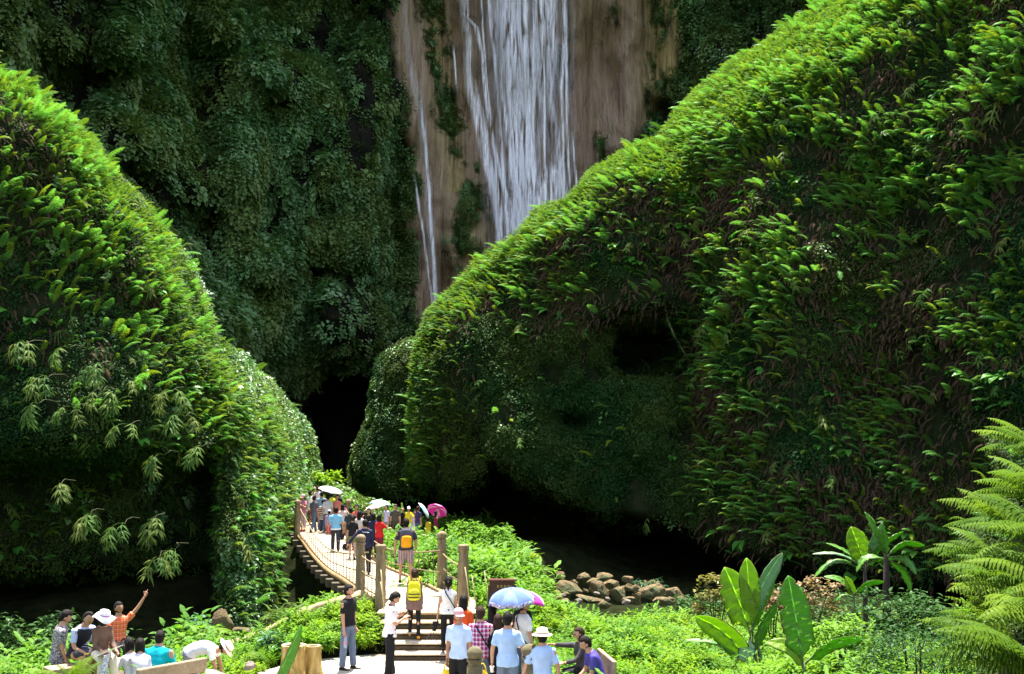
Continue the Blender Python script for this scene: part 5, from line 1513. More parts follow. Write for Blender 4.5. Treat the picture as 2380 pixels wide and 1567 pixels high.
def held_box(pos, rz, tilt, dims, name, label, cat, mat, mat2=None, part='screen'):
    root = thing(name, label, cat, tuple(pos), rz); root.rotation_euler = (R(tilt), 0, rz)
    m_ = MB(); m_.box((0, 0, 0), dims); o = m_.build('case', mat, root, False); bevel(o, .004)
    if mat2: m_ = MB(); m_.box((0, 0, dims[2] / 2 + .002), (dims[0] * .88, dims[1] * .88, .003)); m_.build(part, mat2, root, False)
    return root
# ------------------------------------------------------------------ the visitors
K = (.012, .012, .014); WHT = (.80, .79, .80); LBL = (.36, .52, .82)
BLK = cloth(K); DEN = cloth((.10, .14, .22)); WH = cloth(WHT); NAVY = cloth((.018, .022, .06)); LB = cloth(LBL)
down = ((.14, .02, -1), (.08, .16, -1)); hang = ((.10, -.05, -1), (.04, .10, -1))
E_ = R(-90); Wd = R(90); CAMF = PI
# plaza, front to back
p_polo = person('man in a black polo and faded jeans standing at the herb bank, looking right', (812, 1360), 0, 1.72, R(-115), shirt=BLK, sleeve=.5, hem=.88, pants=cloth((.12, .16, .25)), fit=1.0, arms=(hang, ((.10, .02, -1), (.06, .22, -1))), hair='short', collar=BLK, head=(10, 0), build_=1.08)
p_phone = person('man in a white polo with black collar, head bowed over his phone', (918, 1377), 0, 1.70, R(-70), shirt=cloth((.84, .78, .84)), sleeve=.5, hem=.82, pants=BLK, fit=1.6,
                 arms=(((.10, .10, -1), (-.22, .8, .62)), ((.10, .08, -1), (-.22, .8, .55))), hair='short', collar=NAVY, head=(-5, 32), lean=4, glasses=False)
hp_ = (p_phone['hands'][0] + p_phone['hands'][1]) / 2
held_box(hp_ + V3(.04, .0, .05), R(-70), 50, (.075, .15, .012), 'phone', 'black phone in the hands of the man in the white polo', 'phone', BLK, EYE)
b = thing('water_bottle', 'clear bottle with blue and orange label hanging in the black polo man\'s hand', 'bottle', tuple(p_polo['hands'][1] + V3(.02, -.02, -.27)))
m_ = MB(); m_.lathe((0, 0, 0), [(.02, 0), (.033, .01), (.034, .06), (.031, .10), (.034, .14), (.033, .18), (.016, .215), (.013, .23)], 12); m_.build('bottle_body', plastic('clear_plastic', (.55, .62, .75), .6), b)
m_ = MB(); m_.lathe((0, 0, .07), [(.035, 0), (.0355, .01), (.0355, .06), (.035, .07)], 12); m_.build('bottle_label', cloth((.25, .22, .6), 'print', (.7, .3, .1), (.3, .3, .7)), b)
m_ = MB(); m_.lathe((0, 0, .228), [(.016, 0), (.016, .02), (.014, .022)], 10); m_.build('cap', cloth((.7, .15, .2)), b)
p_yel = person('woman with a yellow backpack and brown tunic climbing the steps in orange shoes', (964, 1322), .34, 1.53, R(2), 'f', legs=((26, 2, 46), (-4, 2, 4)), shirt=cloth((.20, .12, .11)), sleeve=.98, hem=.70, pants=BLK, fit=.4, hair='bun', hairm=HAIRG, shoes=(.75, .30, .03), head=(0, 8))
backpack(p_yel, 'yellow backpack with black bands on the woman climbing the steps', cloth((.62, .60, .02)), cloth((.70, .66, .04)), BLK, .42, .29)
p_wht = person('woman in a white sleeveless top with a ponytail climbing past the right landing post', (1042, 1341), .175, 1.60, R(3), 'f', legs=((14, 2, 20), (-5, 2, 2)), shirt=WH, sleeve=.18, hem=.86, pants=BLK, fit=.5, hair='pony', arms=(((.25, -.05, -1), (.12, .08, -1)), ((.16, -.02, -1), (.05, .15, -1))))
strap_bag(p_wht, 1, 'thin dark strap across the white sleeveless back', BLK, None, bag=False)
def camera_tripod(pos, label):
    root = thing('camera', label, 'camera', tuple(pos)); m_ = MB(); m_.box((0, 0, -.04), (.13, .08, .09)); bevel(m_.build('camera_body', BLK, root, False), .01)
    m_ = MB(); m_.tube([(0, 0, -.08), (-.04, -.04, -.19)], .038, 10); m_.build('lens', BLK, root)
    for a in (-.14, 0, .12): m_ = MB(); m_.tube([(0, 0, -.10), (a - .10, -.02, -.42)], .008, 5); m_.build('leg', IRON, root)
camera_tripod(p_wht['hands'][0] + V3(-.03, -.03, -.05), 'black camera on a folded mini tripod hanging from the white top woman\'s hand')
p_red = person('woman with long black hair and orange-red top standing behind the capped old man', (1078, 1384), 0, 1.64, R(-12), 'f', shirt=cloth((.72, .09, .02)), sleeve=.95, hem=.84, pants=BLK, fit=.4, hair='long', arms=(hang, ((.16, .3, -1), (-.2, 1, -.1))), shoes=(.7, .2, .05))
p_old = person('old man in a pink-grey flat cap and pale blue shirt holding a yellow bag', (1066, 1416), 0, 1.70, R(160), shirt=cloth((.46, .60, .86)), sleeve=.5, hem=.84, pants=BLK, fit=1.5, hair='short', hat=('cap', cloth((.55, .33, .36))), skin=SKIN2, head=(38, 4), arms=(hang, ((.10, .0, -1), (.02, .1, -1))), collar=cloth((.5, .62, .85)))
plastic_bag(p_old['hands'][1], 'yellow plastic bag hanging from the hand of the capped old man', .36, .13)
p_plaid = person('man in a magenta and white plaid shirt seen from behind with a black shoulder bag', (1117, 1410), 0, 1.70, R(-6), shirt=cloth((.36, .025, .10), 'plaid', (.72, .60, .78), (.10, .02, .12)), sleeve=.80, hem=.80, pants=DEN, fit=1.2, hair='short', hairm=HAIRG, arms=(((.22, .02, -1), (.06, .14, -1)), ((.25, .0, -1), (.10, .2, -1))))
strap_bag(p_plaid, 1, 'black shoulder bag on the right hip of the plaid shirt man', BLK, None, (.34, .17, .28))
p_lbt = person('man in a plain pale blue T-shirt with a white paper cup in his left hand', (1180, 1423), 0, 1.72, R(-4), shirt=LB, sleeve=.5, hem=.80, pants=cloth((.13, .17, .24)), fit=1.3, hair='short', arms=(((.30, -.05, -1), (.02, .12, -1)), ((.32, -.05, -1), (.14, .16, -1))))
c_ = thing('paper_cup', 'white paper cup in the hand of the pale blue T-shirt man', 'cup', tuple(p_lbt['hands'][0] + V3(.0, -.02, -.06)))
m_ = MB(); m_.lathe((0, 0, 0), [(.026, 0), (.036, .09), (.038, .092)], 14); m_.build('cup_body', WH, c_); m_ = MB(); m_.lathe((0, 0, .09), [(.040, 0), (.040, .008), (.034, .012)], 14); m_.build('lid', WH, c_)
plastic_bag(V3(p_lbt['hands'][0].x - .17, p_lbt['hands'][0].y + .25, .78), 'yellow plastic bag hanging between the plaid shirt man and the pale blue T-shirt man', .42, .16)
p_hat = person('man in a straw hat and pale blue T-shirt seen from behind, nearest the viewer', (1260, 1461), 0, 1.68, R(2), shirt=cloth((.38, .54, .84)), sleeve=.5, hem=.80, pants=cloth((.10, .12, .16)), hair='short', hat=('straw', cloth((.72, .66, .52)), cloth((.45, .28, .2))), arms=(((.34, -.04, -1), (.30, .10, -1)), ((.26, .0, -1), (.14, .14, -1))))
p_str = person('man in a white T-shirt with a black shoulder strap looking right', (1218, 1393), 0, 1.72, R(-58), shirt=WH, sleeve=.5, hem=.82, pants=cloth((.10, .13, .19)), fit=1.4, hair='short', head=(-22, 4), arms=(((.18, .05, -1), (.0, .5, -.8)), ((.20, .0, -1), (.05, .3, -1))))
strap_bag(p_str, 1, 'black strap across the white T-shirt of the man looking right', BLK, None, bag=False)
p_umb = person('person in black beneath the large blue umbrella', (1146, 1404), 0, 1.62, R(-35), 'f', shirt=BLK, sleeve=.5, pants=BLK, fit=.8, hair='long', arms=(((.15, .3, -1), (-.2, .8, .7), .9), ((.3, .5, -.6), (-.3, .9, .5), .9)))
p_dk2 = person('woman with a brown bob and dark top squeezed between the plaid and blue shirts', (1158, 1428), 0, 1.56, R(25), 'f', shirt=BLK, sleeve=.9, pants=BLK, hair='bob', hairm=HAIRG, head=(-40, 0), arms=(((.2, .2, -1), (-.3, .8, .3)), hang))
ux, uy, uz = at_D(1188, 1369, 20.9)
umbrella(V3(float(ux), float(uy), float(uz)), .47, 'blue umbrella with a lacy pale hem held over the plaza group', [cloth((.10, .16, .46)), cloth((.15, .22, .56))], (8, -6), .25, .62, cloth((.25, .20, .32), 'print', (.7, .7, .8), (.10, .08, .2)))
ux, uy, uz = at_D(1228, 1374, 22.6)
umbrella(V3(float(ux) , float(uy), float(uz)), .42, 'magenta and white umbrella peeking out behind the blue one', [cloth((.75, .05, .42)), cloth((.8, .55, .7))], (0, 14), .22, .6)
p_mag = person('person mostly hidden behind the blue umbrella, holding the magenta one', (1214, 1386), 0, 1.58, R(10), 'f', shirt=BLK, pants=BLK, hair='bob', arms=(hang, ((.2, .4, -.8), (-.2, .4, 1), .9)))
# seated pair on the right bench
p_sg = person('woman in sunglasses and grey top pointing left from the bench', (1345, 1459), .0, 1.62, R(105), 'f', lean=4, legs='sit', sit=.46, shirt=cloth((.06, .055, .06)), sleeve=.88, pants=BLK, fit=.6, hair='bob', hairm=HAIRG, glasses=True, head=(0, 2),
              arms=(((.2, .6, -.8), (-.3, .9, -.1)), ((.05, 1, .10), (-.05, 1, .16), 'point')))
p_pb = person('man in a violet-blue shirt sitting forward on the bench with folded hands', (1360, 1480), .0, 1.70, R(100), lean=22, legs='sit', sit=.46, shirt=cloth((.07, .055, .30)), sleeve=.5, pants=cloth((.55, .50, .42)), fit=1.3, hair='short', head=(5, 10), skin=SKIN,
              arms=(((.10, .5, -.9), (-.35, 1, -.25)), ((.10, .55, -.9), (-.35, 1, -.2))))
# ---- left resting group
p_cam = person('crop-haired man in a dark patterned shirt and matching shorts, standing at the far left', (154, 1419), 0, 1.70, R(-62), lean=6, shirt=cloth((.05, .045, .06), 'print', (.45, .38, .42), (.16, .18, .2)), sleeve=.5, hem=.80, pants=cloth((.05, .045, .06), 'print', (.40, .34, .38), (.16, .18, .2)), plen=.52, fit=2.6, hair='short', head=(-8, 26), arms=(((.12, .1, -1), (0, .4, -1)), ((.14, .1, -1), (0, .5, -.9))))
p_gls = person('balding man in a dark vest over pale blue sleeves reading a yellow phone', (206, 1423), .36, 1.68, R(-125), lean=22, legs='sit', sit=.55, shirt=cloth((.45, .52, .80)), sleeve=.5, vest=cloth((.02, .022, .035)), pants=cloth((.42, .27, .12)), fit=1.5, hair='bald', head=(5, 28), arms=(((.12, .45, -.9), (-.4, 1, -.05)), ((.10, .45, -.9), (-.35, 1, .05))))
held_box(p_gls['hands'][1] + V3(.03, -.03, .02), R(-120), 10, (.08, .16, .014), 'phone', 'phone in a yellow case held by the man in the dark vest', 'phone', cloth((.7, .6, .03)), EYE)
p_sun = person('woman under a wavy white sun hat with purple flowers, reading papers in a brown jacket', (243, 1420), .42, 1.60, R(-140), 'f', lean=12, legs='sit', sit=.55, shirt=cloth((.13, .075, .055)), sleeve=.9, pants=cloth((.72, .62, .50)), fit=1.3, hair='bob', hat=('sun', WH, cloth((.50, .12, .45))), head=(8, 8), arms=(((.12, .5, -.9), (-.1, 1, -.1)), ((.12, .5, -.9), (-.35, 1, -.1))), shoes=(.8, .5, .6))
p_pt = person('man in an orange plaid shirt raising his arm to point up right', (277, 1400), .02, 1.68, R(-150), lean=-2, legs='sit', sit=.62, shirt=cloth((.62, .085, .02), 'plaid', (.72, .17, .05), (.85, .6, .5)), sleeve=.35, hem=.82, pants=BLK, hair='short', head=(20, -8), skin=SKIN2,
              arms=(((1.0, .25, 1.25), (.75, .1, 1.3), 'point', 1), ((.25, .3, -.9), (.2, 1, -.5))))
held_box(p_sun['hands'][1] + V3(.05, -.02, .03), R(-100), 25, (.30, .42, .004), 'newspaper', 'open white newspaper page on the sun hat woman\'s lap', 'newspaper', WH)
held_box(p_sun['hands'][1] + V3(.06, -.16, -.16), R(-95), 82, (.22, .34, .006), 'magazine', 'blue and white magazine hanging from her knee', 'magazine', cloth((.75, .75, .8), 'print', (.12, .2, .5), (.6, .6, .7)))
bg_ = thing('handbag', 'dark grey bag on the lap of the man in the dark vest', 'bag', tuple(p_gls['T'](0.05, .30, 1.02))); m_ = MB()
loftE(m_, [(V3(z * .20, 0, 0), V3(0, .13 * q, 0), V3(0, .02, .08 * q)) for z, q in ((-1, .5), (-.8, .95), (0, 1.05), (.8, .95), (1, .5))], 14); child('bag_body', remesh(m_, .018, .014, 3), cloth((.05, .05, .07)), bg_)
m_ = MB(); m_.tube([(-.12, 0, .08), (-.05, -.05, .13), (.07, -.05, .12), (.13, 0, .07)], .012, 6); m_.build('strap', BLK, bg_)
for i, (q, lb, hr, rz_) in enumerate((((300, 1483), 'seated person with a black bob leaning left, in a lavender-white shirt', 'bob', R(48)), ((326, 1485), 'seated woman with short black hair behind the lavender shirt', 'bob', R(20)))):
    person(lb, q, 0, 1.62, rz_, 'f', lean=14, legs='sit', sit=.42, shirt=cloth((.74, .72, .88) if i == 0 else (.62, .60, .80)), sleeve=.8, pants=DEN, hair=hr, head=(0, 8), arms=(((.25, .6, -.7), (-.2, .8, .6)), ((.2, .3, -1), (-.2, 1, -.2))))
person('man in a bright teal shirt sitting with his back to the viewer', (373, 1467), 0, 1.70, R(-4), lean=14, legs='sit', sit=.44, shirt=cloth((.0, .34, .42)), sleeve=.55, pants=DEN, hair='short', arms=(((.3, .25, -1), (-.2, .9, -.3)), ((.3, .25, -1), (-.2, .9, -.3))), build_=1.18)
p_bend = person('person in a straw hat and white shirt with grey vest, bending far forward', (524, 1492), 0, 1.66, R(-88), lean=84, legs=((8, 6, 12), (-4, 6, 10)), shirt=WH, sleeve=.4, vest=cloth((.55, .57, .66)), hem=.9, pants=cloth((.2, .2, .24)), hair='short', hat=('straw', cloth((.82, .76, .64)), cloth((.2, .1, .08))), skin=SKIN2, head=(0, 8),
                arms=(((.10, .35, -1), (.0, .2, -1), .5, 1), ((.10, .35, -1), (.0, .2, -1), .5, 1)), vox=.02)
# ---- on the bridge: (label, head px, y along bridge, height, rz, kwargs)
def on_bridge(px, py, H, rz, **kw):
    label = kw.pop('label'); z = .75
    for _ in range(6):
        x, y, _z = at_z(px, py, z + H); y = max(27.0, min(53.5, y)); z = br_at(br_y(y)).z if y > 28.4 else .80
    return person(label, (px, py), z, H, rz, **kw)
BG = 'visitors crowding the footbridge'
p_or = person('man with an orange and grey backpack and striped shorts stepping onto the bridge', (944, 1206), .80, 1.78, R(8), shirt=cloth((.045, .04, .055)), sleeve=.5, hem=.86, pants=cloth((.45, .34, .34), 'vertical', (.16, .08, .12)), plen=.46, fit=2.4, hair='short', build_=1.12, legs=((3, 6, 2), (-3, 6, 2)), arms=(((.28, -.02, -1), (.10, .15, -1)), ((.28, .1, -1), (-.1, .5, -1))), vox=.022)
backpack(p_or, 'grey backpack with an orange pocket on the man in striped shorts', cloth((.07, .07, .10)), cloth((.85, .36, .01)), None, .56, .37, .22)
p_nv = on_bridge(849, 1208, 1.70, R(12), label='man in a navy sweatshirt with white back print, one hand on the cable', group=BG, shirt=NAVY, sleeve=.95, hem=.84, pants=BLK, fit=1.2, hair='short', arms=(((.75, .0, -.8), (.5, .35, -.8)), ((.22, 0, -1), (.05, .2, -1))), vox=.022)
def scribble(p, col):
    inv = Matrix.Rotation(-p['rz'], 3, 'Z'); o0 = p['root'].location; m_ = MB()
    for w0, pts in ((0, ((-.10, 1.31), (-.075, 1.345), (-.06, 1.30), (-.04, 1.33), (-.025, 1.30))), (0, ((-.02, 1.34), (-.005, 1.30), (.01, 1.33), (.03, 1.30))), (0, ((.035, 1.345), (.04, 1.30), (.06, 1.315), (.08, 1.30), (.11, 1.31)))):
        m_.tube([inv @ (p['T'](x, -.128, z) - o0) for x, z in pts], .007, 5)
    m_.build('shirt_print', col, p['root'])
scribble(p_nv, WH)
p_bs = on_bridge(820, 1197, 1.62, R(6), label='woman in a black top and olive shorts with bare legs', group=BG, sex='f', shirt=BLK, sleeve=.5, hem=.90, pants=cloth((.14, .15, .04)), plen=.30, fit=1.5, hair='bun', hairm=HAIRG, legs='walk', arms=(((.2, -.05, -1), (.1, .1, -1)), ((.2, .4, -.8), (-.2, .8, .3))), vox=.022)
hb = thing('handbag', 'black handbag hanging from the hand of the woman in olive shorts', 'bag', tuple(p_bs['hands'][0] + V3(-.02, 0, -.22))); m_ = MB(); loftE(m_, [(V3(0, 0, z * .10), V3(.13 * q, 0, 0), V3(0, .05 * q, 0)) for z, q in ((-1, .8), (-.6, 1), (.4, .9), (1, .7))], 12); child('bag_body', remesh(m_, .02, .008, 3), BLK, hb); m_ = MB(); m_.tube([(-.07, 0, .09), (-.03, 0, .2), (.03, 0, .2), (.07, 0, .09)], .009, 5); m_.build('handle', BLK, hb)
on_bridge(781, 1179, 1.72, R(10), label='man in a sky blue polo and dark jeans walking along the middle of the bridge', group=BG, shirt=cloth((.20, .48, .74), 'trim', (.7, .78, .85)), sleeve=.5, hem=.85, pants=cloth((.03, .035, .06)), hair='short', legs='walk', build_=1.08, vox=.022, arms=(((.22, -.02, -1), (.1, .15, -1)), ((.22, -.02, -1), (.1, .15, -1))))
on_bridge(753, 1161, 1.73, R(-12), label='man in a black and white striped T-shirt turning towards the right cable', group=BG, shirt=cloth((.70, .70, .72), 'stripes', (.025, .025, .05)), sleeve=.5, hem=.84, pants=cloth((.05, .07, .12)), hair='short', head=(-30, 8), vox=.022)
on_bridge(790, 1158, 1.74, R(30), label='man in a dark cap and grey shirt behind the sky blue polo', group=BG, shirt=cloth((.26, .22, .25)), sleeve=.5, pants=BLK, hair='short', hat=('cap', NAVY), head=(20, 0), vox=.024)
on_bridge(766, 1186, 1.30, R(-20), label='child in a blue and red checked shirt beside the striped T-shirt man', group=BG, shirt=cloth((.12, .20, .42), 'plaid', (.55, .10, .18)), sleeve=.9, pants=cloth((.45, .05, .08)), hair='short', hat=('cap', cloth((.55, .7, .8))), vox=.024)
on_bridge(722, 1141, 1.60, R(-50), label='woman in a long white shirt lifting her arm to her head by the left cable', group=BG, sex='f', shirt=WH, sleeve=.5, hem=.76, pants=cloth((.14, .07, .055)), plen=.8, hair='bun', arms=(((.2, 0, -1), (.0, .3, -1)), ((.4, .5, .6), (-.3, -.1, 1))), vox=.024)
on_bridge(740, 1130, 1.74, R(-30), label='tall man with a purple strap over a white shirt beside the canopy umbrella', group=BG, shirt=cloth((.74, .66, .76)), sleeve=.5, pants=BLK, hair='short', vox=.024)
on_bridge(705, 1150, 1.58, R(150), label='long-haired woman in a pink cap and pink flowered top facing the viewer', group=BG, sex='f', shirt=cloth((.42, .07, .20), 'print', (.65, .3, .4), (.3, .05, .15)), sleeve=.4, pants=cloth((.62, .50, .55)), plen=.9, hair='long', hat=('cap', cloth((.62, .30, .38))), shoes=(.6, .03, .04), head=(0, 10), arms=(((.3, .3, -.8), (-.4, .8, .5)), ((.3, .1, -.9), (-.2, .6, -.4))), vox=.024)
on_bridge(674, 1133, 1.70, R(20), label='person in pale blue with an arm bent over the head behind the outer left post', group=BG, shirt=cloth((.45, .70, .85)), sleeve=.5, pants=cloth((.3, .42, .6)), hair='short', arms=(((.3, .1, -1), (.1, .3, -1)), ((.6, .1, 1), (-1, .1, .35))), vox=.026)
on_bridge(883, 1196, 1.58, R(-30), label='woman in a red T-shirt with bobbed black hair at the right cable', group=BG, sex='f', shirt=cloth((.58, .02, .02)), sleeve=.5, hem=.82, pants=cloth((.20, .02, .05)), hair='bob', arms=(hang, ((.4, .5, -.7), (-.2, 1, .1))), vox=.024)
on_bridge(868, 1193, 1.60, R(5), label='woman with long dark hair and navy top just left of the red T-shirt', group=BG, sex='f', shirt=NAVY, sleeve=.5, pants=BLK, hair='bob', vox=.024)
on_bridge(836, 1188, 1.60, R(-15), label='long-haired woman in a pale grey top behind the olive shorts woman', group=BG, sex='f', shirt=cloth((.60, .52, .50)), sleeve=.5, pants=DEN, hair='long', vox=.024)
on_bridge(829, 1173, 1.62, R(160), label='woman in coral red leaning on the far right post', group=BG, sex='f', shirt=cloth((.65, .12, .10)), sleeve=.2, pants=DEN, hair='bun', vox=.026)
on_bridge(857, 1182, 1.64, R(170), label='person in black under the cream patterned umbrella', group=BG, sex='f', shirt=BLK, sleeve=.5, pants=BLK, hair='long', arms=(hang, ((.2, .5, -.7), (-.2, .4, 1), .9)), vox=.026)
on_bridge(807, 1166, 1.55, R(-20), label='person in a bright magenta shirt beside the far right post', group=BG, sex='f', shirt=cloth((.72, .12, .62)), sleeve=.5, pants=DEN, hair='bob', vox=.026)
on_bridge(771, 1144, 1.62, R(0), label='person in yellow standing in the shade of the white canopy umbrella', group=BG, sex='f', shirt=cloth((.55, .60, .05)), sleeve=.3, pants=BLK, hair='short', vox=.026)
EX = [(731, 1152, 1.62, -30, 'm', (.10, .10, .13), 'dark-shirted man wedged between the white shirts and the stripes'), (762, 1150, 1.66, 20, 'm', (.5, .5, .55), 'man in a light grey shirt in front of the canopy umbrella'), (797, 1172, 1.6, -10, 'f', (.6, .45, .42), 'woman in dusty pink right of the dark-capped man'),
      (815, 1180, 1.62, 15, 'm', (.03, .04, .05), 'man in charcoal behind the magenta shirt'), (846, 1190, 1.58, -20, 'f', (.55, .5, .08), 'girl in mustard yellow between the navy and pale grey tops'), (784, 1150, 1.64, 170, 'f', (.65, .2, .15), 'woman in a brick red top facing the viewer on the far end'), (748, 1143, 1.66, 0, 'm', (.2, .35, .5), 'man in a slate blue shirt farthest along the bridge')]
for ax, ay, ah, ar, asx, acol, alb in EX: on_bridge(ax, ay, ah, R(ar), label=alb, group=BG, sex=asx, shirt=cloth(acol), sleeve=.5, pants=DEN if asx == 'm' else BLK, hair='short' if asx == 'm' else 'bob', vox=.026, legs='walk' if ar else 'stand')
def umb_px(px, py, D, rad, *a, **kw):
    x, y, z = [float(v) for v in at_D(px, py, D)]; return umbrella(V3(x, y, z), rad, *a, **kw)
umb_px(770, 1133, 48.0, .56, 'flat white canopy umbrella over the far end of the bridge', [cloth((.85, .84, .86))], (10, 12), .16, .5)
umb_px(885, 1162, 45, .46, 'sky blue patterned umbrella over the right cable', [cloth((.35, .62, .80)), cloth((.55, .75, .88))], (0, 6), .20, .6)
umb_px(871, 1172, 43, .46, 'cream and pink patterned umbrella tilted left under the blue one', [cloth((.70, .58, .46), 'print', (.4, .2, .2), (.75, .7, .6))], (0, -16), .15, .6)
# ---- waiting on the far path, right of the bridge
FG = 'visitors waiting on the far path'
def far(px, py, H, rz, label, D=57.0, **kw):
    z = float(at_D(px, py, D)[2]) - H * .99
    return person(label, (px, py), z, H, rz, group=FG, vox=.028, **kw)
far(898, 1174, 1.70, R(130), 'man in a lilac checked shirt standing left of the olive uniform', shirt=cloth((.42, .40, .62), 'plaid', (.55, .52, .75), (.3, .3, .5)), sleeve=.5, pants=cloth((.16, .18, .24)), hair='short')
far(919, 1173, 1.76, R(175), 'man in an olive uniform and peaked cap', shirt=cloth((.07, .065, .05)), sleeve=.5, hem=.9, pants=cloth((.05, .045, .035)), hair='short', hat=('cap', cloth((.09, .075, .05))), build_=1.12)
far(936, 1180, 1.64, R(150), 'bald-browed man in black behind the woman in yellow', shirt=BLK, pants=BLK, hair='bald', D=58)
far(950, 1178, 1.62, R(190), 'long-haired woman in a yellow jacket and white cap', sex='f', shirt=cloth((.72, .56, .02)), sleeve=.9, pants=cloth((.6, .6, .62)), hair='long', hat=('cap', cloth((.7, .7, .8))), arms=(((.5, .3, -.7), (-.5, .6, .4)), hang))
far(972, 1177, 1.70, R(-40), 'man in a deep violet-blue T-shirt seen from behind', shirt=cloth((.045, .035, .14)), sleeve=.5, pants=cloth((.05, .11, .17)), hair='short', hairm=HAIRG)
far(964, 1186, 1.60, R(-160), 'person in a pale grey shirt half hidden beside the violet-blue T-shirt', shirt=cloth((.55, .52, .6)), sleeve=.5, pants=WH, hair='short', D=58.5)
far(995, 1204, 1.22, R(20), 'child in a yellow coat and black boots under the white and cyan umbrella', sex='f', shirt=cloth((.70, .50, .02)), sleeve=.9, hem=.60, pants=BLK, fit=.5, hair='short', D=56)
far(1014, 1188, 1.64, R(-60), 'person in dark red sheltering under the magenta umbrella', sex='f', shirt=cloth((.20, .02, .06)), sleeve=.9, pants=BLK, hair='long', arms=(((.2, .5, -.7), (-.2, .4, 1), .9), hang))
far(885, 1208, 1.15, R(140), 'child in bright yellow at the edge of the far path', shirt=cloth((.75, .70, .02)), sleeve=.5, pants=DEN, hair='short', D=52)
umb_px(991, 1184, 56, .50, 'white and cyan umbrella tipped steeply to the left', [cloth((.80, .82, .84)), cloth((.80, .82, .84)), cloth((.25, .66, .78))], (10, 58), .18, .6)
umb_px(1019, 1180, 57.5, .56, 'magenta umbrella tilted to show its ribs, rightmost of the far group', [cloth((.72, .03, .38)), cloth((.85, .30, .62))], (-30, 30), .22, .7)

# ------------------------------------------------------------------ furniture of the place
SIGNM = simple('dark_sign', (.055, .018, .015), .5, .2, 12)
x, y, z = [float(v) for v in at_D(1167, 1370, 26.5)]
sg = thing('sign_board', 'dark red-brown notice board standing in the herbs behind the blue umbrella', 'sign', (x, y, gz(x, y)))
zc = z - gz(x, y)
m_ = MB(); m_.box((0, 0, zc - .1), (.60, .04, .62)); bevel(m_.build('panel', SIGNM, sg, False), .008)
m_ = MB(); m_.box((0, -.005, zc + .22), (.66, .10, .05)); bevel(m_.build('top_rail', simple('sign_rail', (.16, .05, .035), .5, .2, 12), sg, False), .008)
for s in (-1, 1): m_ = MB(); m_.box((s * .31, 0, (zc + .2) / 2 - .1), (.05, .06, zc + .2)); bevel(m_.build('leg', SIGNM, sg, False), .006)
m_ = MB()
for i in range(4):   # a row of gilt characters, mostly hidden by the umbrella
    cx = -.10 + i * .085
    m_.box((cx, -.024, zc + .09), (.05, .004, .008)); m_.box((cx, -.024, zc + .06), (.045, .004, .007)); m_.box((cx - .012, -.024, zc + .07), (.007, .004, .07)); m_.box((cx + .014, -.025, zc + .065), (.007, .004, .05))
m_.build('lettering', cloth((.55, .42, .10)), sg, False)
BENCHM = concrete('bench_stone', (.24, .17, .10), (.40, .30, .20), (.16, .12, .07))
def bench(name, label, loc_, rz, L_, back=True, seat_h=.44, mat=None):
    mat = mat or BENCHM; root = thing(name, label, 'bench', loc_, rz)
    m_ = MB(); m_.box((0, 0, seat_h - .05), (L_, .42, .09)); bevel(m_.build('seat', mat, root, False), .015)
    if back: m_ = MB(); m_.box((0, -.235, seat_h + .02), (L_, .07, .86)); bevel(m_.build('backrest', mat, root, False), .02)
    for s in (-1, 1): m_ = MB(); m_.box((s * L_ * .36, 0, (seat_h - .1) / 2), (.16, .36, seat_h - .1)); bevel(m_.build('leg', mat, root, False), .012)
    return root
q = p_pb['root'].location; bench('park_bench', 'stone bench with an upright slab back under the seated pair at right', (q.x - .08, q.y + .36, 0), R(98), 1.3)
q = p_cam['root'].location; g1 = p_gls['root'].location; g2 = p_sun['root'].location
bench('stone_table', 'heavy stone bench carrying the readers on the left', ((g1.x + g2.x) / 2 + .1, g1.y - .02, .30), R(-140), 1.7, False, .53)
m_ = MB(); m_.box((0, 0, .14), (2.6, 1.3, .32)); o = m_.build('stone_plinth', STONE, None, False); bevel(o, .04); o.location = ((g1.x + g2.x) / 2 + .1, g1.y - .1, 0); o.rotation_euler.z = R(-145); tag(o, 'low stone plinth under the readers\' bench on the left', 'plinth')
pa = V3(*at_z(321, 1556, .62)); pb_ = V3(*at_z(479, 1530, .72))
a3 = V3(*[float(v) for v in at_D(318, 1556, 18.6)]); b3 = V3(*[float(v) for v in at_D(480, 1528, 19.4)])
m3 = (a3 + b3) / 2; yw = math.atan2(b3.y - a3.y, b3.x - a3.x)
bn = thing('park_bench', 'long ochre bench back slanting in front of the teal shirt man', 'bench', (m3.x, m3.y, 0), yw)
L3 = (b3.xy - a3.xy).length
vs = []; 
for sx_, zt in ((-1, a3.z), (1, b3.z)):
    for yy_, zz in ((-.05, zt), (.05, zt), (.05, zt - .16 - .08 * (sx_ > 0)), (-.05, zt - .16 - .08 * (sx_ > 0))): vs.append((sx_ * L3 / 2, yy_, zz))
o = mesh_obj('backrest', vs, [(0, 1, 2, 3), (7, 6, 5, 4), (0, 4, 5, 1), (1, 5, 6, 2), (2, 6, 7, 3), (3, 7, 4, 0)], BENCHM, bn, False); bevel(o, .02)
m_ = MB(); m_.box((0, .28, .42), (L3, .40, .08)); bevel(m_.build('seat', BENCHM, bn, False), .015)
for s in (-1, 1): m_ = MB(); m_.box((s * L3 * .38, .1, .25), (.14, .4, .5)); bevel(m_.build('leg', BENCHM, bn, False), .012)
m_ = MB(); m_.box((0, 0, .22), (1.9, .42, .44)); o = m_.build('stone_block', STONE, None, False); bevel(o, .03); tq = at_z(345, 1467, 1.2); o.location = (tq[0], tq[1] + .1, 0); tag(o, 'plain stone block seat under the teal and lavender shirts', 'bench')
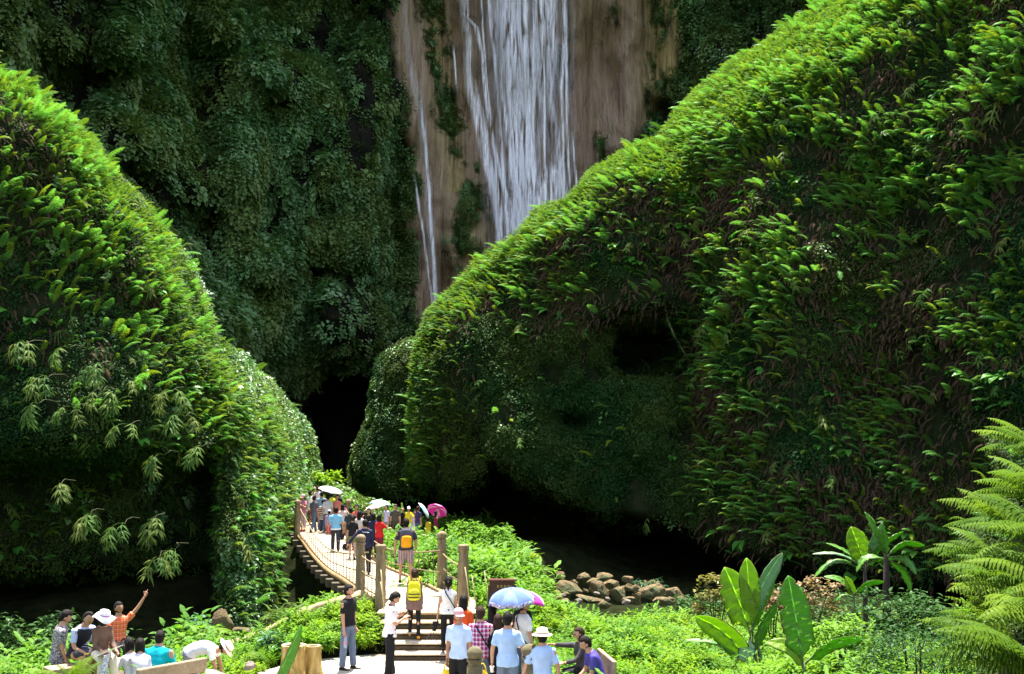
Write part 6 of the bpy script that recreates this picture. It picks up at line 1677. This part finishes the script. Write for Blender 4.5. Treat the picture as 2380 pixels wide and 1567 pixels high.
# hollow tree-stump bins
STUMP = NT('stump_concrete'); tc = STUMP.n('ShaderNodeTexCoord').outputs['Object']
nz = STUMP.noise(1, 5, .65, vec=tc, mapping=(9, 9, 1.6)); n2 = STUMP.noise(5, 4, .6)
cc = STUMP.ramp(nz, [(.3, (.12, .065, .02)), (.5, (.34, .21, .05)), (.72, (.52, .40, .18))]); cc = STUMP.mix(STUMP.ramp(n2, [(.56, (0, 0, 0)), (.66, (.8, .8, .8))]), cc, (.14, .15, .04))
STUMP.pbr(cc, .8, nz, .9, .03, .3)
for i, (px, py, rad, h, lb) in enumerate(((683, 1502, .245, .66, 'wider hollow tree-stump bin, the left one of the pair'), (727, 1504, .165, .62, 'narrower hollow tree-stump bin with a clear round mouth, right one of the pair'))):
    x, y, z = at_z(px, py - 2, h); root = thing('stump_bin', lb, 'stump bin', (x, y, 0), 0, 'tree-stump bins by the black polo man')
    vs = []; fs = []; n = 40; prof = [(1.75, -.05), (1.38, .03), (1.14, .12), (1.02, .28), (.98, .46), (1.0, 1.0 * h), (.97, h + .012), (.80, h + .012), (.78, h - .02), (.76, h * .35), (.02, h * .33)]
    rs = random.Random(i)
    for j, (r_, zz) in enumerate(prof):
        for q_ in range(n):
            th = 2 * PI * q_ / n; lob = (.16 * max(0, 1 - zz / .35) * max(0, math.sin(4 * th + i * 2)) if j < 5 else 0) + .035 * math.sin(7 * th + i) + .02 * math.sin(13 * th)
            if j > 6: lob *= .5
            rr_ = rad * r_ * (1 + lob); vs.append((rr_ * math.cos(th), rr_ * math.sin(th), zz))
    for j in range(len(prof) - 1):
        for q_ in range(n): fs.append((j * n + q_, j * n + (q_ + 1) % n, (j + 1) * n + (q_ + 1) % n, (j + 1) * n + q_))
    s0 = 6
    mesh_obj('stump_wall', vs[:7 * n], [f for f in fs if max(f) < 7 * n], STUMP.mat, root)
    mesh_obj('hollow', [v for v in vs[6 * n:]], [tuple(a - 6 * n for a in f) for f in fs if min(f) >= 6 * n], simple('stump_rim', (.40, .33, .20), .8, .3, 12), root)

# ------------------------------------------------------------------ banana plants
def banana_mat(name, col, col2, tr=.45):
    m = NT(name); uv = m.n('ShaderNodeUVMap').outputs[0]; sp_ = m.n('ShaderNodeSeparateXYZ'); m.l(uv, sp_.inputs[0])
    w_ = m.noise(1, 3, .6, vec=uv, mapping=(1.2, 42, 1)); c = m.ramp(w_, [(.35, col), (.65, col2)])
    mid = m.math('LESS_THAN', m.math('ABSOLUTE', m.math('SUBTRACT', sp_.outputs[0], .5)), .022)
    pn = m.noise(3.1, 4, .65); c = m.mix(m.ramp(pn, [(.55, (0, 0, 0)), (.75, (.5, .5, .5))]), c, tuple(v * .62 for v in col2)); edg = m.math('MULTIPLY', m.math('GREATER_THAN', m.math('ABSOLUTE', m.math('SUBTRACT', sp_.outputs[0], .5)), .455), m.math('GREATER_THAN', pn, .52)); c = m.mix(edg, c, (.16, .10, .04))
    c = m.mix(mid, c, tuple(min(1, v * 2.2 + .06) for v in col2))
    p = m.n('ShaderNodeBsdfPrincipled'); m.l(c, p.inputs['Base Color']); p.inputs['Roughness'].default_value = .38
    b = m.n('ShaderNodeBump'); b.inputs['Strength'].default_value = .5; b.inputs['Distance'].default_value = .02; m.l(w_, b.inputs['Height']); m.l(b.outputs[0], p.inputs['Normal'])
    t = m.n('ShaderNodeBsdfTranslucent'); m.l(m.mix(1.0, c, (1.5, 1.5, .6), 'MULTIPLY'), t.inputs[0])
    mx = m.n('ShaderNodeMixShader'); mx.inputs[0].default_value = tr; m.l(p.outputs[0], mx.inputs[1]); m.l(t.outputs[0], mx.inputs[2]); m.l(mx.outputs[0], m.out.inputs[0]); return m.mat
BN1 = banana_mat('banana_leaf', (.09, .24, .03), (.13, .32, .04)); BN2 = banana_mat('banana_leaf_yellow', (.20, .34, .02), (.27, .42, .03), .55); BN3 = banana_mat('banana_leaf_pale', (.13, .27, .12), (.20, .36, .18), .2)
BNY = banana_mat('banana_leaf_dying', (.45, .33, .03), (.55, .42, .05), .4); STEM = simple('banana_stem', (.10, .13, .05), .6, .3, 8); DSTEM = simple('dark_stem', (.035, .022, .02), .8, .3, 8)
def banana_leaf(root, base, tip, wid, mat, bend=.2, roll=0.0, tear=0.0, seed=0, stalk=.12, vshape=.25, bdir=None):
    """blade from base to tip (person of the plant, local), curved by bend"""
    rnd = random.Random(seed); base = Vector(base); tip = Vector(tip); d = tip - base; Ln = d.length; dn = d.normalized()
    sd = dn.cross(V3(0, -1, 0.15)).normalized() if bdir is None else Vector(bdir).normalized()
    sd = Matrix.Rotation(roll, 3, dn) @ sd; nr = sd.cross(dn).normalized()
    rows = 22; vs = []; uv = []; fs = []
    up = V3(0, 0, 1) - dn * dn.z
    for j in range(rows + 1):
        t = j / rows; c = base + d * t + up * bend * Ln * math.sin(PI * t) 
        tb = (t - stalk) / (1 - stalk)
        w_ = 0 if tb <= 0 else wid * .5 * (min(1, (tb * 6)) ** .6) * (1 - max(0, (tb - .55) / .45) ** 2.2) ** .7 * (1 + .03 * math.sin(j * 2.3 + seed))
        w_ = max(w_, .012)
        for i, u in enumerate((-1, -.66, -.33, -.04, .04, .33, .66, 1)):
            k_ = 1.0
            if tear and abs(u) > .5 and rnd.random() < tear: k_ = rnd.uniform(.55, .85)
            vs.append(c + sd * u * w_ * k_ + nr * (vshape * abs(u) * w_ - .05 * w_ * math.sin(j * 1.7 + i)) - V3(0, 0, 1) * .10 * abs(u) ** 2 * w_)
            uv.append((u * .5 + .5, t * Ln))
    for j in range(rows):
        for i in range(7): fs.append((j * 8 + i, j * 8 + i + 1, (j + 1) * 8 + i + 1, (j + 1) * 8 + i))
    o = mesh_obj('leaf', vs, fs, mat, root); me = o.data; l_ = me.uv_layers.new(name='UVMap'); li = np.empty(len(me.loops), np.int32); me.loops.foreach_get('vertex_index', li)
    l_.data.foreach_set('uv', np.array(uv, np.float32)[li].ravel()); sl = o.modifiers.new('thick', 'SOLIDIFY'); sl.thickness = .006
    m_ = MB(); m_.tube([base + d * t + up * bend * Ln * math.sin(PI * t) - nr * .012 for t in np.linspace(0, .9, 12)], [.022 * (1 - t * .85) for t in np.linspace(0, .9, 12)], 6); m_.build('midrib', STEM, o)
    return o
def banana(label, D, base_px, leaves, stems=(), stem_r=.05, smat=None):
    """leaves: (base px, tip px, width px, mat, kwargs, depth offset at the tip)"""
    bx, by, bz = [float(v) for v in at_D(base_px[0], base_px[1], D)]
    zg = gz(bx, by); root = thing('banana_plant', label, 'banana plant', (bx, by, zg))
    def P_(px, dd=0): 
        x, y, z = [float(v) for v in at_D(px[0], px[1], D + dd)]; return V3(x - bx, y - by, z - zg)
    for i, lf in enumerate(leaves):
        b, t, w_, mt = lf[:4]; kw = dict(lf[4]) if len(lf) > 4 else {}; dd = kw.pop('dd', 0)
        banana_leaf(root, P_(b), P_(t, dd), w_ * D / FOC, mt, seed=i + int(D * 10), **kw)
    for st_ in (stems or ((base_px, leaves[0][0]),)):
        m_ = MB(); a = P_(st_[0]); b = P_(st_[1]); a.z = min(a.z, -.05)
        m_.tube([a, a.lerp(b, .4) + V3(.01, 0, 0), a.lerp(b, .75), b], [stem_r * 1.3, stem_r, stem_r * .8, stem_r * .45], 10); m_.build('stem', smat or STEM, root)
    return root
banana('banana plant with two upright yellow-green leaves and one long bent pale leaf', 23.5, (1748, 1590),
       [((1752, 1500), (1684, 1318), 70, BN2, dict(bend=.05, stalk=.25, tear=.06)), ((1750, 1480), (1735, 1297), 46, BN2, dict(bend=.02, stalk=.3)), ((1738, 1450), (1818, 1285), 42, BN3, dict(bend=.10, roll=.5, dd=.3)),
        ((1746, 1560), (1616, 1432), 52, BN2, dict(bend=.16, roll=-.3)), ((1750, 1555), (1590, 1488), 22, BN1, dict(bend=.14, roll=1.0)), ((1742, 1480), (1730, 1570), 42, BN3, dict(bend=.05, roll=.8, dd=-.3)),
        ((1744, 1475), (1800, 1350), 36, BN1, dict(bend=.12, roll=.9, tear=.3, dd=.6)), ((1752, 1530), (1808, 1400), 34, BN1, dict(bend=.2, roll=.6, tear=.4))], [((1745, 1600), (1748, 1478)), ((1778, 1600), (1762, 1500)), ((1762, 1600), (1756, 1520))])
banana('banana plant with one broad upright green leaf and a long drooping leaf to the right', 21.5, (1872, 1600),
       [((1868, 1548), (1832, 1338), 70, BN1, dict(bend=.02, stalk=.12, vshape=.1, tear=.06)), ((1872, 1545), (2008, 1482), 44, BN1, dict(bend=.14, roll=.9, tear=.2)), ((1870, 1560), (1782, 1492), 40, BN2, dict(bend=.25, roll=.5))], [((1874, 1610), (1868, 1540)), ((1862, 1605), (1872, 1548))], .04)
banana('taller banana plant behind with a translucent yellow-green leaf and torn side leaves', 30, (2008, 1440),
       [((2010, 1318), (1978, 1224), 50, BN2, dict(bend=.04, stalk=.15)), ((2012, 1310), (2052, 1212), 40, BN3, dict(bend=.08, roll=.7, tear=.5)), ((2008, 1320), (1888, 1288), 20, BN3, dict(bend=.12, roll=1.2)), ((2006, 1325), (1890, 1345), 26, BN1, dict(bend=.25, roll=1.1, tear=.5)),
        ((2012, 1322), (2080, 1300), 22, BN1, dict(bend=.2, roll=1.1, tear=.5)), ((2005, 1318), (1920, 1262), 18, BN1, dict(bend=.1, roll=1.0, tear=.4)), ((2012, 1318), (2100, 1235), 26, BN1, dict(bend=.15, roll=.9, tear=.5))], [((2010, 1460), (2010, 1312))], .07, DSTEM)
banana('small banana sucker with narrow spreading leaves below the taller plant', 28, (1985, 1420),
       [((1985, 1385), (1915, 1340), 20, BN1, dict(bend=.2, roll=.8)), ((1985, 1385), (2055, 1352), 20, BN1, dict(bend=.18, roll=.8)), ((1985, 1388), (1966, 1340), 20, BN2, dict(bend=.05)), ((1984, 1390), (1940, 1400), 14, BN1, dict(bend=.3, roll=.8))], [((1985, 1440), (1985, 1384))], .04)
banana('old banana plant with a thick dark trunk and ragged arching leaves at right', 28.5, (2058, 1440),
       [((2062, 1298), (2150, 1268), 28, BN1, dict(bend=.25, roll=1.0, tear=.6)), ((2060, 1300), (2010, 1190), 24, BN1, dict(bend=.1, roll=.5, tear=.4)), ((2060, 1300), (2118, 1375), 26, BN1, dict(bend=.3, roll=1.0, tear=.6)), ((2060, 1298), (2130, 1335), 26, BN3, dict(bend=.3, roll=1.0, tear=.6)),
        ((2058, 1300), (1990, 1330), 24, BN1, dict(bend=.3, roll=1.0, tear=.6)), ((2062, 1296), (2050, 1216), 20, BN1, dict(bend=.1, roll=.6, tear=.4))], [((2058, 1480), (2060, 1296))], .11, DSTEM)
banana('foreground banana plant showing one long folded green leaf above the plaza edge', 13.5, (560, 1760),
       [((610, 1640), (700, 1452), 30, BN1, dict(bend=-.04, roll=.9, vshape=.6)), ((560, 1700), (480, 1555), 60, BN3, dict(bend=.2, roll=.9, dd=.4))], [((560, 1780), (600, 1650))], .05)
banana('foreground banana leaf arching like a low dome at the lower left', 11.5, (330, 1800),
       [((330, 1680), (512, 1585), 60, BN3, dict(bend=.16, roll=1.2, stalk=.02))], [((330, 1800), (330, 1680))], .05)

# ------------------------------------------------------------------ tree ferns and shrubs
def fern_plant(label, x, y, z, fronds, L_, mat, az0, spread, rise=.8, droop=1.5, seed=0, lift=.3, grp=None):
    rnd = random.Random(seed); root = thing('fern_plant', label, 'fern', (x, y, z), 0, grp)
    m_ = MB(); m_.lathe((0, 0, 0), [(.10, -.4), (.13, 0), (.09, lift * .8), (.03, lift)], 10); m_.build('crown', DSTEM, root)
    for i in range(fronds):
        s_ = frond_mesh('frond', mat, rise + rnd.uniform(-.35, .35), droop * rnd.uniform(.8, 1.2), 26, .20, seed * 31 + i, .030, .45)
        s_.name = 'frond'; s_.data.name = 'frond'; COL.objects.link(s_); s_.parent = root
        s_.location = (0, 0, lift * rnd.uniform(.7, 1)); s_.rotation_euler = (rnd.uniform(-.25, .25), 0, az0 + rnd.uniform(-1, 1) * spread); s_.scale = (L_ * rnd.uniform(.75, 1.15),) * 3
FG2 = leaf_mat('big_fern', [(.05, .105, .010), (.085, .155, .014), (.12, .19, .018)], .35, .5, gloss=.25)
rr = random.Random(5)
fl = ['uppermost fern against the hill at the right edge of the photo', 'second fern down the right edge, arching over the dark hillside', 'large bright fern right of the old banana plant', 'fern with long sweeping fronds near the middle of the right edge', 'fern low at the right edge with pale arching fronds',
      'fern in the lower right corner with white-green fronds', 'fern reaching left towards the dark shrub', 'fern at the very bottom right, cut by the frame', 'small fern behind the sweeping fronds', 'fern filling the gap above the lower right corner']
fspots = [(2390, 1060, 21), (2400, 1160, 19), (2330, 1240, 18.5), (2420, 1290, 16), (2360, 1400, 15.5), (2440, 1480, 13.5), (2300, 1500, 16), (2380, 1580, 12.5), (2300, 1330, 19), (2440, 1390, 15)]
for i, (px, py, D) in enumerate(fspots):
    x, y, z = [float(v) for v in at_D(px + 40, py + 35, D)]
    fern_plant(fl[i], x, y, z, 9, 1.15 + .25 * rr.random(), FG2, R(172), .85, .85, 1.35, 40 + i, .25, 'ferns on the bank at the right edge')
# the bank that carries them
bkx = np.linspace(0, 1, 24); V = []; F = []
for j in range(26):
    for i in range(24):
        px = 2230 + 420 * i / 23 + 40 * math.sin(j * .5); py = 1010 + 760 * j / 25; D = np.interp(py, [1010, 1240, 1400, 1600, 1770], [23, 20.5, 18.2, 15, 13]) + 3.5 * (1 - i / 23) ** 2
        if i == 0: D += 6
        if j == 0: D += 5
        q = at_D(px - (1 - j / 25) * -60 + 30 * math.sin(i), py, D + .3 * float(fbm(px / 40., py / 40., 0, 8, 2))); V.append(tuple(float(v) for v in q))
for j in range(25):
    for i in range(23): F.append((j * 24 + i, (j + 1) * 24 + i, (j + 1) * 24 + i + 1, j * 24 + i + 1))
bk = mesh_obj('bank', V, F, SOIL); tag(bk, kind='structure')
Pb = np.array(V).reshape(26, 24, 3); n = 5200
ii = RNG.integers(0, 22, n); jj = RNG.integers(0, 24, n); a = RNG.random(n)[:, None]; b = RNG.random(n)[:, None]
pts = Pb[jj, ii] * (1 - a) * (1 - b) + Pb[jj + 1, ii] * a * (1 - b) + Pb[jj, ii + 1] * (1 - a) * b + Pb[jj + 1, ii + 1] * a * b
scatter('creeper_cover', pts, np.stack([RNG.normal(0, .3, n), RNG.normal(0, .3, n) - .3, R(200) + RNG.normal(0, .6, n)], 1), RNG.uniform(.25, .6, n), choose(n, np.tile([.0, .0, .0, .1, .0, 1.2], (n, 1))), C_WALL, 'dark leafy growth on the bank under the right edge ferns', 'creepers')
n = 260; ii = RNG.integers(0, 22, n); jj = RNG.integers(0, 24, n); pts = Pb[jj, ii]
scatter('fern_cover', pts + RNG.normal(0, .15, (n, 3)), np.stack([RNG.normal(0, .3, n), RNG.normal(0, .2, n), R(185) + RNG.normal(0, .6, n)], 1), RNG.uniform(.4, .9, n), choose(n, np.tile([1, 1, .8, .3, .5, .3, .2, .02, .02, .02], (n, 1))), C_FERN, 'smaller ferns between the large ones on the right bank', 'ferns')
# foreground fern bottom left
x, y, z = [float(v) for v in at_D(168, 1600, 13)]
fern_plant('small yellow-green fern growing in front of the patterned shirt man\'s legs', x, y, z - .1, 12, .48, FG2, R(90), 3.1, 1.15, 1.2, 77, .12)

def shrub(label, px, py, D, w_, h_, leafm, seed, n=900, leaf=.13, stems=5, name='shrub', cat='shrub', zg=None, grp=None, asp=.5, gap=.0):
    rnd = random.Random(seed); x, y, z = [float(v) for v in at_D(px, py, D)]; zb = gz(x, y) if zg is None else zg
    root = thing(name, label, cat, (x, y, zb), 0, grp); Hh = max(.5, z - zb)
    W2 = w_ * D / FOC / 2; H2 = h_ * D / FOC
    m_ = MB(); tips = []
    for i in range(stems):
        a = rnd.uniform(0, 6.28); r_ = W2 * rnd.uniform(.2, .8); tp = V3(r_ * math.cos(a), r_ * .7 * math.sin(a), Hh - H2 * rnd.uniform(.1, .7)); tips.append(tp)
        m_.tube([V3(0, 0, -.1), tp * .45 + V3(0, 0, Hh * .1), tp], [.022, .015, .006], 6)
    m_.build('stem', DSTEM, root)
    vs = []; fs = []; cl = [V3(rnd.uniform(-1, 1) * W2, rnd.uniform(-1, 1) * W2 * .7, Hh - H2 * rnd.random() ** .8) for _ in range(max(5, int(n / 28)))]
    for i in range(n):
        c = rnd.choice(cl); p = c + V3(rnd.gauss(0, 1), rnd.gauss(0, 1), rnd.gauss(0, .7)) * W2 * .16
        d = V3(rnd.gauss(0, 1), rnd.gauss(0, 1), rnd.uniform(-.3, .6)); l = leaf * rnd.uniform(.6, 1.25)
        add_leaf(vs, fs, p, d, V3(rnd.uniform(-.3, .3), rnd.uniform(-.3, .3), 1), l, l * asp, tipdrop=.2)
    mesh_obj('foliage', vs, fs, leafm, root)
REDL = leaf_mat('bronze_leaf', [(.16, .20, .05), (.22, .13, .07), (.28, .24, .13), (.12, .2, .05)], .25, .3, gloss=.8)
DKL = leaf_mat('dark_leaf', [(.03, .08, .02), (.05, .11, .03)], .2, .4)
BLUL = leaf_mat('blue_green_leaf', [(.05, .13, .07), (.09, .2, .10)], .2, .35, gloss=.7)
vary = lambda name, cols, tr=.3: leaf_mat(name, cols, tr)
shrub('tall leggy shrub with bronze-edged leaves left of the yellow-green banana leaves', 1660, 1340, 27, 95, 90, REDL, 1, 520, .15)
shrub('bronze-leaved shrub right of the upright green banana leaf', 1885, 1345, 28, 110, 75, REDL, 2, 620, .14)
shrub('bronze shrub peeping between the two nearer banana plants', 1790, 1352, 28, 80, 60, REDL, 3, 380, .13)
shrub('dark low shrub with narrow leaves at the foot of the ferns', 2130, 1470, 17, 230, 90, DKL, 4, 2600, .10, asp=.3)
shrub('dark shrub beside the tree trunk behind the banana plants', 2110, 1380, 24, 150, 90, DKL, 5, 1300, .14)
shrub('mid green bush left of the old banana trunk', 1950, 1440, 24, 120, 60, SHRUB, 6, 1000, .13)
shrub('blue-green shrub above the grey boulder at the left cave', 487, 1430, 29.5, 70, 50, BLUL, 7, 420, .15)
shrub('strappy long-leaved plant on the stone wall', 680, 1408, 27.2, 110, 46, BAMB, 8, 240, .40, asp=.14)
shrub('small feathery grey-green plant in the cave mouth behind the boulders', 1510, 1348, 49, 60, 30, BLUL, 9, 260, .3, asp=.15, zg=-2.4)
shrub('leafy sapling rising over the mound near the magenta umbrella', 1085, 1212, 46, 60, 24, SHRUB, 10, 420, .22)
shrub('second sapling on the mound, right of the first', 1140, 1228, 45, 70, 26, SHRUB, 11, 420, .22)
shrub('long drooping-leaved plant at the foot of the stone wall', 640, 1520, 24, 50, 26, BLUL, 12, 120, .26, asp=.2)
shrub('leggy small shrub standing out of the herbs right of the plaza', 1335, 1425, 28, 60, 50, SHRUB, 13, 130, .14)
shrub('bush with pale leaves at the cliff foot above the white canopy umbrella', 760, 1098, 60, 60, 26, HERB, 14, 260, .3, zg=.5)
shrub('bush spilling over the left cave floor', 200, 1480, 30, 160, 60, DKL, 15, 900, .2)
shrub('dark bush at the back of the left cave', 90, 1440, 31, 180, 60, DKL, 16, 900, .2)
shrub('broad dark bush at the foot of the right hillside', 1760, 1385, 36, 260, 60, DKL, 17, 1600, .22)
shrub('dark bush below the hillside ferns, behind the taller banana plant', 2060, 1400, 34, 260, 80, DKL, 18, 1600, .22)
shrub('dark bush at the mouth of the right cave', 1640, 1390, 38, 120, 36, DKL, 19, 700, .2)
# hanging bamboo on the left hillside: each a spray of its own
BG2 = 'drooping bamboo sprays on the left hillside'
bl = [((60, 820), 'bamboo spray at the left edge, highest of the drooping ones'), ((160, 830), 'wide pale bamboo spray right of the topmost one'), ((110, 900), 'bamboo spray in the middle of the left dark face'), ((230, 870), 'bamboo spray with long leaves near the brown fronds'), ((170, 970), 'bright bamboo spray at the centre of the left face'), ((240, 930), 'bamboo spray just right of the centre one'),
      ((90, 960), 'narrow bamboo spray near the left edge, lower half'), ((300, 1010), 'bamboo spray hanging right of the centre'), ((140, 1150), 'star-shaped bamboo tuft low on the left face'), ((210, 1220), 'bamboo tip on a thin stalk left of the lowest sprays'), ((290, 1240), 'bamboo spray low, above the pointing man'), ((350, 1230), 'bamboo spray low, on arching brown canes'),
      ((405, 1300), 'lowest bamboo tip, at the end of a long cane'), ((370, 1320), 'small tuft beside the lowest bamboo tip'), ((430, 990), 'yellowish bamboo clump near the sunlit crest'), ((400, 930), 'yellow-green bamboo leaves under the crest'), ((470, 1060), 'bamboo spray beside the lit slope'), ((380, 1080), 'bamboo spray between clump and dark hollow')]
for i, ((px, py), lb) in enumerate(bl):
    D = float(np.interp(px, [0, 300, 480], [31.5, 33.5, 36.5])) - .6; x, y, z = [float(v) for v in at_D(px, py - 22, D + 1.0)]
    root = thing('bamboo_spray', lb, 'bamboo', (x, y, z), 0, BG2); rd = random.Random(i)
    for q in range(3):
        s_ = bamboo_spray('leaf_spray', BAMB, 60 + i * 4 + q, 9, .44, rd.uniform(.9, 1.4)); s_.name = 'leaf_spray'; COL.objects.link(s_); s_.parent = root
        s_.rotation_euler = (rd.uniform(-.3, .3), rd.uniform(-.1, .3), R(-90) + rd.uniform(-1.1, 1.1)); s_.scale = (rd.uniform(.65, 1.0),) * 3
    m_ = MB(); m_.tube([(rd.uniform(-.1, .1), 1.3, .1), (rd.uniform(-.2, .2), .8, .16), (rd.uniform(-.1, .1), .3, .12), (0, 0, 0)], [.010, .008, .007, .006], 5); m_.build('cane', simple('bamboo_cane', (.07, .08, .03), .6) if i == 0 else bpy.data.materials['bamboo_cane'], root)
# hanging vine in the hollow of the right hill
m_ = MB(); vp = [at_D(a, b, D) for a, b, D in ((1545, 700, 60.5), (1552, 745, 60.3), (1572, 790, 60.2), (1592, 822, 60.2), (1604, 840, 60.6), (1600, 880, 60.8))]
vp = [V3(*[float(q) for q in v]) for v in vp]; base = vp[0]; vine = thing('hanging_vine', 'thin vine hanging across the dark hollow of the right hillside', 'vine', tuple(base))
m_.tube([v - base for v in vp], [.05] * 6, 6); m_.build('stem', STEM, vine); vs = []; fs = []; rd = random.Random(2)
for i in range(110):
    t = rd.random() * 4.99; p = vp[int(t)].lerp(vp[int(t) + 1], t % 1) - base; add_leaf(vs, fs, p, V3(rd.gauss(0, 1), rd.gauss(0, 1) - .5, rd.gauss(0, .6)), V3(0, -.4, 1), .22, .15)
mesh_obj('foliage', vs, fs, IVY, vine)
# ------------------------------------------------------------------ light
SUN_EL, SUN_AZ = R(75.5), R(2)       # azimuth measured from +Y towards +X
w = bpy.data.worlds.new('World'); SC.world = w; w.use_nodes = True
nt = w.node_tree; bg = nt.nodes['Background']
sky = nt.nodes.new('ShaderNodeTexSky'); sky.sky_type = 'NISHITA'; sky.sun_disc = False
sky.sun_elevation = SUN_EL; sky.sun_rotation = SUN_AZ
hs_ = nt.nodes.new('ShaderNodeHueSaturation'); hs_.inputs['Saturation'].default_value = .55; nt.links.new(sky.outputs[0], hs_.inputs['Color']); nt.links.new(hs_.outputs[0], bg.inputs[0]); bg.inputs[1].default_value = 0.12
sd = bpy.data.lights.new('sun', 'SUN'); sd.energy = 5.0; sd.angle = R(.5); sd.color = (1, .95, .86)
so = bpy.data.objects.new('sun', sd); COL.objects.link(so)
dv = Vector((math.sin(SUN_AZ) * math.cos(SUN_EL), math.cos(SUN_AZ) * math.cos(SUN_EL), math.sin(SUN_EL)))
so.rotation_euler = dv.to_track_quat('Z', 'Y').to_euler()
so.location = (0, 0, 60)
SC.view_settings.view_transform = 'Standard'; SC.view_settings.look = 'None'
SC.view_settings.exposure = 1.95; SC.view_settings.gamma = 1
SC.cycles.use_denoising = True
SC.cycles.max_bounces = 6; SC.cycles.diffuse_bounces = 3; SC.cycles.transparent_max_bounces = 16
SC.cycles.glossy_bounces = 2; SC.cycles.transmission_bounces = 4
